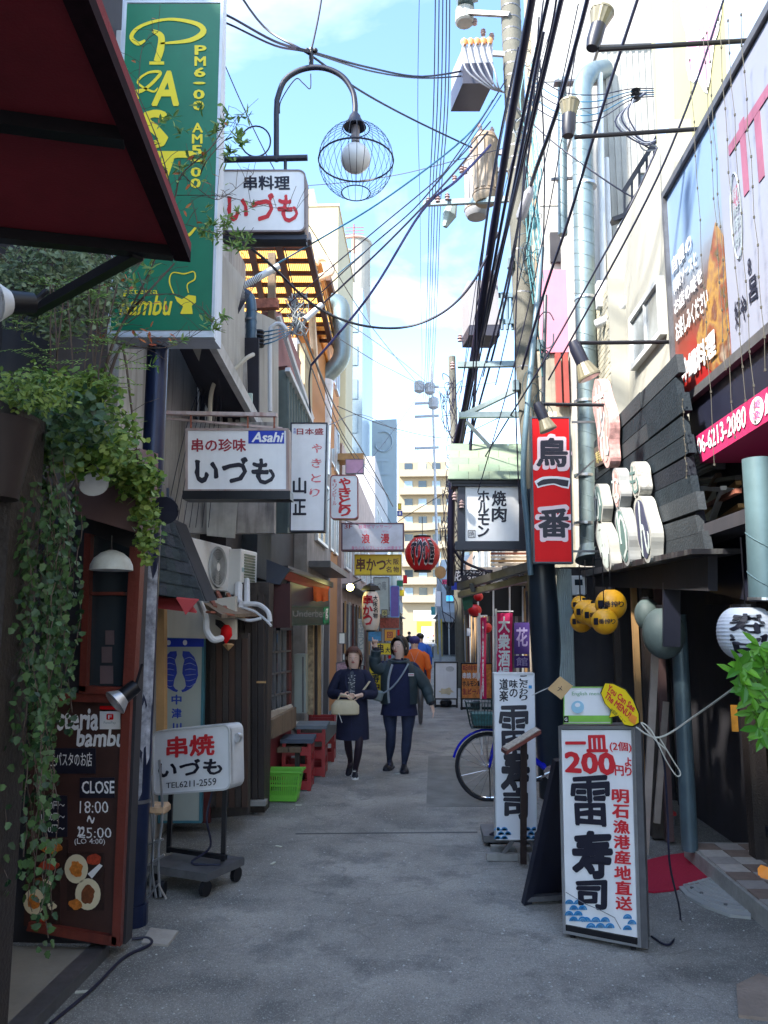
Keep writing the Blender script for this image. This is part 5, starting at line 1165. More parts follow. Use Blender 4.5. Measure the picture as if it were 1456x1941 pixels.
# fan / disc and 花 sign
o = thing('round_wooden_disc', 'plain tan round disc sign beside the dark blue flower sign', 'sign', P(834, 1092, 13)); disc(o, 'board', 835, 1085, 11, 12, PY(13), tanw, 0, .05)
o, pl = sgn('dark_blue_sign', 'dark blue sign with white characters right of the red lantern', (856, 1080, 934, 1104), 13.2, .1, navy, navy, fw=.01)
txt(o, '花', (859, 1082, 874, 1101), pl, twhite, bold=.03); txt(o, 'リラクゼーション', (878, 1081, 926, 1090), pl, twhite, bold=.01); txt(o, '3F 2F', (886, 1093, 926, 1101), pl, twhite, bold=.01)
panel(o, 'blue_panel', (856, 1102, 874, 1118), pl, .05, asahib)
# far left sign stack
def ssign(label, b, Y, face, name='street_sign', strs=(), rim=darkst, t=.08, cat='sign', rnd=0):
    o, pl = sgn(name, label, b, Y, t, face, rim, fw=.012, cat=cat, rnd=rnd)
    for s_, bb, m, v in strs: txt(o, s_, bb, pl, m, vert=v, bold=.03)
    return o
ssign('tall pale grey panel sign behind the barrel lantern', (708, 1094, 738, 1165), 14, mat('pale_teal_face', (.5, .6, .62), .5), strs=(('つ庵', (716, 1102, 732, 1118), tgrey, False),))
ssign('violet vertical sign with light blue border right of the barrel lantern', (740, 1110, 757, 1170), 14.5, mat('violet_face', (.2, .14, .5), .5), rim=mat('light_blue_rim', (.15, .35, .8), .4), rnd=.03)
ssign('small olive square sign above the photo panels', (723, 1155, 735, 1168), 13, mat('olive_face', (.55, .5, .2), .5), strs=(('小', (726, 1158, 732, 1165), tblk, False),))
ssign('food photo panel above the orange sign', (719, 1170, 758, 1192), 13.4, mat('photo_red_face', (.35, .06, .04), .5, var=.7, scale=25))
ssign('blue sea photo panel with white streaks', (697, 1196, 724, 1216), 12.8, mat('sea_face', (.06, .3, .62), .5, var=.5, scale=12))
ssign('orange square sign with dark emblem', (728, 1192, 752, 1216), 13, mat('orange_face', (.85, .38, .03), .5), strs=(('回', (734, 1198, 744, 1209), tdred, False),))
ssign('narrow red and white notice beside the orange sign', (752, 1192, 759, 1216), 13.1, signred)
ssign('yellow square sign with black brush characters next to the pointing hand', (714, 1218, 743, 1242), 12.2, yel, strs=(('串', (716, 1221, 727, 1239), tblk, False), ('大', (731, 1227, 739, 1237), tblk, False)))
ssign('tall yellow banner with heavy black characters between the two women', (699, 1242, 723, 1312), 11.2, yel, name='yellow_banner', strs=(('立寿中', (705, 1262, 719, 1310), tblk, True),), cat='banner')
ssign('white vertical signboard with sketchy black writing behind the fringe haired woman', (678, 1172, 691, 1262), 12.6, mat('grey_white_board', (.6, .6, .58), .6), strs=(('そばうどん酒', (680, 1176, 689, 1258), tgrey, True),))
ssign('small yellow plate high in the middle', (754, 954, 761, 966), 20, yel); ssign('small blue plate under the yellow plate', (753, 968, 763, 978), 20, asahib, strs=(('8', (756, 970, 760, 976), twhite, False),))
ssign('pink sign high on the mid left fronts', (655, 870, 690, 898), 15, mat('pink_face', (.6, .36, .55), .5)); 
bs_ = MB().box(P(640, 0, 18).x - 1, P(692, 0, 18).x, 18, 18.6, P(0, 878, 18).z, P(0, 866, 18).z).build('tan_ledge', tanw, L4)
# pictures on the left fronts
ssign('white notice on the dark front right of the bar window', (642, 1199, 655, 1221), 11.8, white); ssign('second small white notice lower on the dark front', (649, 1239, 655, 1252), 11.8, white)
ssign('pink picture menu leaning at the dark front', [(637, 1256), (660, 1252), (660, 1272), (637, 1276)], 11.4, mat('pink_menu', (.5, .3, .36), .5, var=.5, scale=30))
# Underberg sign
UBp = P3(P(552, 1150, 8.6), P(624, 1150, 10.6))
o, pl = sgn('green_liquor_sign', 'dark green bar sign with pale gothic lettering over the latticed window', [(551, 1148), (623, 1149), (623, 1184), (551, 1186)], 9, .12, mat('bottle_green_face', (.008, .05, .04), .3, var=.3), mat('dark_green_rim', (.01, .06, .04), .4), pl=UBp, fw=.02)
txt(o, 'Underberg', [(553, 1158), (620, 1154), (620, 1176), (553, 1172)], UBp, mat('lettering_dim', (.3, .32, .33), .5, var=0), off=.012, bold=.0)
panel(o, 'green_edge', (613, 1150, 622, 1184), UBp, .02, mat('bright_green_edge', (.0, .3, .12), .4), off=.008)
txt(o, 'g', (615, 1154, 620, 1172), UBp, twhite, off=.014, bold=.02)
o = thing('orange_cloth', 'bright orange cloth hanging over the green bar sign', 'cloth', P(605, 1135, 9.9))
mb = MB(); vs = []
for i in range(9):
    for j in range(5):
        p = P(588 + i * 4.3, lerp(1110 + i * .8, 1141 - (i % 3) * 1.2, j / 4), 9.9); vs.append(p + V((0, .03 * sin(i * 1.7) * j / 4 - .02, 0)))
mb.add(vs, [(i * 5 + j, (i + 1) * 5 + j, (i + 1) * 5 + j + 1, i * 5 + j + 1) for i in range(8) for j in range(4)]); mb.build('cloth', mat('orange_cloth', (.85, .14, .02), .8), o, smooth=True)
o = thing('glowing_bulb', 'small lit yellow lamp above the left shopfronts', 'lamp', P(664, 1113, 11)); MB().ball(P(664, 1113, 11), .05, 14, 8).build('bulb', mat('bulb_light', (1, .9, .3), emit=6, var=0), o); MB().bar(P(664, 1108, 11), P(685, 1098, 11), .02).build('arm', black, o)
# 中津川 crest door panel
o, pl = sgn('crest_door_panel', 'grey door panel with blue twin phoenix crest and blue characters', [(309, 1207), (388, 1207), (382, 1560), (300, 1560)], 6.9, .04, mat('grey_green_panel', (.4, .45, .42), .6, var=.06), mat('teal_rim', (.06, .2, .26), .5), fw=.02)
panel(o, 'top_band', (309, 1210, 387, 1226), pl, .01, asahib, off=.012)
for x in (321, 352): disc(o, 'knob', x, 1218, 4, 5, pl, pvc, .02)
crest = mat('crest_blue', (.02, .05, .4), .5, var=.35, scale=30)
for s_ in (-1, 1):
    cx = 341
    pts = [(cx + s_ * x, 1272 + y) for x, y in ((6, -38), (18, -37), (28, -26), (34, -8), (35, 8), (30, 22), (22, 32), (12, 38), (5, 40), (3, 36), (8, 34), (12, 28), (10, 16), (5, 4), (6, -8), (9, -20), (5, -30))]
    MB().prism([pl.hit(*p) + pl.n * .006 for p in pts], pl.n, .002).build('crest', crest, o)
    for k in range(6): stroke(o, [(cx + s_ * (8 + k), 1250 + k * 10), (cx + s_ * 20, 1246 + k * 11), (cx + s_ * 31, 1254 + k * 8)], pl, [.3, .6, .3], mat('crest_light', (.3, .38, .6), .5), off=.0085, name='crest_line')
for ch, y in (('中', 1326), ('津', 1352), ('川', 1380), ('亭', 1408)): txt(o, ch, (326, y - 9, 344, y + 9), pl, tblue, bold=.03)
# standing 串焼 sign on a trolley
A_, B__ = P(296, 1520, 5.85), P(436, 1520, 5.6)
kp = P3(A_, B__)
o, pl = sgn('standing_skewer_sign', 'rounded white sign on black trolley with red and black writing and phone number', [(290, 1386), (436, 1372), (438, 1497), (290, 1508)], 5.8, .15, white, mat('pale_rim', (.6, .6, .6), .4), rnd=.055, fw=.012, pl=kp)
txt(o, '串焼', [(318, 1398), (406, 1391), (407, 1430), (318, 1436)], kp, tred, bold=.03, brush=.01, off=.006); 
txt(o, 'いづも', [(302, 1444), (422, 1436), (422, 1466), (302, 1474)], kp, tblk, bold=.035, brush=.02, off=.006); txt(o, 'TEL6211-2559', [(316, 1484), (411, 1474), (411, 1488), (316, 1494)], kp, tblk, bold=.01, off=.006)
for px, Y in ((312, 5.82), (415, 5.64)):
    MB().bar(kp.hit(px, 1500) - kp.n * .07, V((*(kp.hit(px, 1500) - kp.n * .07).xy, .16)), .03).build('leg', black, o)
disc(o, 'handle', 441, 1400, 6, 9, kp, alu, -.05, .03)
ct = (kp.hit(372, 1600)); ct.z = .12
d_ = V((-kp.n.y, kp.n.x, 0)); M_ = Matrix((d_, kp.n, V((0, 0, 1)))).transposed()
MB().rbox((ct.x, ct.y, .13), (.52, .42, .05), M_).build('base', darkst, o)
MB().rbox((ct.x + d_.x * .0, ct.y + .02, .2), (.5, .03, .03), M_).build('crossbar', black, o)
for i, (a, b_) in enumerate(((-1, -1), (1, -1), (1, 1), (-1, 1))):
    w_ = MB(); c2 = V((ct.x, ct.y, .05)) + d_ * a * .22 + kp.n * b_ * .17; w_.cyl(c2 - d_ * .015, c2 + d_ * .015, .05, n=14); w_.build('wheel', black, o)
MB().tube(catm([kp.hit(395, 1500) - kp.n * .05, kp.hit(392, 1550), V((ct.x + .1, ct.y, .25)), V((ct.x + .0, ct.y - .1, .17)), V((ct.x + .2, ct.y - .1, .16))]), .008, 5).build('power_cord', cable, o)

# ================================================================== SIGNS, RIGHT
RY = 7.6
o, pl = sgn('red_vertical_sign', 'red vertical signboard with outlined black characters lit by a spotlight', [(1005, 790), (1081, 790), (1087, 1068), (1011, 1068)], RY, .12, signred, mat('grey_black_rim', (.06, .07, .09), .5), fw=.016)
for ch, b in (('鳥', (1018, 832, 1074, 884)), ('一', (1019, 908, 1078, 928)), ('番', (1022, 966, 1078, 1018))):
    if ch == '一':
        stroke(o, [(1016, 919), (1030, 913), (1050, 911), (1066, 914), (1080, 917)], pl, [7, 9, 8, 10, 10], twhite, off=.005); stroke(o, [(1019, 919), (1031, 914), (1050, 912), (1065, 915), (1077, 917)], pl, [3, 5, 4.5, 6, 6], tblk, off=.008)
    else:
        txt(o, ch, (b[0] - 6, b[1] - 6, b[2] + 6, b[3] + 6), pl, mat('outline_pink_white', (.8, .62, .66), .5, var=0), bold=.09, off=.005, brush=.01); txt(o, ch, b, pl, tblk, bold=.045, off=.008, brush=.015)
for y in (800, 1045): MB().bar(P(1084, y, RY + .06), P(1140, y, RY + .06), .02).build('bracket', darkst, o)
MB().bar(P(1090, 905, RY + .06), P(1140, 860, RY + .06), .015).build('bracket', darkst, o)
# green roofed yakiniku sign
YY = 9.0
o, pl = sgn('roofed_barbecue_sign', 'white lit sign with black writing under a small green tiled roof', (880, 920, 986, 1028), YY, .18, white, navy, fw=.014)
for b in ((868, 908, 882, 1042), (985, 908, 999, 1042)): panel(o, 'post', b, PY(YY - .02), .16, navy)
panel(o, 'bottom_beam', (863, 1026, 1003, 1042), PY(YY - .04), .2, navy); panel(o, 'top_beam', (856, 908, 1004, 921), PY(YY - .05), .25, navy)
txt(o, '焼肉', (933, 930, 959, 990), pl, tblk, vert=True, bold=.03, brush=.03); txt(o, 'ホルモン', (906, 930, 927, 1018), pl, tblk, vert=True, bold=.03, brush=.02)
ring(o, 'seal', (887, 1005, 901, 1019), pl, .002, .006, tblk, off=.008); txt(o, '焼', (889, 1007, 899, 1017), pl, tblk, bold=0)
gtm = [mat('green_roof_tile_%d' % i, c, .6, var=.1, scale=14, streak=.15, dirt=(.2, .25, .18)) for i, c in enumerate(((.2, .27, .19), (.23, .29, .2), (.18, .25, .18)))]
for r in range(5):
    t0, t1 = r / 5, (r + 1) / 5; yA, yB = lerp(843, 908, t0), lerp(843, 908, t1); n_ = 4
    sh = .5 if r % 2 else 0
    for k in range(n_ + (1 if sh else 0)):
        u0, u1 = max(0, (k - sh) / n_), min(1, (k + 1 - sh) / n_) - .004
        Ya, Yb = YY + .5 - t0 * .62, YY + .5 - t1 * .62
        f = lambda u, t: lerp(lerp(853, 849, t), lerp(1000, 1006, t), u)
        q = [P(f(u0, t0), yA, Ya), P(f(u1, t0), yA, Ya), P(f(u1, t1), yB + 1.5, Yb), P(f(u0, t1), yB + 1.5, Yb)]
        MB().hexa(q, [p - V((0, .008, -.012)) for p in q]).build('roof_tile', R_.choice(gtm), o)
MB().hexa([P(852, 845, YY + .52), P(1000, 845, YY + .52), P(1005, 910, YY - .08), P(850, 910, YY - .08)], [p - V((0, 0, .03)) for p in (P(852, 845, YY + .52), P(1000, 845, YY + .52), P(1005, 910, YY - .08), P(850, 910, YY - .08))]).build('roof_board', navy, o)
# spotlights on arms
def spot(label, ax, ay, Y, head0, head1, flip=False, wide=.07):
    o = thing('arm_spotlight', label, 'spotlight', P(ax, ay, Y), 'arm spotlights on the right')
    h0, h1 = P(*head0, Y), P(*head1, Y); d_ = (h1 - h0).normalized()
    MB().cyl(P(ax, ay, Y), P(head0[0] + (12 if ax > head0[0] else -12), head0[1] + 2, Y), .016, n=8).build('arm', black, o)
    MB().tube([h0, lerp(h0, h1, .2), lerp(h0, h1, .62)], [.038, .05, .05], 16).build('housing', navy, o, smooth=True)
    mb = MB(); a, b_ = lerp(h0, h1, .6), lerp(h0, h1, .95); u = d_.orthogonal().normalized(); v = d_.cross(u); n = 28
    vs = []
    for c, r, k in ((a, .048, 0), (b_, wide, 1)):
        for q in range(n):
            t = 2 * pi * q / n; rr = r * (1 + (.05 if q % 2 else 0)); vs.append(c + (u * cos(t) + v * sin(t)) * rr)
    mb.add(vs, [(q, (q + 1) % n, n + (q + 1) % n, n + q) for q in range(n)]); mb.build('ribbed_reflector', mat('ribbed_cream', (.2, .18, .12), .4, .1, var=.15, scale=30), o)
    MB().tube([b_, h1], [wide + .004, wide + .004], 24).build('rim', mat('ribbed_cream', (.2, .18, .12), .4), o)
    MB().tube([h1 + d_ * .001, h1 + d_ * .003], [wide * .9, wide * .9], 24).build('lens', mat('lens_grey', (.3, .3, .28), .15), o)
    return o
spot('upward pointing arm spotlight near the top edge', 1418, 77, 4.7, (1122, 92), (1142, 22), wide=.075)
spot('second arm spotlight pointing up against the silver duct', 1360, 242, 5.2, (1077, 258), (1080, 194), wide=.068)
spot('arm spotlight tilted down beside the big duct', 1282, 648, 5.85, (1086, 648), (1118, 716), wide=.085)
spot('spotlight shining on the red vertical sign', 1152, 768, 6.9, (1018, 764), (1040, 816), wide=.075)
# camera-like spotlights at left
def lampL(label, c, d_, s=1, sh=None):
    o = thing('clip_spotlight', label, 'spotlight', c); d_ = V(d_).normalized()
    MB().tube([c, c + d_ * .09 * s], [.04 * s, .045 * s], 14).build('housing', black, o, smooth=True)
    MB().tube([c + d_ * .09 * s, c + d_ * .14 * s, c + d_ * .145 * s, c + d_ * .12 * s], [.045 * s, .075 * s, .07 * s, .03 * s], 18).build('reflector', sh or alu, o, smooth=True)
    MB().bar(c, c - d_ * .05 * s + V((-.03, .06, .08)) * s, .015).build('bracket', black, o); return o
lampL('silver clip spotlight over the chalk board aimed down left', P(258, 1300, 4.35), (-.6, -.5, -.6), 1.0)
lampL('dark clip spotlight hidden among leaves with pale bulb', P(172, 890, 3.7), (.35, -.5, -.6), .9, pvc)
lampL('round dark floodlight on the blue pole', P(318, 955, 4.75), (.15, -.8, -.35), 1.15, navy)
lampL('big dark spotlight near the awning strut facing us', P(62, 575, 2.6), (-.55, -.7, -.25), .95, pvc)
MB().cyl(P(40, 590, 2.62), P(42, 690, 2.62), .006, n=5)

# ---- street level right
# 200円 light box
SA, SB = PZ(1068, 1776), PZ(1216, 1806)
sp2 = P3(SA, SB); U = (SB - SA).normalized()
o = thing('price_lightbox', 'standing white lightbox with red price and black sushi characters in steel frame', 'sign', (SA + SB) / 2)
fq = [(1059, 1376), (1203, 1376), (1216, 1796), (1068, 1768)]
panel(o, 'cabinet', fq, sp2, .19, darkst, off=-.01); ring(o, 'frame', fq, sp2, .05, .018, steel, off=.008)
panel(o, 'face', [(1064, 1384), (1200, 1384), (1211, 1778), (1073, 1752)], sp2, .01, white, off=.0)
panel(o, 'side_strip', [(1203, 1376), (1215, 1376), (1229, 1798), (1216, 1796)], sp2, .012, darkst, off=.004)
def st_(s, q, m, **k): return txt(o, s, q, sp2, m, off=.006, **k)
st_('一皿', [(1073, 1395), (1150, 1394), (1152, 1424), (1074, 1424)], tred, bold=.05); st_('(2個)', [(1156, 1404), (1197, 1408), (1198, 1426), (1157, 1425)], tred, bold=.02)
st_('200', [(1073, 1426), (1164, 1428), (1166, 1468), (1074, 1462)], tred, bold=.06); st_('円', [(1166, 1450), (1182, 1452), (1183, 1470), (1167, 1469)], tred, bold=.03); st_('より', [(1185, 1434), (1197, 1436), (1198, 1472), (1186, 1470)], tred, vert=True, bold=.03)
st_('雷', [(1083, 1474), (1154, 1470), (1156, 1566), (1086, 1562)], tblk, bold=.024, brush=.015); st_('寿', [(1085, 1580), (1160, 1576), (1158, 1662), (1090, 1658)], tblk, bold=.065, brush=.02); st_('司', [(1094, 1672), (1148, 1670), (1148, 1722), (1096, 1718)], tblk, bold=.075, brush=.02)
ver = '明石漁港産地直送'
for i, ch in enumerate(ver):
    y0 = 1496 + i * 29; x0 = 1161 + i * .9; st_(ch, [(x0, y0), (x0 + 30, y0 + 1), (x0 + 31, y0 + 26), (x0 + 1, y0 + 24)], tred, bold=.035, brush=.025)
def waves(par, pl, x0, x1, yb, rows, s, off=.006):
    k = 0
    for r in range(rows):
        y = yb - (rows - 1 - r) * s * .62
        for i in range(int((x1 - x0) / s) + 1):
            x = x0 + i * s + (s / 2 if r % 2 else 0)
            if x > x1: continue
            for q, (rr, m) in enumerate(((.5, sblue), (.36, mat('wave_light', (.25, .5, .75), .45)), (.28, sblue), (.12, mat('wave_light', (.25, .5, .75), .45)))):
                pts = [(x + rr * s * cos(a), y - rr * s * 1.05 * sin(a)) for a in [pi * t / 10 for t in range(11)]]
                MB().prism([pl.hit(*p) + pl.n * (off + .0006 * k) for p in pts], pl.n, .0005).build('wave_scale', m, par); k += 1 if q == 3 else 0
            off += .0002
waves(o, sp2, 1080, 1108, 1745, 4, 17); waves(o, sp2, 1112, 1160, 1758, 2, 18); waves(o, sp2, 1190, 1204, 1762, 3, 17)
MB().tube([sp2.hit(1074, 1690) + sp2.n * .012, sp2.hit(1110, 1712) + sp2.n * .012, sp2.hit(1135, 1722) + sp2.n * .012, sp2.hit(1166, 1738) + sp2.n * .012, sp2.hit(1178, 1760) + sp2.n * .012], .002, 4).build('crack', darkst, o)
cc = (SA + SB) / 2 + sp2.n * -.09
for a, b_ in ((-1, -1), (1, -1), (1, 1), (-1, 1)):
    c2 = cc + U * a * .17 - sp2.n * b_ * .07; MB().cyl((c2.x - .012, c2.y, .025), (c2.x + .012, c2.y, .025), .025, n=12).build('wheel', black, o)
MB().rbox((cc.x, cc.y, .055), (.4, .2, .03), Matrix((U, sp2.n, V((0, 0, 1)))).transposed()).build('base', black, o)
# english menu card, speech bubble, cardboard
o, pl = sgn('english_menu_card', 'white card with green stripe reading English menu on top of the lightbox', (1069, 1302, 1159, 1372), 4.35, .006, white, mat('card_green', (.25, .55, .08), .5), fw=.004, pl=sp2)
txt(o, 'English menu', (1085, 1311, 1142, 1320), sp2, mat('lettering_green', (.25, .42, .25), .5, var=0), off=.008, bold=.01); panel(o, 'green_stripe', (1070, 1356, 1158, 1368), sp2, .002, mat('card_green', (.25, .55, .08), .5), off=.010)
disc(o, 'round_logo', 1096, 1340, 12, 12, sp2, mat('logo_blue', (.35, .6, .75), .5), .010); disc(o, 'round_logo', 1096, 1336, 5, 4, sp2, twhite, .0135)
panel(o, 'corner_badge', (1070, 1357, 1079, 1369), sp2, .002, black, off=.013); txt(o, 'G', (1072, 1360, 1077, 1366), sp2, twhite, off=.016)
o = thing('speech_bubble_sign', 'yellow speech bubble card with red English words tied to the lightbox', 'sign', sp2.hit(1180, 1378))
yb = [(1150, 1292), (1165, 1293), (1190, 1305), (1205, 1325), (1216, 1352), (1217, 1370), (1204, 1377), (1188, 1374), (1176, 1356), (1158, 1360), (1163, 1346), (1150, 1332), (1142, 1312)]
MB().prism([sp2.hit(*p) + sp2.n * .045 for p in yb], sp2.n, .006).build('rim', black, o)
cxy = (1178, 1334); MB().prism([sp2.hit(lerp(p[0], cxy[0], .06), lerp(p[1], cxy[1], .06)) + sp2.n * .049 for p in yb], sp2.n, .004).build('card', yel, o)
for s_, q in (('You Can See', [(1160, 1296), (1210, 1338), (1205, 1348), (1155, 1306)]), ('The MENU!', [(1156, 1310), (1202, 1350), (1196, 1360), (1150, 1320)])): txt(o, s_, q, sp2, tred, off=.052, bold=.04)
txt(o, '外国語メニュー', [(1164, 1340), (1192, 1364), (1188, 1369), (1160, 1346)], sp2, tblk, off=.052, bold=0)
panel(o, 'red_patch', [(1198, 1350), (1212, 1358), (1208, 1372), (1196, 1364)], sp2, .002, orange, off=.052)
o = thing('cardboard_tag', 'brown cardboard flag standing behind the English menu card', 'cardboard', P(1060, 1320, 4.6)); panel(o, 'card', [(1062, 1282), (1086, 1300), (1064, 1326), (1038, 1306)], PY(4.55), .01, mat('cardboard', (.5, .33, .16), .8)); txt(o, 'メ', (1056, 1300, 1066, 1310), PY(4.55), tblk, bold=.0)
MB().cyl(P(1052, 1298, 4.58), P(1008, 1318, 4.75), .003, n=5).build('stick', pvc, o)
# 雷寿司 second sign
Y2 = 6.35
o, pl = sgn('tall_sushi_sign', 'tall white standing sign with black brush characters in front of the bicycle', [(936, 1276), (1013, 1276), (1018, 1592), (940, 1592)], Y2, .14, mat('white_vinyl', (.72, .74, .78), .4, var=.04), mat('white_rim', (.66, .68, .7), .4), fw=.008)
for s_, b in (('こだわり', (985, 1280, 1000, 1328)), ('味の', (966, 1288, 981, 1322)), ('道楽', (947, 1286, 963, 1330))): txt(o, s_, b, pl, tblk, vert=True, bold=.025, brush=.02)
for ch, b in (('雷', (947, 1338, 1000, 1424)), ('寿', (952, 1425, 1002, 1502)), ('司', (955, 1504, 998, 1550))): txt(o, ch, b, pl, tblk, bold=.022 if ch == '雷' else .065, brush=.02)
panel(o, 'blue_tag', (1002, 1299, 1008, 1305), pl, .002, sblue, off=.009)
waves(o, pl, 943, 966, 1590, 3, 13); waves(o, pl, 1000, 1014, 1590, 3, 13)
c2 = PZ(975, 1600); MB().rbox((c2.x + .02, c2.y + .1, .06), (.55, .4, .05)).build('base', darkst, o)
for a, b_ in ((-1, -1), (1, -1), (-1, 1), (1, 1)):
    q = V((c2.x + .02 + a * .22, c2.y + .1 + b_ * .14, .035)); MB().cyl(q - V((.015, 0, 0)), q + V((.015, 0, 0)), .035, n=12).build('wheel', black, o)
MB().tube(catm([(c2.x - .15, c2.y - .02, .1), (c2.x - .2, c2.y - .08, .09), (c2.x - .05, c2.y - .1, .1), (c2.x + .2, c2.y - .06, .09)]), .008, 5).build('cord', cable, o)
# menu lectern
o = thing('menu_stand', 'brown post menu stand with tilted tray in front of the white sushi sign', 'menu stand', PZ(985, 1632)); Yt = 5.95
MB().bar(PZ(992, 1636, .03), P(993, 1402, Yt), .045, .04).build('post', mat('brown_post', (.035, .02, .018), .6, streak=.3, dirt=(.1, .06, .04)), o)
q = [P(960, 1424, Yt - .12), P(1026, 1384, Yt - .12), P(1016, 1378, Yt + .16), P(950, 1418, Yt + .16)]
MB().hexa(q, [p - V((0, 0, .025)) for p in q]).build('tray', redw, o)
q2 = [lerp(p, (q[0] + q[2]) / 2, .08) + V((0, 0, .008)) for p in q]; MB().hexa(q2, [p - V((0, 0, .005)) for p in q2]).build('menu_sheet', mat('menu_print', (.6, .52, .42), .5, var=.6, scale=40), o)
b0_ = PZ(988, 1632); 
for w_ in (0, 1): MB().bar(b0_ + V((-.26 + .05 * w_, -.0 + w_ * .22, .03)), b0_ + V((.26, w_ * .22, .03)), .05, .05).build('foot', concrete, o)
MB().bar(b0_ + V((0, -.1, .03)), b0_ + V((0, .3, .03)), .05, .06).build('foot', concrete, o)
for s_ in (-1, 1): MB().bar(b0_ + V((s_ * .14, .0, .05)), b0_ + V((s_ * .02, .0, .2)), .02, .03).build('brace', darkst, o)
# dark A board seen from the side, with black crate
o = thing('a_frame_board', 'black A frame board seen edge on behind the price lightbox', 'sign board', PZ(1010, 1712))
p0, p1 = PZ(998, 1712, .01), P(1058, 1440, 5.1); 
MB().bar(p0, p1, .06, .035).build('leg', navy, o); MB().bar(p0 + V((.55, .45, 0)), p1 + V((.12, .25, 0)), .05, .03).build('leg', navy, o)
MB().hexa([p0 + V((.03, .03, .02)), p0 + V((.5, .3, .02)), p1 + V((.45, .3, 0)), p1 + V((.03, .03, 0))], [x + V((-.01, .02, 0)) for x in (p0 + V((.03, .03, .02)), p0 + V((.5, .3, .02)), p1 + V((.45, .3, 0)), p1 + V((.03, .03, 0)))]).build('board', navy, o)
MB().bar(p0 + V((0, 0, .03)), p0 + V((.5, .1, .03)), .06, .03).build('foot_rail', darkst, o)
o = thing('black_tank', 'black weight box with grey base behind the price lightbox', 'box', PZ(1045, 1700)); c2 = PZ(1050, 1690)
MB().rbox((c2.x + .05, c2.y + .2, .09), (.34, .3, .14)).build('base', darkst, o, bevel=.01); MB().rbox((c2.x + .05, c2.y + .2, .24), (.26, .24, .16)).build('weight', black, o, bevel=.02)
# red mat and steel plate
o = thing('red_mat', 'crimson half round mat lying in front of the checkered step', 'mat', PZ(1290, 1640))
pts = gpx((1205, 1640), (1232, 1632), (1265, 1624), (1313, 1618), (1365, 1662), (1318, 1680), (1276, 1690), (1240, 1694), (1205, 1690)); MB().prism([(x, y, .014) for x, y in pts], (0, 0, 1), .012).build('fabric', mat('mat_red', (.42, .008, .04), .9, var=.15, scale=60, bump=.4, bscale=200), o)
o = thing('ribbed_ramp', 'grey ribbed half round plastic ramp beside the red mat', 'ramp', PZ(1350, 1700))
pts = gpx((1368, 1664), (1400, 1680), (1422, 1712), (1424, 1744), (1384, 1740), (1335, 1722), (1300, 1702), (1287, 1686), (1325, 1680)); cen = V((sum(p[0] for p in pts) / 9, sum(p[1] for p in pts) / 9))
rm = mat('ramp_grey', (.34, .35, .34), .6, var=.1)
MB().prism([(x, y, .02) for x, y in pts], (0, 0, 1), .018).build('plate', rm, o)
rb = MB()
for k in range(1, 9):
    s_ = k / 9; a, b_ = V(pts[0]), V(pts[-1])
    arc = [V(p) for p in pts[1:]]; corner_ = V(gpx((1366, 1664))[0])
    rb.tube([(corner_.x + (p[0] - corner_.x) * s_, corner_.y + (p[1] - corner_.y) * s_, .022) for p in pts[1:]], .005, 5)
rb.build('ribs', rm, o, kind='stuff')
for p in ((1330, 1700), (1376, 1722), (1312, 1690)): g_ = PZ(*p); MB().cyl((g_.x, g_.y, .02), (g_.x, g_.y, .03), .012, n=10).build('bolt', darkst, o)
# far menu boards
for lb, b, Y, fm in (('white poster stand with faint prints standing on the alley floor', (823, 1254, 868, 1326), 18, white), ('orange menu poster stand covered in brush writing', (873, 1256, 934, 1326), 17.5, mat('menu_orange_print', (.75, .25, .05), .5, var=.5, scale=12))):
    o, pl = sgn('poster_stand', lb, b, Y, .05, fm, black, fw=.03, cat='poster stand')
    for x in (b[0] + 2, b[2] - 2): MB().bar(P(x, 1324, Y), V((P(x, 1324, Y).x, Y, .01)), .04).build('leg', black, o)
    MB().bar((P(b[0], 1300, Y).x, Y + .2, .03), (P(b[2], 1300, Y).x, Y + .2, .03), .05).build('foot', black, o)
    MB().ball((P((b[0] + b[2]) / 2, 1300, Y).x, Y + .15, .1), .14, 12, 6, sz=.7).build('water_weight', black, o)
    if 'orange' in lb:
        for i, s_ in enumerate(('本日のおすすめ', '串焼 刺身', 'ホルモン鍋', '生ビール')): txt(o, s_, (877, 1260 + i * 15, 912, 1271 + i * 15), pl, [tdred, twhite, tblk, tdred][i], bold=.03)
    else: disc(o, 'print', 853, 1268, 8, 5, pl, mat('faint_print', (.6, .6, .6), .5), .012); disc(o, 'print', 846, 1310, 14, 6, pl, mat('faint_tan_print', (.7, .6, .4), .5), .012, jag=.3)
# nobori flags
def flag(lab, b, Y, s_, m=None):
    o = thing('banner_flag', lab, 'flag', P(b[0], b[3] + 60, Y), 'banner flags in front of the pub'); mb = MB(); nn_ = 14; vs = []
    for i in range(7):
        for j in range(nn_):
            u, v = i / 6, j / (nn_ - 1); p = P(lerp(b[0], b[2], u), lerp(b[1], b[3], v), Y); vs.append(p + V((0, .05 * sin(u * 5 + v * 6), 0)))
    mb.add(vs, [(i * nn_ + j, (i + 1) * nn_ + j, (i + 1) * nn_ + j + 1, i * nn_ + j + 1) for i in range(6) for j in range(nn_ - 1)]); mb.build('cloth', m or mat('flag_pink', (.68, .02, .14), .7, var=.08), o, smooth=True)
    txt(o, s_, (b[0] + 4, b[1] + 6, b[2] - 5, b[3] - 4), PY(Y - .06), twhite, vert=True, bold=.04)
    MB().cyl(P(b[0] - 1, b[1] - 8, Y), V((P(b[0] - 1, b[1], Y).x, Y, 0)), .014, n=8).build('pole', pvc, o); MB().cyl(P(b[0] - 2, b[1] - 3, Y), P(b[2] + 2, b[1] - 3, Y), .01, n=6).build('crossbar', pvc, o)
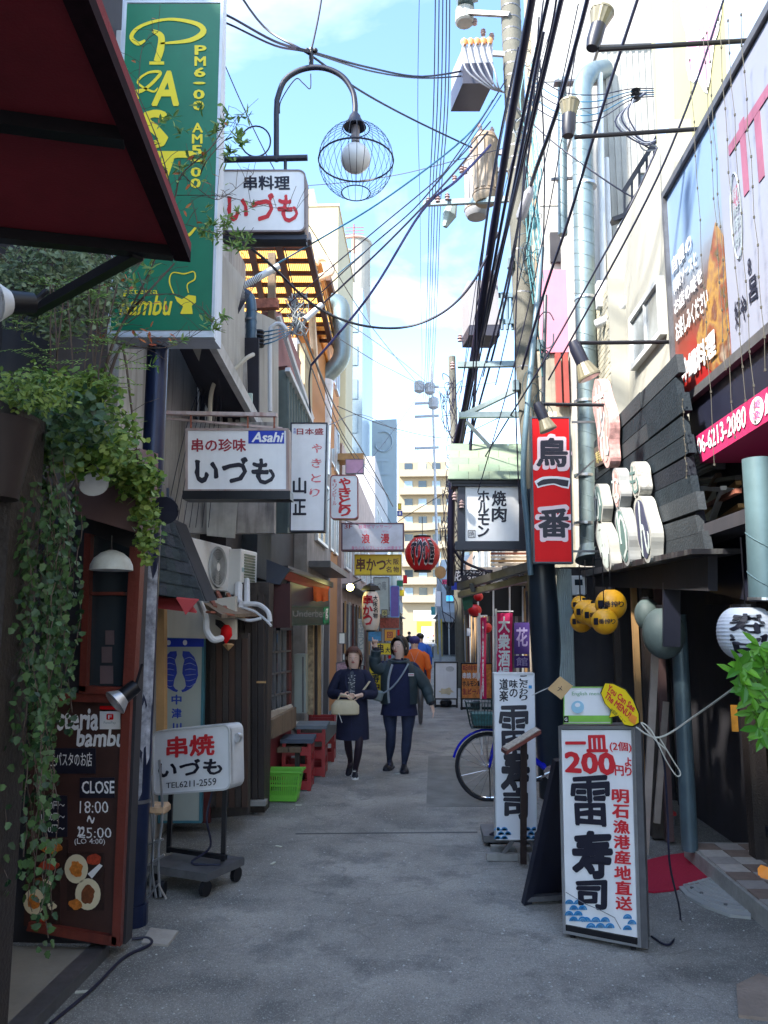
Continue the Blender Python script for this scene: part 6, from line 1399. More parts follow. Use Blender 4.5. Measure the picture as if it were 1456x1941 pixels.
flag('broad pink flag with white characters above the tall sushi sign', (941, 1162, 971, 1300), 10.5, '大衆酒場'); flag('narrow twisted pink flag left of the broad one', (910, 1170, 922, 1325), 11.5, '大衆酒場')
# navy noren cloths behind
o = thing('purple_cloth_banner', 'dim purple cloth with pale characters beside the leaning pole', 'banner', P(990, 1270, 10.9)); panel(o, 'cloth', (975, 1180, 1004, 1240), PY(10.9), .02, mat('purple_cloth', (.06, .03, .2), .8)); panel(o, 'cloth', (975, 1243, 1004, 1266), PY(10.9), .02, mat('purple_cloth', (.06, .03, .2), .8)); txt(o, '花', (979, 1190, 1000, 1225), PY(10.9), mat('lettering_lilac', (.35, .3, .55), .5, var=0)); txt(o, '館', (979, 1246, 1000, 1262), PY(10.9), mat('lettering_lilac', (.35, .3, .55), .5, var=0))
for px, py, r, lb in ((900, 1157, 13, 'upper red lantern under the canopy end'), (922, 1190, 11, 'red lantern beside the narrow twisted flag'), (907, 1131, 9, 'small red lantern tucked under the canopy beam'), (992, 1190, 10, 'dim red lantern behind the broad pink flag')):
    Y = 11.8; o = thing('red_lantern', lb, 'lantern', P(px, py + r, Y), 'red lanterns at the pub front'); c = P(px, py, Y); R = r / 1500 * Y
    MB().ball(c, R, 18, 10, sz=.9).build('shell', mat('lantern_red', (.6, .012, .02), .35), o, smooth=True); MB().cyl(c + V((0, 0, R * .85)), c + V((0, 0, R * 1.1)), R * .4, n=10).build('cap', black, o); MB().cyl(c - V((0, 0, R * .85)), c - V((0, 0, R * 1.0)), R * .4, n=10).build('cap', black, o)
# ================================================================== UTILITY POLE AND ITS GEAR
UPo = thing('utility_pole', 'leaning concrete utility pole wrapped in cables with dark painted foot', 'utility pole', PZ(1052, 1512))
pp = [P(962, -120, 8.7), P(970, 60, 8.62), P(985, 400, 8.45), P(1000, 720, 8.3), P(1018, 960, 8.2)]
MB().tube(catm(pp), .118, 20).build('shaft', polec, UPo, smooth=True)
MB().tube([P(1016, 930, 8.2), P(1030, 1150, 8.12), PZ(1052, 1512)], [.13, .15, .16], 20).build('painted_foot', mat('navy_pole_cover', (.02, .03, .045), .35, .1, var=.2), UPo, smooth=True)
def pole_at(y):
    pts = [(962, -120, 8.7), (970, 60, 8.62), (985, 400, 8.45), (1000, 720, 8.3), (1018, 960, 8.2), (1030, 1150, 8.12)]
    for a, b in zip(pts, pts[1:]):
        if y <= b[1]: t = (y - a[1]) / (b[1] - a[1]); return P(lerp(a[0], b[0], t), y, lerp(a[2], b[2], t))
    return P(1030, y, 8.12)
for y in list(range(20, 340, 22)) + [480, 560, 700, 820]:
    c = pole_at(y); MB().tube([c - V((0, 0, .008)), c + V((.002, 0, .008))], .122, 18).build('band', darkst, UPo)
MB().tube(catm([P(1027, 470, 8.2), P(1014, 620, 8.1), P(1000, 770, 8.0), P(992, 900, 8.0), P(1000, 1000, 8.0), P(1006, 1090, 8.0)]), .03, 10).build('conduit', mat('conduit_blue_grey', (.12, .2, .25), .4), UPo, smooth=True)
MB().tube(catm([P(1034, 560, 8.3), P(1030, 800, 8.2), P(1040, 1000, 8.1)]), .022, 8).build('conduit', mat('conduit_dark', (.05, .06, .08), .4), UPo, smooth=True)
tg = MB()
for i in range(26):
    y = R_.choice([R_.uniform(80, 520), R_.uniform(80, 520), R_.uniform(600, 900)]); c = pole_at(y) + V((R_.uniform(-.02, .22), -.17 + R_.uniform(-.06, .04), 0)); r = R_.uniform(.04, .13); ph = R_.uniform(0, 6); pts = []
    for k in range(9): a = ph + k * .8; pts.append(c + V((r * cos(a) * .8, R_.uniform(-.02, .02), r * sin(a) * 1.5 - k * .02)))
    tg.tube(catm(pts, 3), R_.choice([.004, .005, .007]), 5)
tg.build('cable_tangle', mat('tangle_dark_teal', (.03, .07, .09), .5, var=.5, scale=2), UPo, kind='stuff')
tg = MB()
for i in range(16):
    y = R_.uniform(60, 420); c = pole_at(y) + V((.1 + R_.uniform(-.03, .12), -.2, 0)); tg.tube(catm([c, c + V((.03, -.02, -.3)), c + V((-.03, 0, -.7)), c + V((.02, -.03, -1.1 - R_.random()))], 4), .006, 5)
tg.build('down_cable', mat('teal_cable', (.05, .22, .25), .5, var=.3), UPo, kind='stuff')
# cross arms with insulators
for (a, b, Y) in (((805, 386), (960, 378), 9.2), ((868, 692), (985, 690), 8.6), ((870, 787), (985, 786), 8.6)):
    MB().bar(P(*a, Y), P(*b, 8.45), .06).build('cross_arm', galv, UPo)
MB().bar(P(878, 788, 8.6), P(980, 738, 8.4), .05).build('brace', galv, UPo); MB().bar(P(885, 800, 8.6), P(930, 848, 8.4), .035).build('brace', galv, UPo)
for a, b in (((900, 285), (978, 292)), ((905, 372), (982, 380)), ((905, 100), (972, 104)), ((890, 24), (966, 28)), ((895, 330), (980, 318))): MB().bar(P(*a, 8.8), P(*b, 8.5), .05).build('equipment_bracket', MATS['darkst'] if 'darkst' in MATS else darkst, UPo)
def insul(par, px, py, Y, s=1):
    mb = MB(); c = P(px, py, Y)
    mb.lathe([(.0, -.05 * s), (.03 * s, -.045 * s), (.018 * s, -.02 * s), (.035 * s, -.01 * s), (.018 * s, .015 * s), (.03 * s, .02 * s), (.0, .05 * s)], c, 12); mb.build('insulator', mat('brown_porcelain', (.35, .25, .24), .25), par, smooth=True)
for px, py in ((812, 380), (830, 376), (848, 372), (875, 320), (882, 322), (900, 40), (916, 60), (932, 68), (862, 338)): insul(UPo, px, py, 8.9)
for px, py in ((858, 692), (872, 640), (862, 940), (875, 955)): insul(UPo, px, py, 8.9)
def transformer(label, px, y0, y1, wpx, Y, m):
    o = thing('pole_transformer', label, 'transformer', P(px, y1, Y), 'transformers on the leaning pole'); a, b = P(px, y1, Y), P(px, y0, Y); R = wpx / 2 / 1500 * Y; H_ = (b - a).length
    MB().lathe([(R * .8, 0), (R * .98, H_ * .06), (R, H_ * .1), (R, H_ * .93), (R * .9, H_ * .97), (R * .3, H_), (.001, H_)], a, 28).build('tank', m, o, smooth=True)
    for t in (.12, .9): MB().tube([a + V((R * 1.01 * cos(q), R * 1.01 * sin(q), H_ * t)) for q in [2 * pi * k / 24 for k in range(24)]], .01, 5, closed=True).build('hoop', mat('transformer_trim', (.4, .3, .22), .5), o)
    for q in range(4):
        an = -2.4 + q * .55; MB().rbox(a + V((R * 1.02 * cos(an), R * 1.02 * sin(an), H_ * .5)), (.05, .02, H_ * .7), Matrix.Rotation(an + pi / 2, 3, 'Z')).build('cooling_fin', m, o)
    for q in range(3):
        p = a + V((R * .6 * cos(q * 2), R * .6 * sin(q * 2), H_ + .04)); MB().lathe([(.02, -.05), (.035, -.02), (.02, 0), (.03, .02), (.012, .06)], p, 10).build('bushing', mat('brown_porcelain', (.35, .25, .24), .25), o, smooth=True)
    return o
transformer('cream cylinder transformer on the leaning pole in front of the grey one', 921, 256, 385, 52, 8.7, mat('transformer_cream', (.27, .21, .15), .5, var=.08, streak=.3, dirt=(.45, .25, .1)))
transformer('grey ribbed transformer half behind the cream one', 904, 300, 412, 48, 9.3, mat('transformer_grey', (.27, .27, .28), .5, var=.1))
o = thing('switch_box', 'grey switch box with orange capped bushings high on the leaning pole', 'switch box', P(900, 150, 8.7))
b = [P(878, 88, 8.4), P(934, 80, 8.4), P(934, 150, 8.4), P(878, 156, 8.4)]
MB().hexa(b, [p + V((-.12, .45, 0)) for p in b]).build('case', mat('switch_grey', (.3, .3, .32), .45, var=.1), o)
b2 = [P(877, 120, 8.38), P(935, 118, 8.38), P(935, 158, 8.38), P(877, 158, 8.38)]; MB().hexa(b2, [p + V((-.12, .5, 0)) for p in b2]).build('lower_case', mat('switch_dark', (.04, .04, .06), .4), o)
for k in range(5):
    c = P(880 + k * 12, 80 - k * .5, 8.4); MB().lathe([(.025, -.04), (.04, -.01), (.04, .02), (.01, .05)], c, 10).build('bushing_cap', mat('cap_orange', (.8, .35, .12), .5), o, smooth=True)
    MB().tube(catm([c, P(876 + k * 12, 100, 8.3), P(886 + k * 13, 135, 8.28), P(925 + k * 5, 165, 8.35), P(955, 175, 8.5)]), .01, 6).build('lead', mat('lead_grey', (.25, .26, .3), .5), o)
o = thing('cutout_box', 'small grey hanging cutout device at the very top left of the pole', 'device', P(882, 48, 8.9)); MB().lathe([(.1, -.0), (.12, .02), (.11, .16), (.12, .18)], P(881, 45, 8.9), 12).build('case', mat('cutout_grey', (.3, .3, .28), .5), o); MB().bar(P(866, 18, 8.9), P(898, 14, 8.9), .08).build('cap', galv, o)
MB().bar(P(866, 0, 8.8), P(905, -10, 8.8), .12, .1).build('arm', galv, o)
o = thing('pole_meter_box', 'large plain grey metal cabinet mounted left of the leaning pole', 'box', P(916, 635, 8.6))
b = [P(887, 532, 8.5), P(944, 530, 8.5), P(947, 615, 8.5), P(890, 616, 8.5)]; MB().hexa(b, [p + V((-.06, .4, 0)) for p in b]).build('door', mat('cabinet_grey', (.3, .29, .31), .4, var=.05), o)
b = [P(889, 617, 8.48), P(948, 616, 8.48), P(948, 636, 8.48), P(890, 635, 8.48)]; MB().hexa(b, [p + V((-.06, .4, 0)) for p in b]).build('base_tray', mat('switch_dark', (.04, .04, .06), .4), o); ring(o, 'lock', (912, 572, 920, 580), PY(8.48), .01, .008, black, off=.01)
for y in (560, 610): MB().bar(P(944, y, 8.6), P(985, y, 8.4), .05).build('bracket', mat('conduit_blue_grey', (.12, .2, .25), .4), o)
for x in (952, 962, 972): MB().cyl(P(x, 555, 8.5), P(x, 625, 8.5), .018, n=8).build('conduit', mat('conduit_blue_grey', (.12, .2, .25), .4), o)
o = thing('splice_closure', 'grey cylinder cable splice hanging right of the pole', 'cable closure', P(993, 385, 7.6)); MB().tube([P(1008, 352, 7.6), P(1002, 368, 7.6), P(988, 410, 7.7), P(984, 416, 7.7)], [.02, .055, .055, .03], 14).build('case', mat('closure_grey', (.25, .25, .28), .4, streak=.3), o, smooth=True)
o = thing('drop_device', 'greenish grey hanging insulated device under the left cross arm', 'device', P(850, 425, 9.2)); MB().tube([P(858, 388, 9.2), P(852, 408, 9.2), P(844, 430, 9.2)], [.06, .09, .03], 8).build('case', mat('device_green', (.3, .36, .34), .5), o)

# ---- wires
def wire(label, pts, r=.008, m=cable, group='overhead wires', n=6, k=5):
    o = MB().tube(catm([P(*p) for p in pts], n), r, k).build('overhead_wire', m, smooth=True); return tag(o, label, 'wire', group)
wire('fat black cable bundle sweeping down left of the leaning pole', [(1022, -80, 5.2), (1003, 30, 5.6), (968, 230, 6.4), (938, 420, 7.2), (908, 610, 8.2), (882, 770, 9.2), (862, 860, 10), (856, 960, 10.4), (854, 1110, 10.6)], [.032, .036, .04, .045, .05], mat('bundle_black', (.008, .008, .03), .45), k=10)
B0 = 'black cable running down right of the fat bundle, '
for i, (lb, pts, r) in enumerate((
    ('closest to it', [(1052, -60, 5.2), (1010, 130, 5.9), (955, 400, 7), (915, 620, 8.2), (872, 850, 9.6), (858, 940, 10.2)], .016),
    ('second from it', [(1078, -60, 5.2), (1038, 110, 5.8), (992, 300, 6.6), (940, 520, 7.7), (890, 740, 9), (862, 930, 10.2)], .022),
    ('thinner third strand', [(1060, -60, 5.3), (1048, 40, 5.5), (1005, 230, 6.2), (952, 480, 7.3), (905, 700, 8.8), (866, 900, 10)], .009),
    ('ending in the splice cylinder', [(1128, -60, 5.4), (1098, 60, 5.8), (1056, 210, 6.4), (1020, 310, 7.1), (1006, 352, 7.6)], .02),
    ('leaving the splice downwards', [(984, 416, 7.7), (968, 520, 7.9), (940, 650, 8.4), (900, 800, 9.4), (868, 940, 10.2)], .013),
    ('slack one behind the box', [(1030, 60, 6.2), (985, 300, 7), (950, 470, 7.8), (918, 560, 8.8), (905, 690, 9), (900, 740, 9.1), (875, 1090, 10)], .018),
    ('crossing the red sign top', [(1246, 280, 6.6), (1190, 400, 6.5), (1080, 600, 7.2), (1010, 720, 7.6), (960, 800, 8.6), (880, 930, 10)], .009))): wire(B0 + lb, pts, r)
wire('long straight wire crossing from top right past the duct downwards', [(1215, -20, 5.4), (1150, 180, 5.9), (1080, 410, 6.7), (1030, 560, 7.4), (990, 700, 8.0)], .014)
wire('steep straight wire before the pastel poster wall', [(1378, -20, 5), (1300, 210, 5.4), (1205, 420, 6), (1040, 720, 7.6)], .009)
wire('thin wire from pole to the stair corner', [(968, 190, 8.4), (1040, 262, 8), (1160, 350, 7.8), (1256, 405, 8)], .008)
for i in range(5): wire(['topmost', 'second', 'third', 'fourth', 'lowest'][i] + ' of the sagging service wires in front of the white wall', [(1000, 130 + i * 16, 8.3), (1060, 172 + i * 14, 8.2), (1130, 180 + i * 12, 8.1), (1200, 168 + i * 5, 8.1), (1272, 170 + i * 3, 8.2)], .006, cableteal if i % 2 else cable)
WR = thing('wall_wire_knot', 'knot of insulators and looped grey cables on the white wall', 'cable knot', P(1225, 250, 8.2))
for k in range(6): MB().tube(catm([P(1205 + k * 4, 176, 8.1), P(1196 - k * 6, 210 + k * 4, 8.05), P(1206 + k * 3, 250 + k * 5, 8.05), P(1222 + k * 7, 285 - k * 5, 8.1), P(1272, 275 + k * 4, 8.2)]), .009, 5).build('loop', [mat('lead_grey', (.25, .26, .3), .5), cable][k % 2], WR)
for q in range(3): MB().lathe([(.03, -.02), (.055, 0), (.03, .02)], P(1205, 172 + q * 8, 8.1), 12).build('insulator', black, WR)
# vertical looking group running away along the alley
for i, (a, b) in enumerate(((822, 806), (829, 810), (836, 813), (843, 818), (849, 822), (792, 800))):
    wire(['leftmost', 'second', 'third', 'fourth', 'rightmost', 'very thin lone'][i] + ' of the long thin wires running away over the alley centre', [(a + 4, -60, 9.5), (a, 200, 11), (lerp(a, b, .5), 380, 13.5), (lerp(a, b, .75), 560, 18), (b, 700, 27), (b - 4, 760, 36)], .005 if i == 5 else .009)
# left sky wires
wire('paired wire from the green sign to the lamp clamp, upper', [(380, 12, 6), (432, 30, 6), (520, 78, 6), (590, 98, 6), (700, 128, 7.2), (800, 145, 8), (900, 130, 8.6)], .011)
wire('paired wire from the green sign to the lamp clamp, lower', [(380, 30, 6), (432, 45, 6), (520, 86, 6), (590, 100, 6), (700, 134, 7.2), (800, 148, 8), (900, 142, 8.6)], .009)
wire('wire dropping from the top edge to the lamp clamp', [(430, -50, 5.8), (500, 50, 6), (585, 102, 6), (680, 170, 6.8), (780, 225, 7.8), (895, 280, 8.6)], .01)
wire('near vertical wire holding the lamp clamp', [(618, -60, 6), (606, 20, 6), (596, 70, 6), (590, 96, 6)], .009)
wire('thin wire left of the lamp arm', [(400, 60, 7), (460, 200, 7.5), (525, 330, 8), (600, 450, 9), (705, 620, 12), (820, 760, 20)], .006)
fan = [((935, 190), (880, 262), (740, 370), (620, 445), (420, 560), .011, cableteal), ((930, 230), (850, 320), (720, 430), (600, 530), (520, 600), .008, cable), ((925, 250), (850, 340), (740, 455), (640, 550), (596, 590), .012, cable),
       ((930, 275), (868, 340), (800, 400), (700, 560), (590, 692), .016, mat('cable_navy', (.01, .015, .09), .5)), ((950, 180), (890, 270), (830, 345), (770, 410), (640, 520), .007, cableteal), ((960, 150), (900, 245), (800, 380), (700, 470), (560, 600), .008, cable), ((1000, 270), (880, 300), (760, 330), (660, 345), (580, 352), .005, cable)]
for i, f in enumerate(fan): wire(['topmost blue', 'second', 'third', 'thickest navy', 'short blue', 'sixth', 'almost level thin'][i] + ' wire fanning out left from the transformers', [(*f[0], 8.5), (*f[1], 8.4), (*f[2], 8.6), (*f[3], 9), (*f[4], 9.6)], f[5], f[6])
wire('big sagging black wire from the fat bundle to the awning', [(945, 440, 7.4), (900, 530, 7.6), (850, 585, 7.8), (790, 615, 8), (730, 622, 8), (660, 610, 7.6), (590, 575, 7), (500, 490, 6.2), (400, 415, 5.4), (300, 310, 4.6), (222, 236, 3.6)], .013)
for i, (lb, pts, r) in enumerate((
    ('running along the orange building from the cable knot', [(560, 600, 9.6), (600, 690, 11), (640, 780, 14), (690, 860, 18), (745, 960, 24)], .014),
    ('beside it, slightly lower', [(556, 620, 9.6), (592, 700, 11), (632, 800, 14), (690, 900, 18), (740, 990, 24)], .01),
    ('third strand near the roof edge', [(540, 470, 9), (570, 600, 9.8), (610, 720, 12), (660, 840, 16), (736, 940, 24)], .009),
    ('thick dark drop beside the tall vertical sign', [(590, 692, 9.6), (586, 730, 9.8), (590, 800, 10.2), (600, 830, 10.4)], .013),
    ('thin slack line toward the far pole', [(620, 590, 9.6), (700, 640, 12), (780, 700, 17), (850, 760, 26)], .006),
    ('thin slack line below the first', [(640, 640, 10), (740, 700, 13), (830, 735, 18), (940, 725, 22)], .006),
    ('thin slack line crossing the bright sky low', [(640, 770, 10), (740, 810, 12), (850, 830, 14), (950, 790, 10)], .006),
    ('straight thin stay crossing the pale sign', [(620, 950, 12), (720, 850, 16), (800, 740, 22)], .005),
    ('line from the vertical sign into the distance', [(625, 805, 8.5), (700, 790, 12), (790, 850, 18), (850, 925, 26)], .005),
    ('low line over the red lantern', [(690, 1040, 12), (760, 985, 13), (850, 930, 13), (940, 870, 10)], .006),
    ('lowest line under the massage sign', [(650, 985, 11.5), (740, 1010, 13), (850, 1000, 14), (870, 985, 12)], .007))): wire('dark wire on the left ' + lb, pts, r)
for i, (a, b) in enumerate((((855, 985), (930, 1085)), ((853, 1000), (905, 1090)))): wire(['outer', 'inner'][i] + ' hanging loop from the bundle foot to the canopy', [(*a, 10.5), (a[0] + 5, a[1] + 50, 10.5), (a[0] + 25, a[1] + 80, 10.6), (*b, 10.8)], .02 if i == 0 else .008)
# wires in front of the left wall
for i in range(8): wire(['first', 'second', 'third', 'fourth', 'fifth', 'sixth', 'seventh', 'eighth'][i] + ' (from left) of the slanting service wires before the stained sheets', [(468 + i * 4, 520, 7.2), (440 - i * 2, 640, 7.1), (418 - i * 8, 780, 7.0), (395 - i * 12, 1000, 6.9)], .0035, cable)
KN = thing('cable_knot', 'grey tangled cable joint hanging between the roof canopy and the pink wall', 'cable joint', P(560, 620, 9.4)); tg = MB()
for i in range(26):
    c = P(R_.uniform(550, 574), R_.uniform(565, 635), 9.4); tg.tube(catm([c + V((R_.uniform(-.12, .12), R_.uniform(-.05, .05), R_.uniform(-.16, .16))) for _ in range(5)], 3), .006, 4)
tg.build('tangle', mat('tangle_grey', (.25, .28, .3), .6, var=.5, scale=20), KN, kind='stuff')
for i, (a, b, lb) in enumerate((((430, 560), (590, 470), 'long grey cable guard tube slanting up left of the canopy'), ((578, 606), (610, 578), 'short grey cable guard tube near the orange wall'))):
    o = thing('cable_guard', lb, 'cable guard', P(*a, 8)); MB().cyl(P(*a, 8.0 + i), P(lerp(a[0], b[0], .62 if i == 0 else 1), lerp(a[1], b[1], .62 if i == 0 else 1), 8.1 + i), .036, n=12).build('tube', pvc, o, smooth=True)
SPW = thing('spreader_insulators', 'stack of small insulators with looped wires on a pale stand pipe', 'insulator stack', P(520, 640, 8.4))
for k in range(4): MB().lathe([(.05, -.02), (.06, 0), (.05, .02)], P(492, 630 + k * 8, 8.4), 10).build('insulator', black, SPW); MB().tube(catm([P(495, 630 + k * 8, 8.4), P(520, 626 + k * 7, 8.4), P(550, 620 + k * 4, 8.8)]), .008, 5).build('loop', cableteal, SPW)
MB().tube(catm([P(512, 780, 8.4), P(512, 640, 8.4), P(518, 618, 8.4), P(532, 614, 8.4), P(544, 626, 8.4)]), .025, 8).build('stand_pipe', pvc, SPW, smooth=True)
# far pole with cross arms
o = thing('distant_utility_pole', 'hazy distant utility pole with stacked cross arms over the alley', 'utility pole', (P(808, 0, 42).x, 42, 0))
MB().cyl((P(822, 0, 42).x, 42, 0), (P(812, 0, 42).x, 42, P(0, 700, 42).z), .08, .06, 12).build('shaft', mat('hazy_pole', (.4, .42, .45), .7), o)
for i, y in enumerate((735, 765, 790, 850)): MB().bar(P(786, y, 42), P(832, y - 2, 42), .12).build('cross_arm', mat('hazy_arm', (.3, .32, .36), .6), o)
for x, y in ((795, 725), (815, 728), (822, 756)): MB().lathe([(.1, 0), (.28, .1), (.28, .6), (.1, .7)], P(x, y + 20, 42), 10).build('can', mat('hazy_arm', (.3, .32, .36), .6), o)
o = thing('second_distant_pole', 'second pole with cables farther right behind the fat bundle', 'utility pole', (P(852, 0, 24).x, 24, 0)); MB().cyl((P(856, 0, 24).x, 24, 0), (P(848, 0, 24).x, 24, P(0, 690, 24).z), .14, .11, 12).build('shaft', polec, o)
tg = MB()
for i in range(34):
    y = R_.uniform(700, 1150); c = P(857 + R_.uniform(-14, 8), y, 11.5); tg.tube(catm([c + V((R_.uniform(-.13, .13), R_.uniform(-.1, .1), R_.uniform(-.35, .35))) for _ in range(5)], 3), .006, 4)
tg.build('cable_tangle', cable, o, kind='stuff')
o = thing('tv_antenna', 'reddish tv antenna on the roof behind the wire cage lamp', 'antenna', P(670, 470, 50)); MB().cyl(P(671, 480, 50), P(671, 425, 50), .05, n=6).build('mast', rust, o)
for k in range(4): MB().bar(P(655, 432 + k * 6, 50), P(690, 431 + k * 6, 50), .04).build('rod', rust, o)

# ================================================================== LEFT ROOF STUFF
CP = thing('corrugated_canopy', 'yellow corrugated canopy on dark battens seen from below, high on the left', 'canopy', P(500, 600, 10))
HC = P(0, 520, 10.5).z
cq = [PZ(430, 448, HC), PZ(588, 448, HC), PZ(632, 640, HC), PZ(470, 640, HC)]
mb = MB(); n_ = 90; vs = []
for i in range(n_ + 1):
    u = i / n_; z = .018 * (1 if i % 2 else -1)
    for v in (0, 1): vs.append(bil(cq, u, v) + V((0, 0, z)))
mb.add(vs, [(2 * i, 2 * i + 2, 2 * i + 3, 2 * i + 1) for i in range(n_)])
ccm = mat('amber_corrugated', (.85, .55, .16), .5, var=.1, scale=2)
tcn = ccm.node_tree; bsd = tcn.nodes['Principled BSDF']; trn = tcn.nodes.new('ShaderNodeBsdfTranslucent'); trn.inputs[0].default_value = (.95, .62, .18, 1); mxs = tcn.nodes.new('ShaderNodeMixShader'); mxs.inputs[0].default_value = .75
ou = [x for x in tcn.nodes if x.type == 'OUTPUT_MATERIAL'][0]; tcn.links.new(bsd.outputs[0], mxs.inputs[1]); tcn.links.new(trn.outputs[0], mxs.inputs[2]); tcn.links.new(mxs.outputs[0], ou.inputs[0])
mb.build('corrugated_sheet', ccm, CP)
for v in [.06 + .105 * k for k in range(10)]: MB().bar(bil(cq, 0, v) - V((0, 0, .05)), bil(cq, 1, v) - V((0, 0, .05)), .06, .05).build('batten', mat('dark_rafter', (.07, .03, .03), .8), CP)
for u in (.28, .62, .97): MB().bar(bil(cq, u, 0) - V((0, 0, .1)), bil(cq, u, 1) - V((0, 0, .1)), .08, .08).build('rafter', mat('dark_rafter', (.07, .03, .03), .8), CP)
MB().bar(P(516, 482, 9.4), P(514, 700, 9.4), .09).build('post', oldw, CP); MB().bar(P(418, 462, 9), P(590, 452, 9), .14, .1).build('front_beam', navy, CP); MB().bar(P(480, 578, 9.2), P(528, 576, 9.2), .1, .12).build('cross_beam', rust, CP)
MB().tube(catm([P(598, 500, 12), P(604, 490, 12), P(622, 492, 12), P(628, 515, 12), P(610, 525, 12), P(594, 535, 12), P(592, 600, 12), P(598, 700, 13), P(606, 800, 14)]), .06, 8).build('vent_pipe', mat('cream_pipe', (.75, .62, .48), .6), CP, smooth=True)
# small metal roof stretch + pink brown walls
PK2 = bld('pink_brown_annex', 'annex with pinkish brown board wall and grey corrugated wall on the left', 'building')
slabpts(PK2, 'brown_wall', mat('pink_brown_boards', (.34, .17, .17), .8, var=.15, scale=4, streak=.3, dirt=(.2, .09, .09)), [(520, 590), (532, 590), (570, 690), (570, 800)], [9.4, 9.6, 10.4, 10.4], (-.3, .1, 0))
slabpts(PK2, 'brown_wall', mat('pink_brown_boards', (.34, .17, .17), .8), [(526, 600), (545, 620), (572, 690), (528, 695)], [9.5, 9.9, 10.4, 9.5], (-.3, .1, 0))
slabpts(PK2, 'grey_wall', mat('grey_corrugated_wall', (.16, .2, .19), .7, var=.2, scale=5, streak=.4, dirt=(.06, .07, .07)), [(545, 700), (556, 720), (592, 795), (545, 830)], [9.3, 9.6, 10.3, 9.3], (-.3, .1, 0))
slabpts(PK2, 'grey_wall', mat('grey_corrugated_wall', (.16, .2, .19), .7), [(545, 820), (592, 795), (592, 1010), (545, 1010)], [9.3, 10.3, 10.3, 9.3], (-.3, .1, 0))
for k in range(9): MB().bar(P(547 + k * 5, 712 + k * 10, 9.3 + k * .1), P(547 + k * 5, 1000, 9.3 + k * .1), .02).build('rib', mat('grey_corrugated_wall', (.16, .2, .19), .7), PK2)
MB().bar(P(528, 600, 9.4), P(592, 795, 10.3), .05).build('verge', pvc, PK2); MB().bar(P(545, 700, 9.2), P(590, 800, 10.2), .06).build('verge', pvc, PK2)
for i, (q, m) in enumerate((([(563, 640), (578, 660), (578, 800), (563, 790)], pvc), ([(578, 650), (592, 690), (592, 810), (578, 800)], cream), ([(592, 560), (634, 620), (634, 850), (592, 850)], orangew))): slabpts(PK2, 'side_wall', m, q, [10.6, 11.2, 11.2, 10.6] if i < 2 else [12.5, 15, 15, 12.5], (-.3, .1, 0))
slabpts(PK2, 'orange_fascia', mat('vivid_orange_fascia', (.8, .3, .05), .7), [(594, 590), (600, 590), (634, 690), (634, 730)], [12.4, 12.5, 14.8, 14.8], (-.1, .1, 0))
slabpts(PK2, 'dark_gable', darkw, [(596, 500), (604, 500), (642, 650), (634, 660)], [12.4, 12.5, 14.8, 14.8], (-.1, .1, 0))
slabpts(PK2, 'tan_fascia', tanw, [(600, 490), (610, 500), (642, 640), (640, 655)], [12.3, 12.4, 14.6, 14.6], (-.02, .05, 0))
BD = thing('blue_grey_duct', 'dark blue grey exhaust duct standing before the white wall on the left', 'duct', P(470, 1000, 8.0))
duct(BD, catm([P(445, 556, 8.0), P(462, 556, 8.0), P(474, 566, 8.0), P(477, 590, 8.0)], 4), .056, blued, False, 'elbow'); duct(BD, [P(477, 590, 8.0), P(474, 780, 8.0), P(470, 985, 8.0)], .056, blued, True, step=.1)
for y in (605, 700, 880): MB().cyl(P(474, y, 8.0), P(474, y + 4, 8.0), .062, n=18).build('clamp', darkst, BD)
SD = thing('silver_elbow_duct', 'shiny silver elbow duct jutting out from the orange building', 'duct', P(630, 690, 14)); duct(SD, catm([P(612, 720, 14), P(625, 706, 14), P(640, 690, 14), P(648, 672, 14), P(648, 640, 14), P(648, 590, 14), P(640, 575, 14), P(628, 572, 14)], 4), .16, galv, False); duct(SD, [P(612, 722, 14), P(606, 830, 14), P(604, 900, 14)], .2, mat('pale_duct', (.7, .72, .78), .4, .3), True, step=.3)
GP = thing('curved_drain_hose', 'beige curved waste pipe bending across the stained sheets', 'pipe', P(400, 780, 6.8)); MB().tube(catm([P(398, 800, 6.8), P(400, 750, 6.8), P(412, 718, 6.8), P(440, 703, 6.9), P(466, 680, 7.0), P(480, 672, 7.2)]), .02, 8).build('pipe', mat('beige_pipe', (.5, .46, .38), .6), GP, smooth=True)
for i in range(3): MB().tube([P(430 + 22 * cos(a), 566 + 10 * sin(a) + i * 3, 7.4 + .1 * sin(a)) for a in [2 * pi * k / 16 for k in range(16)]], .008, 5, closed=True).build('cable_coil', cableteal, KN)

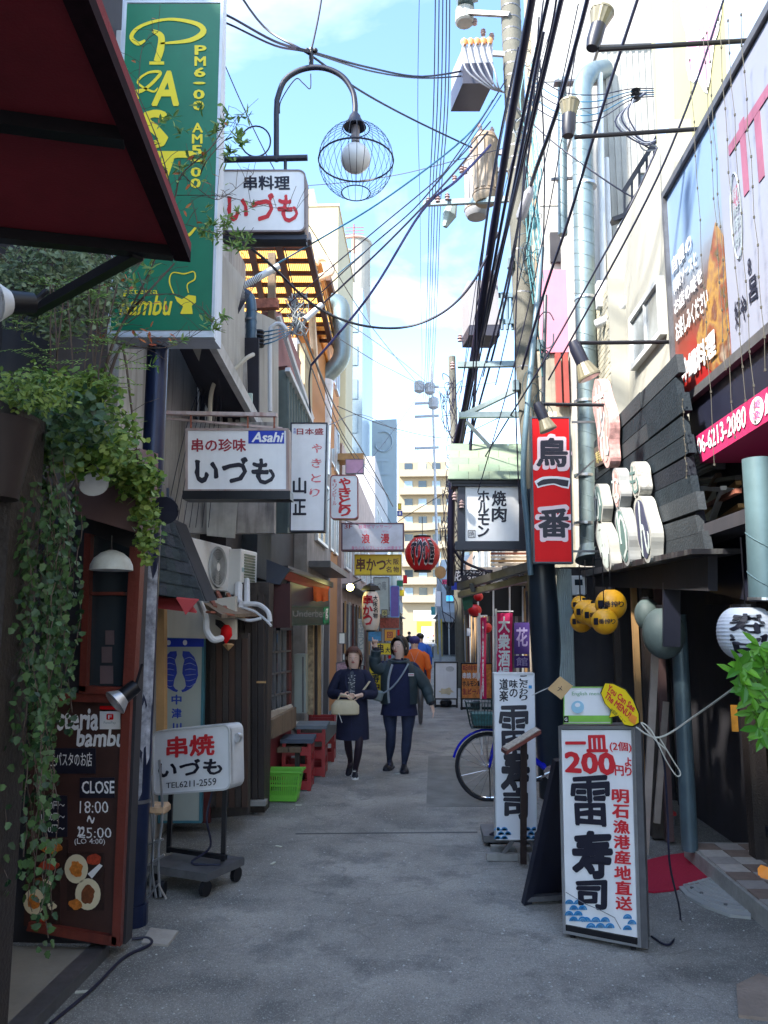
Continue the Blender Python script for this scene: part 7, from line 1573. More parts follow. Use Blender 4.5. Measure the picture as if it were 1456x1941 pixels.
# ---- air conditioners
def aircon(label, q, Ys, dep, fan=(.62, .5)):
    a = P(*q[0], Ys[0]); b = P(*q[1], Ys[1]); zb = P(*q[3], Ys[0]).z; zt = a.z
    o = thing('air_conditioner', label, 'air conditioner', (a.x, a.y, zb), 'outdoor units on the rusty ledge'); pl = P3((a.x, a.y, 0), (b.x, b.y, 0)); U = V((b.x - a.x, b.y - a.y, 0)); W = U.length; U.normalize(); H_ = zt - zb; A = V((a.x, a.y, zb))
    c = [A, A + U * W, A + U * W + V((0, 0, H_)), A + V((0, 0, H_))]
    MB().hexa(c, [p - pl.n * dep for p in c]).build('case', mat('aircon_white', (.85, .86, .86), .45, var=.05, streak=.12, dirt=(.5, .48, .44)), o, bevel=.01)
    fc = A + U * W * fan[0] + V((0, 0, H_ * fan[1])); r = min(H_ * .42, W * .34); up_ = V((0, 0, 1))
    for rr in [r, r * .93, r * .82, r * .7, r * .58, r * .46, r * .34, r * .22]: MB().tube([fc + pl.n * .012 + (U * cos(t) + up_ * sin(t)) * rr for t in [2 * pi * k / 28 for k in range(28)]], .004 if rr < r else .012, 4, closed=True).build('fan_ring', mat('aircon_grille', (.5, .52, .53), .5), o)
    MB().prism([fc + pl.n * .004 + (U * cos(t) + up_ * sin(t)) * r * .97 for t in [2 * pi * k / 28 for k in range(28)]], pl.n, .002).build('fan_well', mat('fan_shadow', (.13, .14, .15), .7), o)
    MB().prism([fc + pl.n * .018 + (U * cos(t) + up_ * sin(t)) * r * .2 for t in [2 * pi * k / 16 for k in range(16)]], pl.n, .01).build('fan_hub', mat('aircon_white', (.72, .74, .76), .45), o)
    for k in range(3):
        t = .5 + k * 2.1; p0 = fc + pl.n * .006 + (U * cos(t) + up_ * sin(t)) * r * .15; p1 = fc + pl.n * .006 + (U * cos(t) + up_ * sin(t)) * r * .9; MB().bar(p0, p1, r * .4, .003, up=pl.n).build('fan_blade', mat('fan_blade', (.4, .42, .43), .5), o)
    lb_ = A + U * W * .13 + V((0, 0, H_ * .55)); MB().rbox(lb_ + pl.n * .002, (W * .16, .004, H_ * .09), Matrix((U, pl.n, V((0, 0, 1)))).transposed()).build('label_plate', mat('label_blue_grey', (.35, .5, .55), .5), o)
    return o, A, U, W, H_, pl
o, A, U, W, H_, pl = aircon('large white outdoor air conditioner with round fan grille beside the shingle roof', [(347, 1014), (440, 1024), (0, 0), (386, 1112)], (6.9, 8.0), .3, fan=(.68, .5))
for k in range(16): MB().rbox(A + U * W * 1.02 + V((0, 0, H_ * (.08 + k * .052))) - pl.n * -.0, (.05, .26, .008), Matrix((U, pl.n, V((0, 0, 1)))).transposed()).build('side_fin', mat('fin_dark', (.12, .12, .13), .5), o)
o, A, U, W, H_, pl = aircon('smaller outdoor unit with green slatted grille right of the large one', [(458, 1040), (488, 1052), (0, 0), (460, 1128)], (7.9, 8.3), .25, fan=(.5, 2.0))
for k in range(14): MB().rbox(A + U * W * .5 + pl.n * .006 + V((0, 0, H_ * (.08 + k * .062))), (W * .66, .006, .018), Matrix((U, pl.n, V((0, 0, 1)))).transposed()).build('louvre', mat('louvre_green_grey', (.22, .26, .2), .6), o)
HO = thing('insulated_hoses', 'white insulated hoses drooping from the air conditioners', 'hose', P(400, 1170, 6.1))
for pts, r in (([(378, 1140, 6.2), (390, 1170, 6.1), (392, 1195, 6.1), (404, 1212, 6.1), (420, 1210, 6.2)], .026), ([(462, 1145, 7.2), (490, 1146, 7.2), (508, 1160, 7.1), (512, 1178, 7.1)], .022), ([(455, 1150, 7.2), (480, 1158, 7.2), (500, 1172, 7.1), (514, 1186, 7.0)], .012), ([(440, 1165, 7.0), (470, 1176, 7.0), (495, 1172, 7.0)], .014), ([(452, 1108, 7.6), (452, 1140, 7.4), (460, 1148, 7.2)], .04), ([(468, 1100, 7.8), (468, 1145, 7.4)], .03)): MB().tube(catm([P(*p) for p in pts]), r, 8).build('hose', pvc, HO, smooth=True)
o = thing('red_shop_light', 'little red lamp with pointed tip under the hoses', 'lamp', P(430, 1210, 6.6)); MB().lathe([(.001, -.07), (.05, 0), (.045, .06), (.02, .09)], P(429, 1205, 6.6), 14).build('shade', signred, o, smooth=True); MB().lathe([(.001, -.05), (.05, .0), (.03, .01)], P(433, 1222, 6.6), 4).build('tip', tanw, o); MB().bar(P(425, 1190, 6.6), P(408, 1175, 6.7), .04).build('arm', black, o)

# ================================================================== STREET THINGS
def crate(label, q, w_, d_, h, rz, m, grp='red crates and stools along the left wall', cat='crate', top=None):
    o = thing('plastic_crate', label, cat, q, grp, rz); T = Matrix.Translation(V(q)) @ Matrix.Rotation(rz, 4, 'Z')
    def part(nm, x0, x1, y0, y1, z0, z1, mm=m):
        mb = MB().box(x0, x1, y0, y1, z0, z1); mb.v = [T @ v for v in mb.v]; return mb.build(nm, mm, o)
    for a in (-1, 1):
        for b in (-1, 1): part('corner_post', *sorted((a * w_ / 2, a * (w_ / 2 - .04))), *sorted((b * d_ / 2, b * (d_ / 2 - .04))), 0, h)
    for z in (0.0, h * .36, h * .72):
        for a in (-1, 1): part('rail', -w_ / 2 + .04, w_ / 2 - .04, *sorted((a * (d_ / 2 - .004), a * (d_ / 2 - .022))), z + .01, z + h * .2); part('rail', *sorted((a * (w_ / 2 - .004), a * (w_ / 2 - .022))), -d_ / 2 + .04, d_ / 2 - .04, z + .01, z + h * .2)
    part('bottom', -w_ / 2 + .03, w_ / 2 - .03, -d_ / 2 + .03, d_ / 2 - .03, .03, .05)
    if top: part('seat', -w_ / 2 - .02, w_ / 2 + .02, -d_ / 2 - .02, d_ / 2 + .02, h + .002, h + .045, top)
    return o
redp = mat('crate_red', (.35, .015, .02), .45, var=.15)
g1 = PZ(565, 1492); g2 = PZ(592, 1466); g3 = PZ(612, 1442)
crate('dark cushioned red crate stool nearest to the green basket', g1 + V((.0, 0, 0)), .32, .42, .5, .05, redp, top=mat('blue_cushion', (.06, .08, .12), .6), cat='stool')
crate('taller red crate stool with pale blue seat in the middle', g2, .34, .46, .55, .05, redp, top=mat('pale_blue_cushion', (.16, .19, .22), .6), cat='stool')
crate('farthest red crate under the big round tub', g3 + V((-.02, .1, 0)), .34, .4, .62, .05, redp, cat='crate')
o = thing('round_tub', 'wide shallow grey metal tub resting on the farthest red crate', 'tub', P(598, 1385, 10)); c = P(598, 1388, 10); MB().lathe([(.12, -.16), (.34, .1), (.36, .11), (.33, .1), (.11, -.13)], c, 28, sy=.7).build('tub', mat('tub_grey', (.4, .41, .4), .5, .2, var=.2), o, smooth=True)
o = thing('wooden_bench', 'low worn plank bench against the wall right behind the green basket', 'bench', PZ(535, 1480)); c = PZ(540, 1496); 
for k in range(3): MB().rbox((c.x - .13 + k * .13, c.y + .1, .44), (.12, .55, .05)).build('seat_plank', oldw, o)
for a in (-1, 1):
    for b_ in (-1, 1): MB().rbox((c.x + a * .15, c.y + .1 + b_ * .2, .21), (.05, .05, .42)).build('leg', darkw, o)
# green basket
o = thing('green_basket', 'bright green plastic basket with slotted sides standing on the alley floor', 'basket', PZ(532, 1525)); gb = mat('basket_green', (.16, .5, .05), .4, var=.08)
c = PZ(533, 1522); c.y += .12; w0, w1, d0, d1, h = .15, .19, .10, .13, .29
def bk(x, y, t): return V((c.x + x * lerp(w0, w1, t), c.y + y * lerp(d0, d1, t), .01 + h * t))
for t0, t1 in ((0, .22), (.5, .58), (.86, 1)):
    mb = MB(); cs = ((-1, -1), (1, -1), (1, 1), (-1, 1)); n_ = 4
    mb.add([bk(x, y, t0) for x, y in cs] + [bk(x, y, t1) for x, y in cs] + [bk(x * .95, y * .94, t0) for x, y in cs] + [bk(x * .95, y * .94, t1) for x, y in cs],
           [f for i in range(4) for j in [(i + 1) % 4] for f in ((i, j, 4 + j, 4 + i), (8 + i, 12 + i, 12 + j, 8 + j), (4 + i, 4 + j, 12 + j, 12 + i), (i, 8 + i, 8 + j, j))]); mb.build('band', gb, o)
for s_ in (-1, 1):
    for k in range(15):
        x = -.93 + k * .133; MB().bar(bk(x, s_ * .97, .2), bk(x, s_ * .97, .9), .011, .008).build('slat', gb, o)
    for k in range(10): y = -.9 + k * .2; MB().bar(bk(s_ * .97, y, .2), bk(s_ * .97, y, .9), .011, .008).build('slat', gb, o)
MB().add([bk(-1, -1, .02), bk(1, -1, .02), bk(1, 1, .02), bk(-1, 1, .02)], [(0, 1, 2, 3)]).build('bottom', gb, o)
MB().tube([bk(x, y, 1) for x, y in ((-1.08, -1.08), (1.08, -1.08), (1.08, 1.08), (-1.08, 1.08))], .011, 6, closed=True).build('rim', gb, o)
# grey planter/box with bamboo strip behind stools
o = thing('grey_cabinet', 'pale grey green narrow cabinet standing before the bar posts', 'cabinet', P(569, 1350, 10.4)); panel(o, 'body', (558, 1240, 580, 1352), PY(10.3), .3, mat('cabinet_pale', (.35, .38, .34), .6, var=.15)); panel(o, 'hinge_strip', (573, 1245, 576, 1350), PY(10.29), .01, darkst, off=.005)
for i, (x0, x1, m) in enumerate(((583, 594, mat('mottled_bamboo', (.4, .3, .18), .7, var=.7, scale=14)), (596, 601, darkw), (602, 608, tanw))): o = thing('leaning_pole_strip', ['mottled tan strip of faded stickers', 'thin dark strip', 'narrow pale batten'][i] + ' standing by the bar wall', 'post', P(x0, 1350, 10.6)); panel(o, 'strip', (x0, 1185, x1, 1355), PY(10.5 + i * .1), .05, m)
# litter
for i, (x, y) in enumerate(((566, 1526), (518, 1636), (528, 1604), (753, 1467), (646, 1432), (155, 1880))): p = PZ(x, y, .006); a = i * 1.3; tag(MB().rbox((p.x, p.y, .006), (.06, .02, .006), Matrix.Rotation(a, 3, 'Z')).build('litter_scrap', mat('litter', (.6, .6, .5), .7)), 'small pale paper scrap on the asphalt ' + ['near the green basket', 'nearest the trolley sign', 'a little behind the nearest scrap', 'by the feet of the pointing person', 'beside the red crates', 'by the kerb cable at lower left'][i], 'litter')
# silver kick scooter-like frame left of trolley
o = thing('folded_cart', 'folded silver tube cart with tan bag top leaning beside the blue pole', 'cart', PZ(295, 1712)); Yc = 5.05
for pts in ([(296, 1702), (288, 1640), (292, 1560), (286, 1470)], [(304, 1700), (300, 1620), (308, 1540), (302, 1440)], [(284, 1690), (290, 1600), (284, 1520)], [(280, 1640), (312, 1620)], [(282, 1600), (310, 1590)]): MB().tube(catm([P(x, y, Yc) for x, y in pts]), .008, 7).build('tube', steel, o, smooth=True)
MB().rbox(P(300, 1532, Yc + .05), (.13, .12, .06)).build('bag', mat('tan_bag', (.5, .33, .2), .8, var=.3, scale=20), o, bevel=.015)
MB().cyl(PZ(288, 1705) + V((0, .05, .05)), PZ(308, 1705) + V((0, .05, .05)), .05, n=16).build('wheel', black, o); MB().tube([P(280, 1700, Yc - .1), P(300, 1676, Yc - .12), P(315, 1704, Yc - .1)], .008, 6).build('guard', steel, o)
# rope from lightbox to plant
o = MB().tube(catm([P(1205, 1378, 4.35), P(1250, 1398, 4.3), P(1320, 1355, 4.1), P(1400, 1298, 3.7)]), .005, 6).build('white_rope', mat('cord_white', (.6, .58, .5), .8)); tag(o, 'white cord tied from the lightbox corner to the potted plant', 'cord')
o = MB().tube(catm([P(1250, 1398, 4.3), P(1275, 1440, 4.3), P(1290, 1465, 4.3), P(1282, 1470, 4.3), P(1262, 1440, 4.3), P(1235, 1385, 4.3), P(1215, 1370, 4.3), P(1240, 1400, 4.3), P(1262, 1420, 4.3)]), .0035, 6).build('white_rope', MATS['cord_white']); tag(o, 'loose loop of white cord hanging beside the lightbox', 'cord')
o = MB().tube(catm([P(1240, 1400, 4.35), P(1258, 1440, 4.4), P(1266, 1550, 4.45), P(1270, 1640, 4.45), PZ(1290, 1740, .01), PZ(1270, 1790, .01), PZ(1235, 1775, .01)]), .006, 6).build('power_cord', cable); tag(o, 'black power cord hanging down behind the price lightbox to the floor', 'cord')
# red step stool behind lightbox
o = thing('red_step', 'red folding step lying in the shop entrance behind the lightbox', 'step', PZ(1250, 1570)); c = PZ(1245, 1560)
MB().rbox((c.x, c.y, .10), (.3, .2, .03)).build('tread', mat('step_red', (.5, .03, .03), .5), o); MB().rbox((c.x, c.y + .1, .2), (.28, .03, .18)).build('back', MATS['step_red'], o)
for a in (-1, 1): MB().rbox((c.x + a * .13, c.y, .04), (.02, .18, .08)).build('leg', darkst, o)

# ---- bicycle
BK = thing('bicycle', 'blue city bicycle with wire basket parked behind the white sushi sign', 'bicycle', PZ(925, 1500)); by = 8.45; bx = P(925, 1350, by).x; bz = .345; bm2 = mat('bike_blue', (.01, .02, .6), .25, .2, coat=.5); chrome = mat('chrome', (.75, .76, .78), .15, 1, var=0); rub = mat('rubber', (.015, .015, .02), .8)
def wheel(cx, cz, nm):
    c = V((cx, by, cz)); w_ = MB().tube([c + V((.33 * cos(t), 0, .33 * sin(t))) for t in [2 * pi * k / 40 for k in range(40)]], .018, 8, closed=True).build('wheel', rub, BK, smooth=True)
    MB().tube([c + V((.308 * cos(t), 0, .308 * sin(t))) for t in [2 * pi * k / 40 for k in range(40)]], .01, 6, closed=True).build('rim', chrome, w_, smooth=True)
    for k in range(20):
        t = 2 * pi * k / 20; MB().tube([c + V((.03 * cos(t + .8), .025 * (-1) ** k, .03 * sin(t + .8))), c + V((.305 * cos(t), 0, .305 * sin(t)))], .002, 4).build('spoke', chrome, w_)
    MB().cyl(c - V((0, .05, 0)), c + V((0, .05, 0)), .022, n=12).build('hub', chrome, w_)
    MB().tube([c + V((.37 * cos(t), 0, .37 * sin(t))) for t in [lerp(.3, 2.9, k / 16) for k in range(17)]], .014, 6).build('fender', bm2, BK, smooth=True)
    return c
f_, r_ = wheel(bx, bz, 'f'), wheel(bx + 1.08, bz, 'r')
hd = V((bx + .24, by, .92)); bb = V((bx + .62, by, .3)); st2 = V((bx + .76, by, .72))
for s_ in (-1, 1): MB().tube([f_ + V((0, s_ * .05, 0)), f_ + V((.1, s_ * .05, .38)), f_ + V((.15, s_ * .02, .45))], .013, 8).build('fork', bm2, BK, smooth=True)
MB().tube([f_ + V((.15, 0, .43)), hd, hd + V((.03, 0, .08))], .02, 10).build('head_tube', bm2, BK, smooth=True)
MB().tube(catm([hd - V((0, 0, .12)), V((bx + .38, by, .5)), bb]), .03, 10).build('down_tube', bm2, BK, smooth=True); MB().tube(catm([hd - V((0, 0, .22)), V((bx + .42, by, .42)), bb + V((.03, 0, .06))]), .018, 8).build('second_tube', bm2, BK, smooth=True)
MB().tube([bb, st2], .018, 8).build('seat_tube', bm2, BK, smooth=True)
for s_ in (-1, 1): MB().tube([bb, r_ + V((0, s_ * .05, 0))], .011, 6).build('stay', bm2, BK); MB().tube([st2, r_ + V((0, s_ * .06, 0))], .009, 6).build('stay', bm2, BK)
MB().tube([st2, st2 + V((.03, 0, .12))], .013, 8).build('seat_post', chrome, BK); MB().lathe([(.001, -.03), (.09, -.02), (.1, .02), (.06, .045), (.001, .05)], st2 + V((.06, 0, .15)), 16, sx=1.4).build('saddle', rub, BK, smooth=True)
MB().tube(catm([hd + V((.2, -.28, .14)), hd + V((.04, -.24, .18)), hd + V((-.02, 0, .12)), hd + V((.04, .24, .18)), hd + V((.2, .28, .14))]), .012, 8).build('handlebar', chrome, BK, smooth=True)
MB().cyl(bb - V((0, .06, 0)), bb + V((0, .06, 0)), .07, n=18).build('crank', chrome, BK)
for s_ in (-1, 1): MB().bar(bb + V((0, s_ * .07, 0)), bb + V((s_ * .15, s_ * .08, -.06)), .02).build('crank_arm', chrome, BK); MB().rbox(bb + V((s_ * .15, s_ * .13, -.06)), (.09, .08, .02)).build('pedal', rub, BK)
bs2 = mat('basket_wire', (.02, .05, .05), .5); bc = V((bx - .05, by, .74)); 
def bq(x, y, t): return bc + V((x * lerp(.13, .18, t), y * lerp(.14, .18, t), .26 * t))
for t in [k / 6 for k in range(7)]: MB().tube([bq(x, y, t) for x, y in ((-1, -1), (1, -1), (1, 1), (-1, 1))], .006 if t == 1 else .0028, 5, closed=True).build('basket_wire', bs2, BK)
for s_ in (-1, 1):
    for k in range(11): x = -1 + k * .2; MB().tube([bq(x, s_, 0), bq(x, s_, 1)], .0028, 4).build('basket_wire', bs2, BK); MB().tube([bq(s_, x, 0), bq(s_, x, 1)], .0028, 4).build('basket_wire', bs2, BK)
MB().hexa([bq(x, y, 0) for x, y in ((-1, -1), (1, -1), (1, 1), (-1, 1))], [bq(x, y, 0) + V((0, 0, .004)) for x, y in ((-1, -1), (1, -1), (1, 1), (-1, 1))]).build('basket_floor', bs2, BK)
MB().hexa([bq(x, y, .1) for x, y in ((-.8, -.8), (.8, -.8), (.8, .8), (-.8, .8))], [bq(x, y, .55) for x, y in ((-.8, -.8), (.8, -.8), (.8, .8), (-.8, .8))]).build('bag_in_basket', mat('teal_bag', (.05, .16, .16), .7, var=.5, scale=20), BK)
MB().tube([f_ + V((0, -.06, 0)), V((bx, by - .1, .03))], .006, 5).build('stand', black, BK); MB().bar(bq(0, 0, 0), f_ + V((0, 0, .02)), .012).build('basket_stay', chrome, BK)

# ---- van and far bicycle
VN = thing('white_van', 'small white van parked at the far end of the alley', 'van', (P(812, 1350, 98).x, 98, 0)); vx = P(812, 1350, 98).x; vw = mat('van_white', (.8, .82, .84), .25, coat=.3, var=0)
prof = [(98, .35), (98, 1.0), (98.25, 1.9), (101.2, 1.95), (101.5, 1.2), (101.9, 1.0), (101.9, .35)]
MB().prism([(vx - .75, y, z) for y, z in prof], (-1, 0, 0), 1.5).build('body', vw, VN, bevel=.04)
MB().hexa([(vx - .6, 98.0, 1.15), (vx + .6, 98.0, 1.15), (vx + .55, 98.17, 1.72), (vx - .55, 98.17, 1.72)], [(vx - .6, 97.96, 1.15), (vx + .6, 97.96, 1.15), (vx + .55, 98.13, 1.72), (vx - .55, 98.13, 1.72)]).build('rear_window', winb, VN)
boxpart(VN, 'bumper', alu, vx - .76, vx + .76, 97.9, 98, .35, .55); boxpart(VN, 'number_plate', yel, vx - .15, vx + .15, 97.88, 97.9, .6, .75)
for s_ in (-1, 1):
    boxpart(VN, 'tail_light', signred, *sorted((vx + s_ * .72, vx + s_ * .6)), 97.95, 98, .7, 1.0)
    for y in (98.6, 101.2): MB().cyl((vx + s_ * .76, y, .3), (vx + s_ * .6, y, .3), .3, n=16).build('wheel', rub, VN)
FB = thing('distant_bicycle', 'tiny bicycle leaning by the far right shopfront', 'bicycle', (P(822, 1350, 50).x, 47, 0)); fx = P(822, 1350, 47).x
for y in (47, 48.0): MB().tube([(fx, y + .33 * cos(t), .35 + .33 * sin(t)) for t in [2 * pi * k / 18 for k in range(18)]], .02, 5, closed=True).build('wheel', rub, FB)
MB().bar((fx, 47, .35), (fx, 47.5, .8), .03).build('frame', chrome, FB); MB().bar((fx, 48, .35), (fx, 47.5, .8), .03).build('frame', chrome, FB); MB().bar((fx - .25, 47.1, 1), (fx + .25, 47.1, 1), .03).build('handlebar', chrome, FB)
# ================================================================== PLANTS
lf_ivy = leafmat('ivy_leaf', (.008, .035, .015), (.09, .17, .05)); lf_br = leafmat('bright_leaf', (.04, .12, .02), (.3, .4, .08)); lf_dk = leafmat('dark_leaf', (.02, .06, .03), (.1, .17, .06))
lf_red = leafmat('dry_leaf', (.4, .06, .02), (.55, .2, .05)); lf_ol = leafmat('olive_leaf', (.07, .12, .06), (.3, .36, .2)); twig = mat('twig', (.09, .06, .045), .8)
RR = random.Random(11)
def leaf(mb, p, L_, W_, d=None, n=None, lobes=0):
    d = (d or V((RR.uniform(-1, 1), RR.uniform(-1, .6), RR.uniform(-1, .3)))).normalized(); n = n or V((RR.uniform(-.7, .9), RR.uniform(-1.2, .1), RR.uniform(-.1, 1.2)))
    s_ = d.cross(n); s_ = s_.normalized() if s_.length > .01 else V((1, 0, 0)); n = s_.cross(d); k = L_ * .12
    if lobes: pts = [(0, 0), (.18, .5), (.4, .34), (.62, .42), (1, 0), (.62, -.42), (.4, -.34), (.18, -.5)]; mb.add([p + d * a * L_ + s_ * b * W_ * 2 + n * (abs(b) * k) for a, b in pts], [(0, 1, 2, 3, 4), (0, 4, 5, 6, 7)])
    else: pts = [(0, 0), (.3, .45), (.68, .4), (1, 0), (.68, -.4), (.3, -.45)]; mb.add([p + d * a * L_ + s_ * b * W_ + n * (abs(b) * k) for a, b in pts], [(0, 1, 2, 3), (0, 3, 4, 5)])
def blobleaves(par, m, px, py, rx, ry, Y, dY, cnt, L_, nm='foliage', lobes=1, clump=6):
    mb = MB(); cs = []
    for i in range(max(1, cnt // clump)):
        a, r = RR.uniform(0, 2 * pi), sqrt(RR.random()); c = P(px + rx * r * cos(a), py + ry * r * sin(a), Y + RR.uniform(-dY, dY))
        for k in range(clump): leaf(mb, c + V((RR.gauss(0, .03), RR.gauss(0, .03), RR.gauss(0, .03))) * (L_ / .045), L_ * RR.uniform(.6, 1.3), L_ * .5 * RR.uniform(.7, 1.2), lobes=lobes)
    return mb
IV = thing('ivy', 'ivy hanging in a long ragged curtain down the dark pillar at left', 'ivy', P(80, 1760, 3.2)); fol = MB(); stm = MB()
for i in range(30):
    x = RR.uniform(30, 150) if i % 3 else RR.uniform(60, 110); y = RR.uniform(840, 1000); yend = RR.choice([1150, 1300, 1420, 1500, 1640, 1750]) + RR.uniform(-60, 60)
    if x > 118: yend = min(yend, RR.uniform(1180, 1400))
    Y = RR.uniform(2.95, 3.6); pts = []; t = 0
    while y < yend:
        pts.append(P(x, y, Y)); x += RR.uniform(-7, 7) + (.035 * (72 - x) if y > 1300 else 0) ; Y += RR.uniform(-.03, .03); y += 22
        for k in range(RR.choice([2, 3, 4]) if y < 1420 else 1 if RR.random() < .6 else 2): leaf(fol, P(x + RR.uniform(-9, 9), y + RR.uniform(-11, 11), Y + RR.uniform(-.06, .04)), RR.uniform(.016, .04), RR.uniform(.009, .019), V((RR.uniform(-1, 1), RR.uniform(-.5, .2), -1)), lobes=1)
    if len(pts) > 2: stm.tube(pts, .0022, 4)
fol.build('foliage', lf_ivy, IV, kind='stuff'); stm.build('stem', twig, IV, kind='stuff')
mb = blobleaves(IV, lf_br, 255, 900, 42, 34, 4.1, .12, 520, .04); mb2 = blobleaves(IV, lf_br, 278, 985, 17, 70, 4.15, .06, 420, .035); mb3 = blobleaves(IV, lf_br, 150, 850, 95, 55, 3.6, .2, 800, .036); mb4 = blobleaves(IV, lf_br, 208, 830, 60, 50, 3.9, .15, 360, .036)
SP = thing('spilling_creeper', 'bright creeper spilling over the mauve canopy and down the blue pole', 'creeper', P(260, 900, 4.2))
for q in (mb, mb2, mb3, mb4): q.build('foliage', lf_br, SP, kind='stuff')
blobleaves(SP, lf_dk, 90, 800, 110, 75, 3.5, .3, 1000, .04).build('foliage', lf_dk, SP, kind='stuff')
PLT = thing('round_planter', 'dark round planter pot brimming with foliage at the left edge', 'planter', P(40, 960, 2.9)); MB().lathe([(.1, -.3), (.15, -.02), (.16, 0), (.14, -.01), (.1, -.05)], P(-8, 800, 2.9), 26).build('pot', mat('dark_pot', (.03, .02, .02), .5, var=.3), PLT, smooth=True)
blobleaves(PLT, lf_br, 60, 740, 90, 36, 3.0, .15, 900, .03, lobes=0).build('foliage', lf_br, PLT, kind='stuff')
for q in ((165, 735, 60, 25, 3.6),): blobleaves(PLT, lf_br, *q, .1, 500, .05, lobes=0).build('foliage', lf_br, PLT, kind='stuff')
# feathery shrub
FE = thing('feathery_shrub', 'light green feathery shrub with layered fronds beneath the awning strut', 'shrub', P(140, 760, 3.5)); fol = MB(); stm = MB()
for i in range(62):
    x, y, Y = RR.uniform(60, 230), RR.uniform(520, 735), RR.uniform(3.3, 3.9); a = P(x, y, Y); d_ = V((RR.uniform(.3, 1) * RR.choice([-1, 1]), RR.uniform(-.3, .3), RR.uniform(-.15, .25))).normalized(); L_ = RR.uniform(.1, .2)
    stm.tube([a, a + d_ * L_], .0012, 4)
    for k in range(10):
        for s_ in (-1, 1): leaf(fol, a + d_ * L_ * k / 10, .03, .008, d_ * .6 + V((0, s_ * .6, RR.uniform(-.4, .1))) + V((0, 0, s_ * .3)), V((0, -.4, 1)))
for i in range(9): x = RR.uniform(80, 200); stm.tube(catm([P(x, 800, 3.6), P(x + RR.uniform(-10, 20), 700, 3.6), P(x + RR.uniform(-20, 40), 540, 3.6)]), .004, 5)
fol.build('foliage', leafmat('frond_leaf', (.14, .3, .05), (.36, .52, .12)), FE, kind='stuff'); stm.build('stem', twig, FE, kind='stuff')
OL = thing('olive_shrub', 'dense grey green small leaved shrub filling the corner under the awning', 'shrub', P(100, 640, 4.0)); blobleaves(OL, lf_ol, 110, 545, 140, 85, 4.0, .25, 3400, .042, lobes=0).build('foliage', lf_ol, OL, kind='stuff')
stm = MB()
for i in range(46): x, y = RR.uniform(0, 240), RR.uniform(470, 640); stm.tube(catm([P(x, y, 3.9), P(x + RR.uniform(-50, 50), y - 40, 3.9), P(x + RR.uniform(-70, 70), y - 90 + RR.uniform(0, 60), 4)], 3), .003, 4)
stm.build('twig', twig, OL, kind='stuff')
# thin tree with long twigs crossing the green sign
TR = thing('thin_branched_tree', 'thin branched tree with sparse green and rust red leaves crossing the green sign', 'tree', P(150, 900, 3.7)); stm = MB(); fol = MB(); red = MB()
Yb = 4.1
main = [([(135, 930), (165, 860), (205, 680), (240, 600), (275, 560), (330, 500)], .011), ([(205, 720), (232, 660), (250, 780), (262, 880)], .009), ([(240, 600), (290, 500), (330, 380), (345, 330), (400, 280), (430, 230)], .006), ([(330, 380), (300, 270), (262, 180), (240, 130)], .004), ([(262, 180), (270, 90), (300, 60)], .0025), ([(345, 330), (400, 375), (430, 370), (480, 330)], .003), ([(215, 650), (300, 660), (360, 640), (420, 600)], .003), ([(300, 450), (260, 330), (250, 260)], .003), ([(335, 370), (420, 372), (500, 390), (560, 400)], .0025), ([(275, 560), (340, 560), (400, 600)], .003), ([(380, 330), (395, 300), (440, 250), (460, 215)], .0035), ([(250, 520), (330, 430), (400, 440), (470, 455)], .003)]
for pts, r in main:
    c = catm([P(x, y, Yb + .1 * sin(x)) for x, y in pts]); n_ = len(c); stm.tube(c, [r * (1 - .6 * k / n_) for k in range(n_)], 6)
    for k in range(2, n_, 2):
        for q in range(2):
            d_ = V((RR.uniform(-1, 1), RR.uniform(-.3, .2), RR.uniform(-.5, 1))).normalized(); L_ = RR.uniform(.04, .16); stm.tube([c[k], c[k] + d_ * L_ * .5 + V((0, 0, .01)), c[k] + d_ * L_], .0014, 4)
            if RR.random() < .16: leaf(red if RR.random() < .5 else fol, c[k] + d_ * L_, .045, .02)
def rosette(px, py, n_, L_, Y=Yb, m=None):
    c = P(px, py, Y)
    for k in range(n_): d_ = V((RR.gauss(0, 1), RR.uniform(-.6, .2), RR.gauss(.1, .8))); leaf(m or fol, c + V((RR.gauss(0, .012), 0, RR.gauss(0, .012))), L_ * RR.uniform(.8, 1.2), L_ * .32, d_)
for px, py, n_ in ((330, 225, 12), (345, 250, 10), (285, 280, 9), (300, 310, 9), (345, 320, 14), (360, 300, 8), (305, 235, 6), (380, 205, 8), (410, 250, 12), (430, 225, 12), (450, 260, 12), (465, 220, 10), (440, 290, 16), (455, 275, 14), (432, 300, 12), (420, 240, 8), (385, 300, 8), (405, 625, 12), (420, 600, 9), (395, 610, 8), (340, 650, 8), (290, 695, 8), (285, 510, 10), (255, 540, 8), (300, 480, 8)): rosette(px, py, n_, .055)
for px, py in ((400, 425), (425, 430), (450, 445), (470, 455), (410, 450), (440, 465), (385, 440), (460, 470), (430, 415)): rosette(px, py, 22, .045)
for px, py in ((395, 395), (450, 400), (475, 392)): rosette(px, py, 10, .035, m=fol)
for px, py, n_ in ((208, 545, 4), (195, 640, 5), (200, 715, 4), (215, 560, 4), (280, 625, 4), (282, 645, 4), (318, 640, 4), (300, 650, 3), (313, 570, 3), (385, 315, 3), (340, 325, 2), (350, 395, 2), (305, 235, 2), (235, 530, 5)): rosette(px, py, n_, .045, m=red)
stm.build('branch', twig, TR, kind='stuff'); fol.build('foliage', leafmat('twig_leaf', (.06, .16, .03), (.3, .42, .12)), TR, kind='stuff'); red.build('foliage', lf_red, TR, kind='stuff')
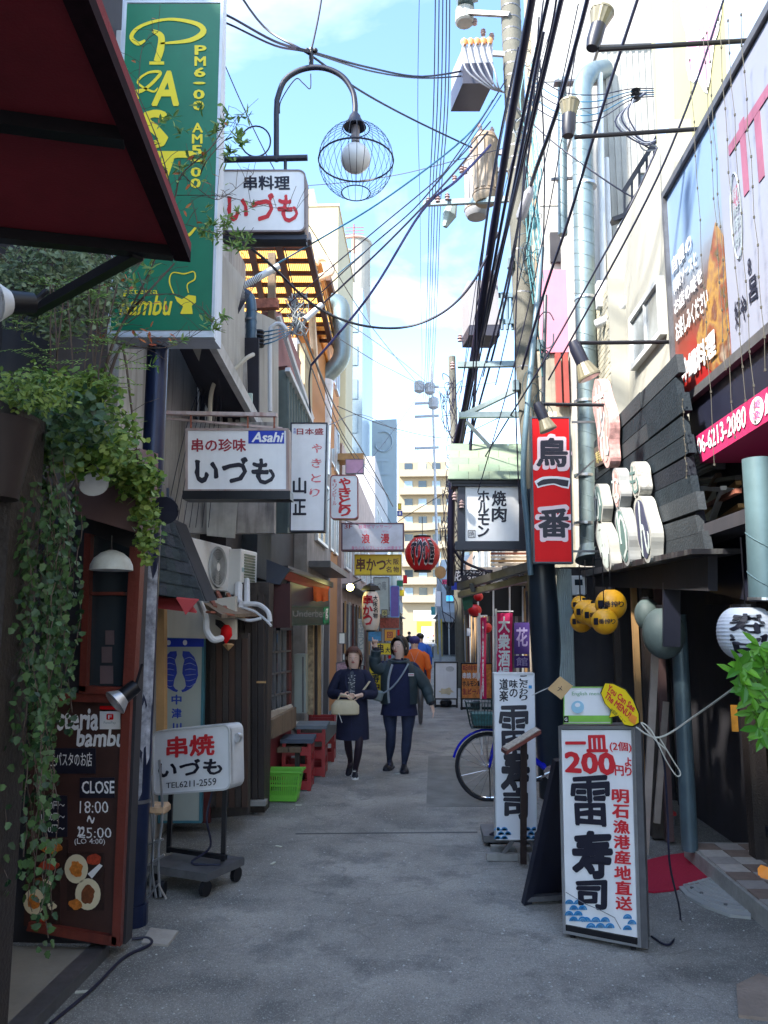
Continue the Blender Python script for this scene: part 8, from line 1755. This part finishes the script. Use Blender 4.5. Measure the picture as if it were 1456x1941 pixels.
# right plant
RP = thing('potted_plant', 'fresh green palmate plant reaching in from the right edge beside the cord', 'potted plant', (1.95, 3.2, .12)); fol = MB(); stm = MB()
c0 = V((2.0, 3.45, .55))
for i, (px, py) in enumerate(((1440, 1225), (1425, 1245), (1405, 1262), (1448, 1262), (1432, 1285), (1412, 1300), (1450, 1310), (1440, 1335), (1400, 1280), (1428, 1320), (1452, 1360), (1438, 1380), (1460, 1240), (1470, 1290), (1475, 1340), (1490, 1260), (1500, 1310), (1450, 1390), (1480, 1380), (1428, 1350))):
    p = P(px, py, 3.55 + .25 * sin(i * 2.1)); stm.tube(catm([c0, (c0 + p) / 2 + V((0, 0, .05)), p]), .004, 5); base_a = RR.uniform(0, 6)
    for k in range(6): a = base_a + k * .85; leaf(fol, p, RR.uniform(.06, .1), .035, V((cos(a), RR.uniform(-.4, .1), sin(a) * .8)), V((RR.uniform(-.3, .3), -1, .6)))
fol.build('foliage', leafmat('fresh_leaf', (.05, .2, .015), (.2, .5, .04)), RP, kind='stuff'); stm.build('stem', leafmat('green_stem', (.1, .2, .04), (.15, .3, .05)), RP)
MB().lathe([(.11, 0), (.15, .4), (.16, .42), (.14, .41), (.1, .36)], (2.0, 3.45, .13), 22).build('pot', mat('terracotta', (.35, .14, .07), .8, var=.2), RP, smooth=True)
for i, (px, py) in enumerate(((1448, 1650), (1452, 1640))):
    o = thing('orange_petal', ['upper', 'lower'][i] + ' orange petal shape poking in over the checkered step', 'flower', P(px, py, 3.3)); mb = MB(); leaf(mb, P(px + 8, py - 6 + i * 14, 3.3), .05, .05, V((-.8, 0, -.6)), V((0, -1, .3))); mb.build('petal', mat('petal_orange', (.8, .25, .02), .6), o)

LOCAL[0] = 1
# ================================================================== PEOPLE
def skinned(nodes, edges, name, mats, par, sub=2, zone=None, root=0):
    me = bpy.data.meshes.new(name); me.from_pydata([n_[0] for n_ in nodes], edges, []); o = bpy.data.objects.new(name, me); COL.objects.link(o)
    m = o.modifiers.new('s', 'SKIN'); m.use_smooth_shade = True; sv = me.skin_vertices[0].data
    for i, n_ in enumerate(nodes): r = n_[1]; sv[i].radius = r if isinstance(r, tuple) else (r, r); sv[i].use_root = (i == root)
    m2 = o.modifiers.new('d', 'SUBSURF'); m2.levels = sub
    dg = bpy.context.evaluated_depsgraph_get(); ne = bpy.data.meshes.new_from_object(o.evaluated_get(dg)); COL.objects.unlink(o); bpy.data.objects.remove(o)
    ob = bpy.data.objects.new(name, ne); COL.objects.link(ob); ne.materials.clear()
    for q in mats: ne.materials.append(q)
    if zone:
        for p in ne.polygons: p.material_index = zone(p.center)
    for p in ne.polygons: p.use_smooth = True
    if par: ob.parent = par
    return ob
def loft(mb, rings, n=22, cap=True, fold=0, seed=0):
    """rings: (x, y, z, rx, ry)"""
    base = len(mb.v)
    for j, (x, y, z, rx, ry) in enumerate(rings):
        for k in range(n):
            t = 2 * pi * k / n; f = 1 + fold * sin(t * 5 + seed + j * .5) * (j / len(rings)); mb.v.append(V((x + rx * cos(t) * f, y + ry * sin(t) * f, z)))
    for j in range(len(rings) - 1):
        for k in range(n): k2 = (k + 1) % n; mb.f.append((base + j * n + k, base + j * n + k2, base + (j + 1) * n + k2, base + (j + 1) * n + k))
    if cap: mb.f.append(tuple(base + k for k in range(n))[::-1]); mb.f.append(tuple(base + (len(rings) - 1) * n + k for k in range(n)))
    return mb
skin = mat('skin', (.8, .53, .41), .5, var=.05); hairb = mat('hair_brown', (.12, .045, .028), .5, var=.3, scale=60); hairk = mat('hair_black', (.012, .009, .009), .4, var=.2, scale=60); coatn = mat('coat_navy', (.01, .013, .042), .85, var=.25, scale=12, bump=.2, bscale=90); tights = mat('tights_plum', (.022, .01, .022), .7, var=.2); jeans = mat('trousers_navy', (.016, .024, .06), .8, var=.3, scale=8); jack = mat('jacket_slate_green', (.03, .05, .06), .6, var=.4, scale=7); knit = mat('knit_navy', (.01, .014, .055), .9, var=.2, scale=30)
lips = mat('lips_red', (.5, .14, .12), .4, var=0); shoeb = mat('shoe_black', (.012, .014, .025), .5); sole = mat('sole_white', (.7, .7, .68), .6)
bagc = mat('bag_cream', (.62, .52, .34), .7, var=.1, scale=14, streak=.2, dirt=(.4, .33, .2))
def head(par, c, r, yaw, tiltx, hair, style, talk=0, gl=(.6, .4, .32)):
    """face, hair, glasses around head centre c (local), looking to -y turned by yaw"""
    M = Matrix.Rotation(yaw, 3, 'Z') @ Matrix.Rotation(tiltx, 3, 'X'); T = lambda x, y, z: c + M @ V((x, y, z)) * r
    mb = MB()
    for s_ in (-1, 1): mb = MB().ball(T(s_ * .36, -.88, .1), r * .075, 8, 6, sz=.5); mb.build('eye', hairk, par, smooth=True); MB().tube([T(s_ * .2, -.92, .4), T(s_ * .38, -.9, .43), T(s_ * .55, -.76, .38)], r * .018, 5).build('eyebrow', hair, par); MB().ball(T(s_ * .93, .02, 0), r * .16, 8, 6, sz=1.5, sx=.5).build('ear', skin, par, smooth=True)
    MB().tube([T(0, -.86, .12), T(0, -1.02, -.12), T(0, -1.0, -.2)], [r * .06, r * .11, r * .12], 8).build('nose', skin, par, smooth=True)
    MB().lathe([(.001, -.06), (.2, 0), (.001, .06 + talk * .04)], (0, 0, 0), 10).v
    m_ = MB().ball(T(0, -.86, -.45), r * .2, 12, 6, sz=.42 + talk * .2, sy=.5); m_.build('mouth', lips, par, smooth=True)
    for s_ in (-1, 1): MB().tube([T(s_ * .38 + .21 * cos(t), -1.0 + .1 * abs(s_ * .38 + .21 * cos(t)), .07 + .17 * sin(t)) for t in [2 * pi * k / 14 for k in range(14)]], r * .011, 4, closed=True).build('glasses', mat('glasses_wire', gl, .4, .5), par)
    MB().tube([T(-.17, -1.0, .1), T(.17, -1.0, .1)], r * .018, 4).build('glasses', MATS['glasses_wire'], par)
    # hair: shell over skull
    vs = []; n_, m2 = 26, 12
    for j in range(m2 + 1):
        for k in range(n_):
            t = 2 * pi * k / n_; front = max(0, -sin(t)) ** .6     # sin<0 is face side
            low = {'bob': lerp(-.75, .7, front), 'pony': lerp(-.6, .8, front), 'short': lerp(-.5, .45, front)}[style]
            ph = lerp(pi / 2, math.asin(max(-.95, low)), j / m2); q = 1.13 + .04 * sin(t * 9 + j) + (.06 if style == 'bob' else 0) * j / m2 - .13 * front * j / m2
            vs.append(T(cos(ph) * cos(t) * q * .96, cos(ph) * sin(t) * q * 1.06 + .05, sin(ph) * q * 1.3 + .05))
    mb = MB().add(vs, [(j * n_ + k, j * n_ + (k + 1) % n_, (j + 1) * n_ + (k + 1) % n_, (j + 1) * n_ + k) for j in range(m2) for k in range(n_)]); mb.build('hair', hair, par, smooth=True)
    if style == 'pony':
        for s_ in (-1, 1): MB().tube(catm([T(s_ * .3, -.6, 1.2), T(s_ * .8, -.5, .6), T(s_ * .98, -.3, -.1), T(s_ * .95, -.1, -.7)]), [r * .1] * 15 + [r * .07], 6).build('hair_strand', hair, par, smooth=True)
    if style == 'bob':
        for k in range(9): x = -.62 + k * .155; MB().tube([T(x * .8, -.6, 1.3), T(x, -.86, 1.05), T(x * 1.02, -.95, .72)], [r * .1, r * .09, r * .05], 6).build('fringe', hair, par, smooth=True)
def fingers(nodes, edges, wrist, wi, d_, side, s=1, curl=.0, point=False, nrm=None):
    """append palm and five finger chains; d_ hand direction, side lateral direction"""
    d_ = d_.normalized(); side = side.normalized(); n3 = (nrm or d_.cross(side)).normalized()
    palm = len(nodes); nodes.append((wrist + d_ * .045 * s, (.028 * s, .018 * s))); edges.append((wi, palm)); k_ = len(nodes); nodes.append((wrist + d_ * .085 * s, (.034 * s, .014 * s))); edges.append((palm, k_))
    for i, (o_, L_) in enumerate(((-.028, .062), (-.0095, .075), (.0095, .07), (.028, .055))):
        b = wrist + d_ * .082 * s + side * o_ * s; ext = point and i == 0; cu = 0 if ext else curl
        p1 = b + (d_ * (1 - cu * .5) + n3 * cu * .8).normalized() * L_ * .5 * s; p2 = p1 + (d_ * (1 - cu * 1.8) + n3 * cu).normalized() * L_ * .5 * s; n0 = len(nodes)
        nodes += [(b, .0095 * s), (p1, .0085 * s), (p2, .007 * s)]; edges += [(k_, n0), (n0, n0 + 1), (n0 + 1, n0 + 2)]
    t0 = wrist + d_ * .03 * s - side * .03 * s; n0 = len(nodes); nodes += [(t0, .012 * s), (t0 + (d_ * .6 - side * .6) .normalized() * .03 * s, .010 * s), (t0 + (d_ * .6 - side * .6).normalized() * .03 * s + d_ * .025 * s, .008 * s)]; edges += [(palm, n0), (n0, n0 + 1), (n0 + 1, n0 + 2)]
# --- woman with cream bag
g = PZ(668, 1473); WO = thing('person', 'woman in long navy coat walking with clasped hands over a cream shoulder bag', 'person', g)
def body(par, S, hip, kneeL, footL, kneeR, footR, elL, wrL, elR, wrR, hd, build, skin_z, mats, handL=None, handR=None, lo=None):
    # L = image left
    b = build; n = [(V((0, .01, hip)), (.12 * b, .09 * b)), (V((0, .0, hip + .18 * S)), (.115 * b, .09 * b)), (V((0, .0, hip + .36 * S)), (.14 * b, .09 * b)), (V((0, .0, hip + .47 * S)), (.09, .07)), (hd - V((0, -.015, .15 * S)), (.048, .048)), (hd - V((0, 0, .04)), (.083, .096)), (hd + V((0, 0, .045)), (.082, .097)), (hd + V((0, .005, .1)), (.062, .075))]
    e = [(0, 1), (1, 2), (2, 3), (3, 4), (4, 5), (5, 6), (6, 7)]
    for s_, kn, ft in ((-1, kneeL, footL), (1, kneeR, footR)):
        i = len(n); n += [(V((s_ * .085 * b, 0, hip - .06)), .085 * b), (V((s_ * .09 * b, 0, hip - .2)), .078 * b), (V(kn), .052 * b), (lerp(V(kn), V(ft), .35), .054 * b), (V(ft) + V((0, .02, .09)), .034), (V(ft) + V((0, -.02, .04)), .034), (V(ft) + V((0, -.12, .03)), .028)]
        e += [(0, i), (i, i + 1), (i + 1, i + 2), (i + 2, i + 3), (i + 3, i + 4), (i + 4, i + 5), (i + 5, i + 6)]
    for s_, el, wr, hnd in ((-1, elL, wrL, handL), (1, elR, wrR, handR)):
        i = len(n); n += [(V((s_ * .15 * b, 0, hip + .44 * S)), .052), (V(el), .042), (V(wr), (.026, .022))]; e += [(2, i), (i, i + 1), (i + 1, i + 2)]
        fingers(n, e, V(wr), i + 2, *hnd)
    return skinned(n, e, 'body', mats, par, 2, lo)
hdc = V((.01, -.03, 1.388))
W_wl, W_wr = V((-.10, -.21, .965)), V((.10, -.20, .965))
def zoneW(c): return 0 if c.z > 1.26 or (.85 < c.z < 1.08 and c.y < -.15) else 1 if c.z < .75 else 2
body(WO, .92, .80, (-.06, -.0, .44), (-.045, .22, .07), (.09, -.12, .42), (.035, -.02, .0), (-.25, -.02, .98), W_wl, (.25, -.02, .98), W_wr, hdc, .95, 0, [skin, tights, coatn], (V((.85, -.25, -.12)), V((0, -.3, -1)), .9, .35), (V((-.85, -.3, -.05)), V((0, -.3, 1)), .9, .35), zoneW)
head(WO, hdc, .097, .0, .0, hairb, 'bob', 1)
mb = MB(); loft(mb, [(0, .0, .44, .20, .16), (0, .0, .6, .195, .155), (0, 0, .8, .18, .14), (0, 0, .98, .172, .13), (0, 0, 1.12, .18, .125), (0, .01, 1.2, .165, .11), (0, .01, 1.245, .11, .085), (0, .01, 1.265, .07, .06)], fold=.04); mb.build('coat', coatn, WO, smooth=True)
for s_, el, wr in ((-1, V((-.25, -.02, .98)), W_wl), (1, V((.25, -.02, .98)), W_wr)): MB().tube(catm([V((s_ * .12, .01, 1.21)), V((s_ * .17, .0, 1.17)), el, lerp(el, wr, .55), lerp(el, wr, .85)]), [.055] * 4 + [.062] * 5 + [.06] * 5 + [.056] * 5 + [.052] * 2, 12).build('coat_sleeve', coatn, WO, smooth=True)
mb = MB(); mb.add([(-.05, -.137, 1.2), (.05, -.137, 1.2), (.045, -.15, 1.0), (0, -.155, .93), (-.045, -.15, 1.0), (0, -.1, 1.245)], [(5, 0, 1), (0, 4, 3, 2, 1)]); mb.build('blouse', mat('speckled_blouse', (.05, .06, .08), .7, var=0), WO)
for k in range(26): a = V((RR.uniform(-.04, .04), -.158, RR.uniform(.97, 1.2))); MB().rbox(a, (.012, .003, .009)).build('blouse_spot', sole, WO)
for s_ in (-1, 1): MB().add([(s_ * .02, -.13, 1.24), (s_ * .075, -.125, 1.22), (s_ * .085, -.15, 1.1), (s_ * .04, -.158, 1.0), (s_ * .035, -.155, 1.12)], [(0, 1, 2, 3, 4)]).build('lapel', coatn, WO)
MB().bar((.0, -.158, .47), (.0, -.162, .95), .006, .004).build('coat_edge', knit, WO)
def shoe(par, c, m, yaw=0, pitch=0, L_=.25, w_=.09, sm=sole):
    M = Matrix.Rotation(yaw, 3, 'Z') @ Matrix.Rotation(pitch, 3, 'X'); C_ = V(c)
    mb = MB(); pts = []
    rings = []
    for t, w2, h in ((0, .6, .075), (.2, .8, .085), (.45, .85, .07), (.7, 1, .05), (.9, .85, .042), (1, .45, .03)):
        y = L_ * .35 - L_ * t; rings.append([C_ + M @ V((w_ / 2 * w2 * cos(a), y, .022 + max(0, sin(a)) * h)) for a in [pi * 2 * k / 12 for k in range(12)]])
    base = len(mb.v)
    for r_ in rings: mb.v += r_
    for j in range(5):
        for k in range(12): mb.f.append((j * 12 + k, j * 12 + (k + 1) % 12, (j + 1) * 12 + (k + 1) % 12, (j + 1) * 12 + k))
    mb.f += [tuple(range(12)), tuple(60 + k for k in range(12))]; mb.build('shoe', m, par, smooth=True)
    mb = MB(); sp_ = [(-.45, .33), (-.5, 0), (-.52, -.35), (-.4, -.6), (0, -.68), (.4, -.6), (.52, -.35), (.5, 0), (.45, .33), (0, .38)]; mb.prism([C_ + M @ V((x * w_, y * L_, .028)) for x, y in sp_], M @ V((0, 0, 1)), .026); mb.build('shoe_sole', sm, par)
shoe(WO, (.035, -.04, 0), shoeb, .1, 0, .24, .085); shoe(WO, (-.045, .22, .05), shoeb, -.1, .5, .24, .085)
MB().tube([(.02, -.13, .09), (.05, -.13, .09)], .006, 5).build('lace', sole, WO)
mb = MB(); loft(mb, [(-.07, -.22, .745, .15, .05), (-.07, -.22, .76, .165, .065), (-.07, -.22, .85, .165, .065), (-.07, -.21, .905, .12, .04), (-.07, -.2, .915, .1, .02)], 18); mb.build('bag', bagc, WO, smooth=True)
MB().tube(catm([V((-.17, -.22, .88)), V((-.12, -.24, .97)), V((-.02, -.24, .95)), V((.03, -.22, .88))]), .009, 6).build('bag_handle', bagc, WO, smooth=True)
MB().bar((.07, -.19, .93), (.21, -.08, 1.12), .035, .006).build('bag_strap', bagc, WO); MB().bar((-.14, -.28, .77), (-.1, -.28, .66), .008).build('strap_end', sole, WO)
# --- pointing person
g = PZ(757, 1462); MN = thing('person', 'person in dark jacket with glasses pointing up at the lantern with raised arm', 'person', g); g2 = g
hdc = V((.005, -.015, 1.50)); elU, wrU = V((-.30, -.05, 1.30)), V((-.285, -.09, 1.50)); elD, wrD = V((.33, .0, 1.03)), V((.41, -.06, .80))
def zoneM(c): return 0 if (c.z > 1.37 and c.x > -.2) or (c.z > 1.51) or (c.x > .37 and c.z < .82) else 1 if c.z < .8 else 2
body(MN, 1.0, .86, (-.10, -.02, .46), (-.13, .16, .02), (.10, -.05, .46), (.06, -.02, .0), elU, wrU, elD, wrD, hdc, 1.3, 0, [skin, jeans, knit], (V((-.12, -.1, 1)), V((1, 0, .1)), 1.0, .8, True, V((0, -1, 0))), (V((.2, -.1, -1)), V((0, -1, 0)), 1.0, .25), zoneM)
head(MN, hdc, .106, -.55, -.08, hairk, 'pony', .4, (.3, .14, .1))
mb = MB(); loft(mb, [(0, 0, .74, .21, .165), (0, -.01, .85, .205, .18), (0, -.02, 1.0, .2, .185), (0, -.01, 1.15, .195, .165), (0, 0, 1.27, .17, .13), (0, .0, 1.34, .1, .09)], fold=.03); mb.build('sweater', knit, MN, smooth=True)
mb = MB(); loft(mb, [(0, 0, .68, .235, .17), (0, 0, .8, .215, .165), (0, 0, .9, .20, .155)], fold=.05, cap=False); mb.build('skirt_hem', knit, MN, smooth=True)
def jacket_side(s_, x0):
    n_, vs = 12, []; zz = [.82, .9, 1.0, 1.1, 1.2, 1.29, 1.345]; rx = [.235, .24, .235, .23, .225, .2, .13]; ry = [.19, .205, .21, .2, .175, .14, .1]
    for j, z in enumerate(zz):
        for k in range(n_ + 1): t = lerp(x0, pi / 2, k / n_); vs.append((s_ * rx[j] * cos(t) * 1.0, ry[j] * sin(t) - .005, z))
    MB().add(vs, [(j * (n_ + 1) + k, j * (n_ + 1) + k + 1, (j + 1) * (n_ + 1) + k + 1, (j + 1) * (n_ + 1) + k) for j in range(6) for k in range(n_)]).build('jacket', jack, MN, smooth=True)
jacket_side(-1, -1.0); jacket_side(1, -.95)
MB().tube(catm([V((-.14, 0, 1.28)), V((-.22, -.02, 1.24)), elU, lerp(elU, wrU, .5), wrU + V((0, 0, -.02))]), [.08] * 5 + [.082] * 5 + [.075] * 5 + [.062] * 5 + [.045], 12).build('jacket_sleeve', jack, MN, smooth=True)
MB().tube(catm([V((.12, 0, 1.28)), V((.2, 0, 1.2)), elD, lerp(elD, wrD, .5), wrD + V((-.005, 0, .03))]), [.08] * 5 + [.084] * 5 + [.072] * 5 + [.06] * 5 + [.048], 12).build('jacket_sleeve', jack, MN, smooth=True)
for a, b_ in ((wrU + V((0, 0, -.03)), wrU), (wrD + V((-.01, 0, .045)), wrD + V((0, 0, .01)))): MB().cyl(a, b_, .042, n=12).build('cuff', shoeb, MN)
MB().tube(catm([V((-.12, -.16, .84)), V((-.13, -.195, 1.0)), V((-.12, -.185, 1.15)), V((-.08, -.13, 1.3))]), .016, 6).build('jacket_lining', mat('grey_lining', (.3, .33, .36), .6), MN, smooth=True)
MB().tube(catm([V((.12, -.12, 1.31)), V((.03, -.2, 1.16)), V((-.08, -.22, 1.03)), V((-.2, -.2, .95))]), .011, 6).build('bag_strap', mat('strap_grey', (.25, .28, .32), .6), MN, smooth=True)
MB().rbox((-.255, -.2, .93), (.13, .07, .13), Matrix.Rotation(.25, 3, 'Y')).build('shoulder_bag', mat('bag_grey_green', (.14, .17, .17), .6), MN, bevel=.02)
MB().rbox((.155, -.165, 1.18), (.07, .012, .035)).build('chest_patch', sole, MN); MB().rbox((.155, -.173, 1.18), (.06, .004, .008)).build('patch_stripe', crimson, MN)
MB().tube([V((.12 * cos(t), .105 * sin(t), 1.345 + .015 * sin(t))) for t in [2 * pi * k / 18 for k in range(18)]], .02, 6, closed=True).build('collar', jack, MN, smooth=True)
shoe(MN, (.06, -.02, 0), shoeb, .05, 0, .27, .11, shoeb); shoe(MN, (-.13, .16, 0), shoeb, -.2, 0, .27, .11, shoeb)
# --- person in orange from behind, person in blue, far rider
def back_person(label, px, Y, H_, top, cap, low, capc=True, strap=None):
    o = thing('person', label, 'person', (P(px, 1250, Y).x, Y, 0)); s = H_ / 1.6
    n = [(V((0, 0, .85 * s)), (.14, .1)), (V((0, 0, 1.05 * s)), (.13, .1)), (V((0, 0, 1.25 * s)), (.16, .1)), (V((0, 0, 1.37 * s)), (.05, .05)), (V((0, 0, 1.47 * s)), (.08, .09)), (V((0, 0, 1.53 * s)), (.075, .085))]; e = [(0, 1), (1, 2), (2, 3), (3, 4), (4, 5)]
    for s_ in (-1, 1):
        i = len(n); n += [(V((s_ * .09, 0, .75 * s)), .085), (V((s_ * .1, -.05 * s_, .45 * s)), .06), (V((s_ * .1, .08 * s_, .09)), .04), (V((s_ * .1, .08 * s_ + .12, .04)), .03)]; e += [(0, i), (i, i + 1), (i + 1, i + 2), (i + 2, i + 3)]
        i = len(n); n += [(V((s_ * .19, 0, 1.27 * s)), .055), (V((s_ * .25, 0, 1.02 * s)), .045), (V((s_ * .26, .06, .8 * s)), .03)]; e += [(2, i), (i, i + 1), (i + 1, i + 2)]; fingers(n, e, n[-1][0], len(n) - 1, V((0, .1, -1)), V((0, 1, 0)), 1, .2)
    skinned(n, e, 'body', [skin, top, low], o, 1, lambda c: 0 if c.z > 1.36 * s or (abs(c.x) > .2 and c.z < .84 * s) else 1 if c.z > .84 * s else 2)
    mb = MB(); loft(mb, [(0, 0, .78 * s, .17, .13), (0, 0, 1.0 * s, .17, .13), (0, 0, 1.2 * s, .19, .13), (0, 0, 1.32 * s, .16, .11), (0, 0, 1.38 * s, .06, .06)], fold=.03); mb.build('shirt', top, o, smooth=True)
    for s_ in (-1, 1): MB().tube([V((s_ * .13, 0, 1.29 * s)), V((s_ * .2, 0, 1.24 * s)), V((s_ * .25, 0, 1.02 * s))], [.07, .075, .065], 10).build('sleeve', top, o, smooth=True)
    MB().ball((0, .0, 1.53 * s), .1 * s, 14, 8, sz=.85).build('cap' if capc else 'hair', cap, o, smooth=True)
    if capc: MB().prism([(.08 * cos(a), .08 + .1 * sin(a), 1.52 * s) for a in [pi * k / 8 for k in range(9)]], (0, 0, 1), .01).build('cap_peak', cap, o)
    if strap:
        for s_ in (-1, 1): MB().bar((s_ * .07, -.135, 1.33 * s), (-s_ * .06, -.14, 1.0 * s), .02, .006).build('strap', strap, o)
    return o
back_person('person in bright orange top with cap walking away behind the pointing person', 786, 14.5, 1.6, mat('orange_shirt', (.85, .16, .02), .7, var=.08), mat('purple_cap', (.05, .04, .18), .7), darkst, True, mat('strap_pink', (.7, .4, .4), .6))
back_person('person in blue shirt and dark hair walking ahead of the orange one', 797, 20, 1.62, mat('blue_shirt', (.03, .15, .6), .7), hairk, jeans, False)
o = back_person('distant dark dressed rider on a scooter near the alley end', 776, 44, 1.55, black, black, black, False)
LOCAL[0] = 0
SCO = thing('scooter', 'distant pale scooter under the dark dressed rider', 'scooter', (P(776, 1250, 43.6).x, 43.4, 0)); sx0 = P(776, 1250, 43.6).x
MB().hexa([(sx0 - .22, 43.2, .35), (sx0 + .22, 43.2, .35), (sx0 + .15, 43.9, .35), (sx0 - .15, 43.9, .35)], [(sx0 - .18, 43.3, 1.0), (sx0 + .18, 43.3, 1.0), (sx0 + .15, 43.6, .7), (sx0 - .15, 43.6, .7)]).build('body', vw, SCO, bevel=.03)
for y in (43.1, 44.3): MB().cyl((sx0 - .05, y, .25), (sx0 + .05, y, .25), .25, n=16).build('wheel', rub, SCO)
MB().bar((sx0 - .3, 43.2, 1.0), (sx0 + .3, 43.2, 1.0), .04).build('handlebar', black, SCO)

# ================================================================== FAR CLUTTER
for i, (b, Y, m, s_, v, lb) in enumerate((
    ((741, 1174, 749, 1196), 26, 'r', '', 1, 'slim red sign farther along than the violet one'), ((750, 1148, 758, 1172), 30, 'w', '', 1, 'slim white sign past the violet sign'), ((757, 1118, 766, 1130), 34, 'y', '', 0, 'little yellow sign high past the violet sign'),
    ((752, 1100, 764, 1112), 28, 'g', '', 0, 'small green sign high on the left past the yellow skewer sign'), ((826, 1120, 836, 1150), 40, 'w', '', 1, 'slim white far sign on the right under the disc'), ((838, 1098, 850, 1108), 36, 'p', '', 0, 'pink far sign right of the disc sign'),
    ((845, 1128, 860, 1140), 33, 'b', '', 0, 'sky blue far sign beside the grey corner building'), ((817, 1150, 825, 1166), 60, 't', '', 0, 'turquoise far sign over the van'), ((736, 1226, 742, 1250), 22, 'r', '', 0, 'low red standing sign behind the yellow banner'),
    ((868, 1172, 880, 1190), 26, 'y', '', 0, 'small yellow notice on the right brown front'), ((884, 1190, 893, 1206), 24, 'w', '', 0, 'white paper notice low on the right posts'), ((764, 1090, 772, 1106), 40, 'r', '', 0, 'tiny red sign left of the lantern foot'))):
    ssign(lb, b, Y, {'r': signred, 'w': white, 'y': yel, 'g': green, 'p': pinks, 'b': sblue, 't': mat('turquoise_face', (.1, .5, .5), .5)}[m], strs=((s_, (b[0] + 1.5, b[1] + 2, b[2] - 1.5, b[3] - 2), tblk if m == 'w' else twhite, bool(v)),) if s_ else ())
for i in range(10):
    t = i / 10; x0 = 1010 + R_.uniform(-30, 90); y0 = -40 + R_.uniform(0, 160); x2 = R_.uniform(862, 1000); y2 = R_.uniform(700, 960); sg = R_.uniform(-25, 25)
    wire('one of the thin slack cables in the tangle round the leaning pole', [(x0, y0, 6.5), (lerp(x0, x2, .35) + sg, lerp(y0, y2, .35), 7.2), (lerp(x0, x2, .7) + sg, lerp(y0, y2, .7), 7.9), (x2, y2, 8.6)], R_.choice([.004, .006, .008]), cable, 'thin cables round the leaning pole')
# clamps, straps and small gear on the right pole
for y, s_ in ((430, 1), (505, -1), (660, 1), (735, -1), (905, 1)):
    c = pole_at(y) + V((s_ * .14, -.08, 0)); MB().rbox(c, (.07, .06, .12)).build('clamp_box', galv, UPo, bevel=.008)
# wall fittings on the sunlit wall
for px, py, Y, w_, h, nm in ((1150, 560, 8.3, .22, .3, 'meter_box'), (1095, 1110, 8.3, .16, .2, 'meter_box')):
    o = thing('wall_meter', 'grey meter box ' + ('beside the white rain pipes' if py < 900 else 'under the big silver duct'), 'meter', P(px, py, Y)); c = P(px, py, Y); MB().rbox(c, (w_, .12, h)).build('case', pvc, o, bevel=.01); MB().rbox(c - V((0, .062, -.03)), (w_ * .5, .004, h * .3)).build('dial_window', winm, o)
# gum spots and small stones on the asphalt
sp = MB()
for i in range(1500):
    x, y = R_.uniform(-1.6, 1.9), 2.6 + 9 * R_.random() ** 1.6; r = R_.uniform(.003, .009); sp.add([(x + r * cos(a), y + r * sin(a), .001) for a in (0, 1.57, 3.14, 4.71)] + [(x, y, .001 + r * .6)], [(0, 1, 4), (1, 2, 4), (2, 3, 4), (3, 0, 4)])
tag(sp.build('grit', mat('grit', (.5, .5, .47), .8, var=.4, scale=30)), 'pale grit and tiny stones scattered over the asphalt', 'grit', kind='stuff')
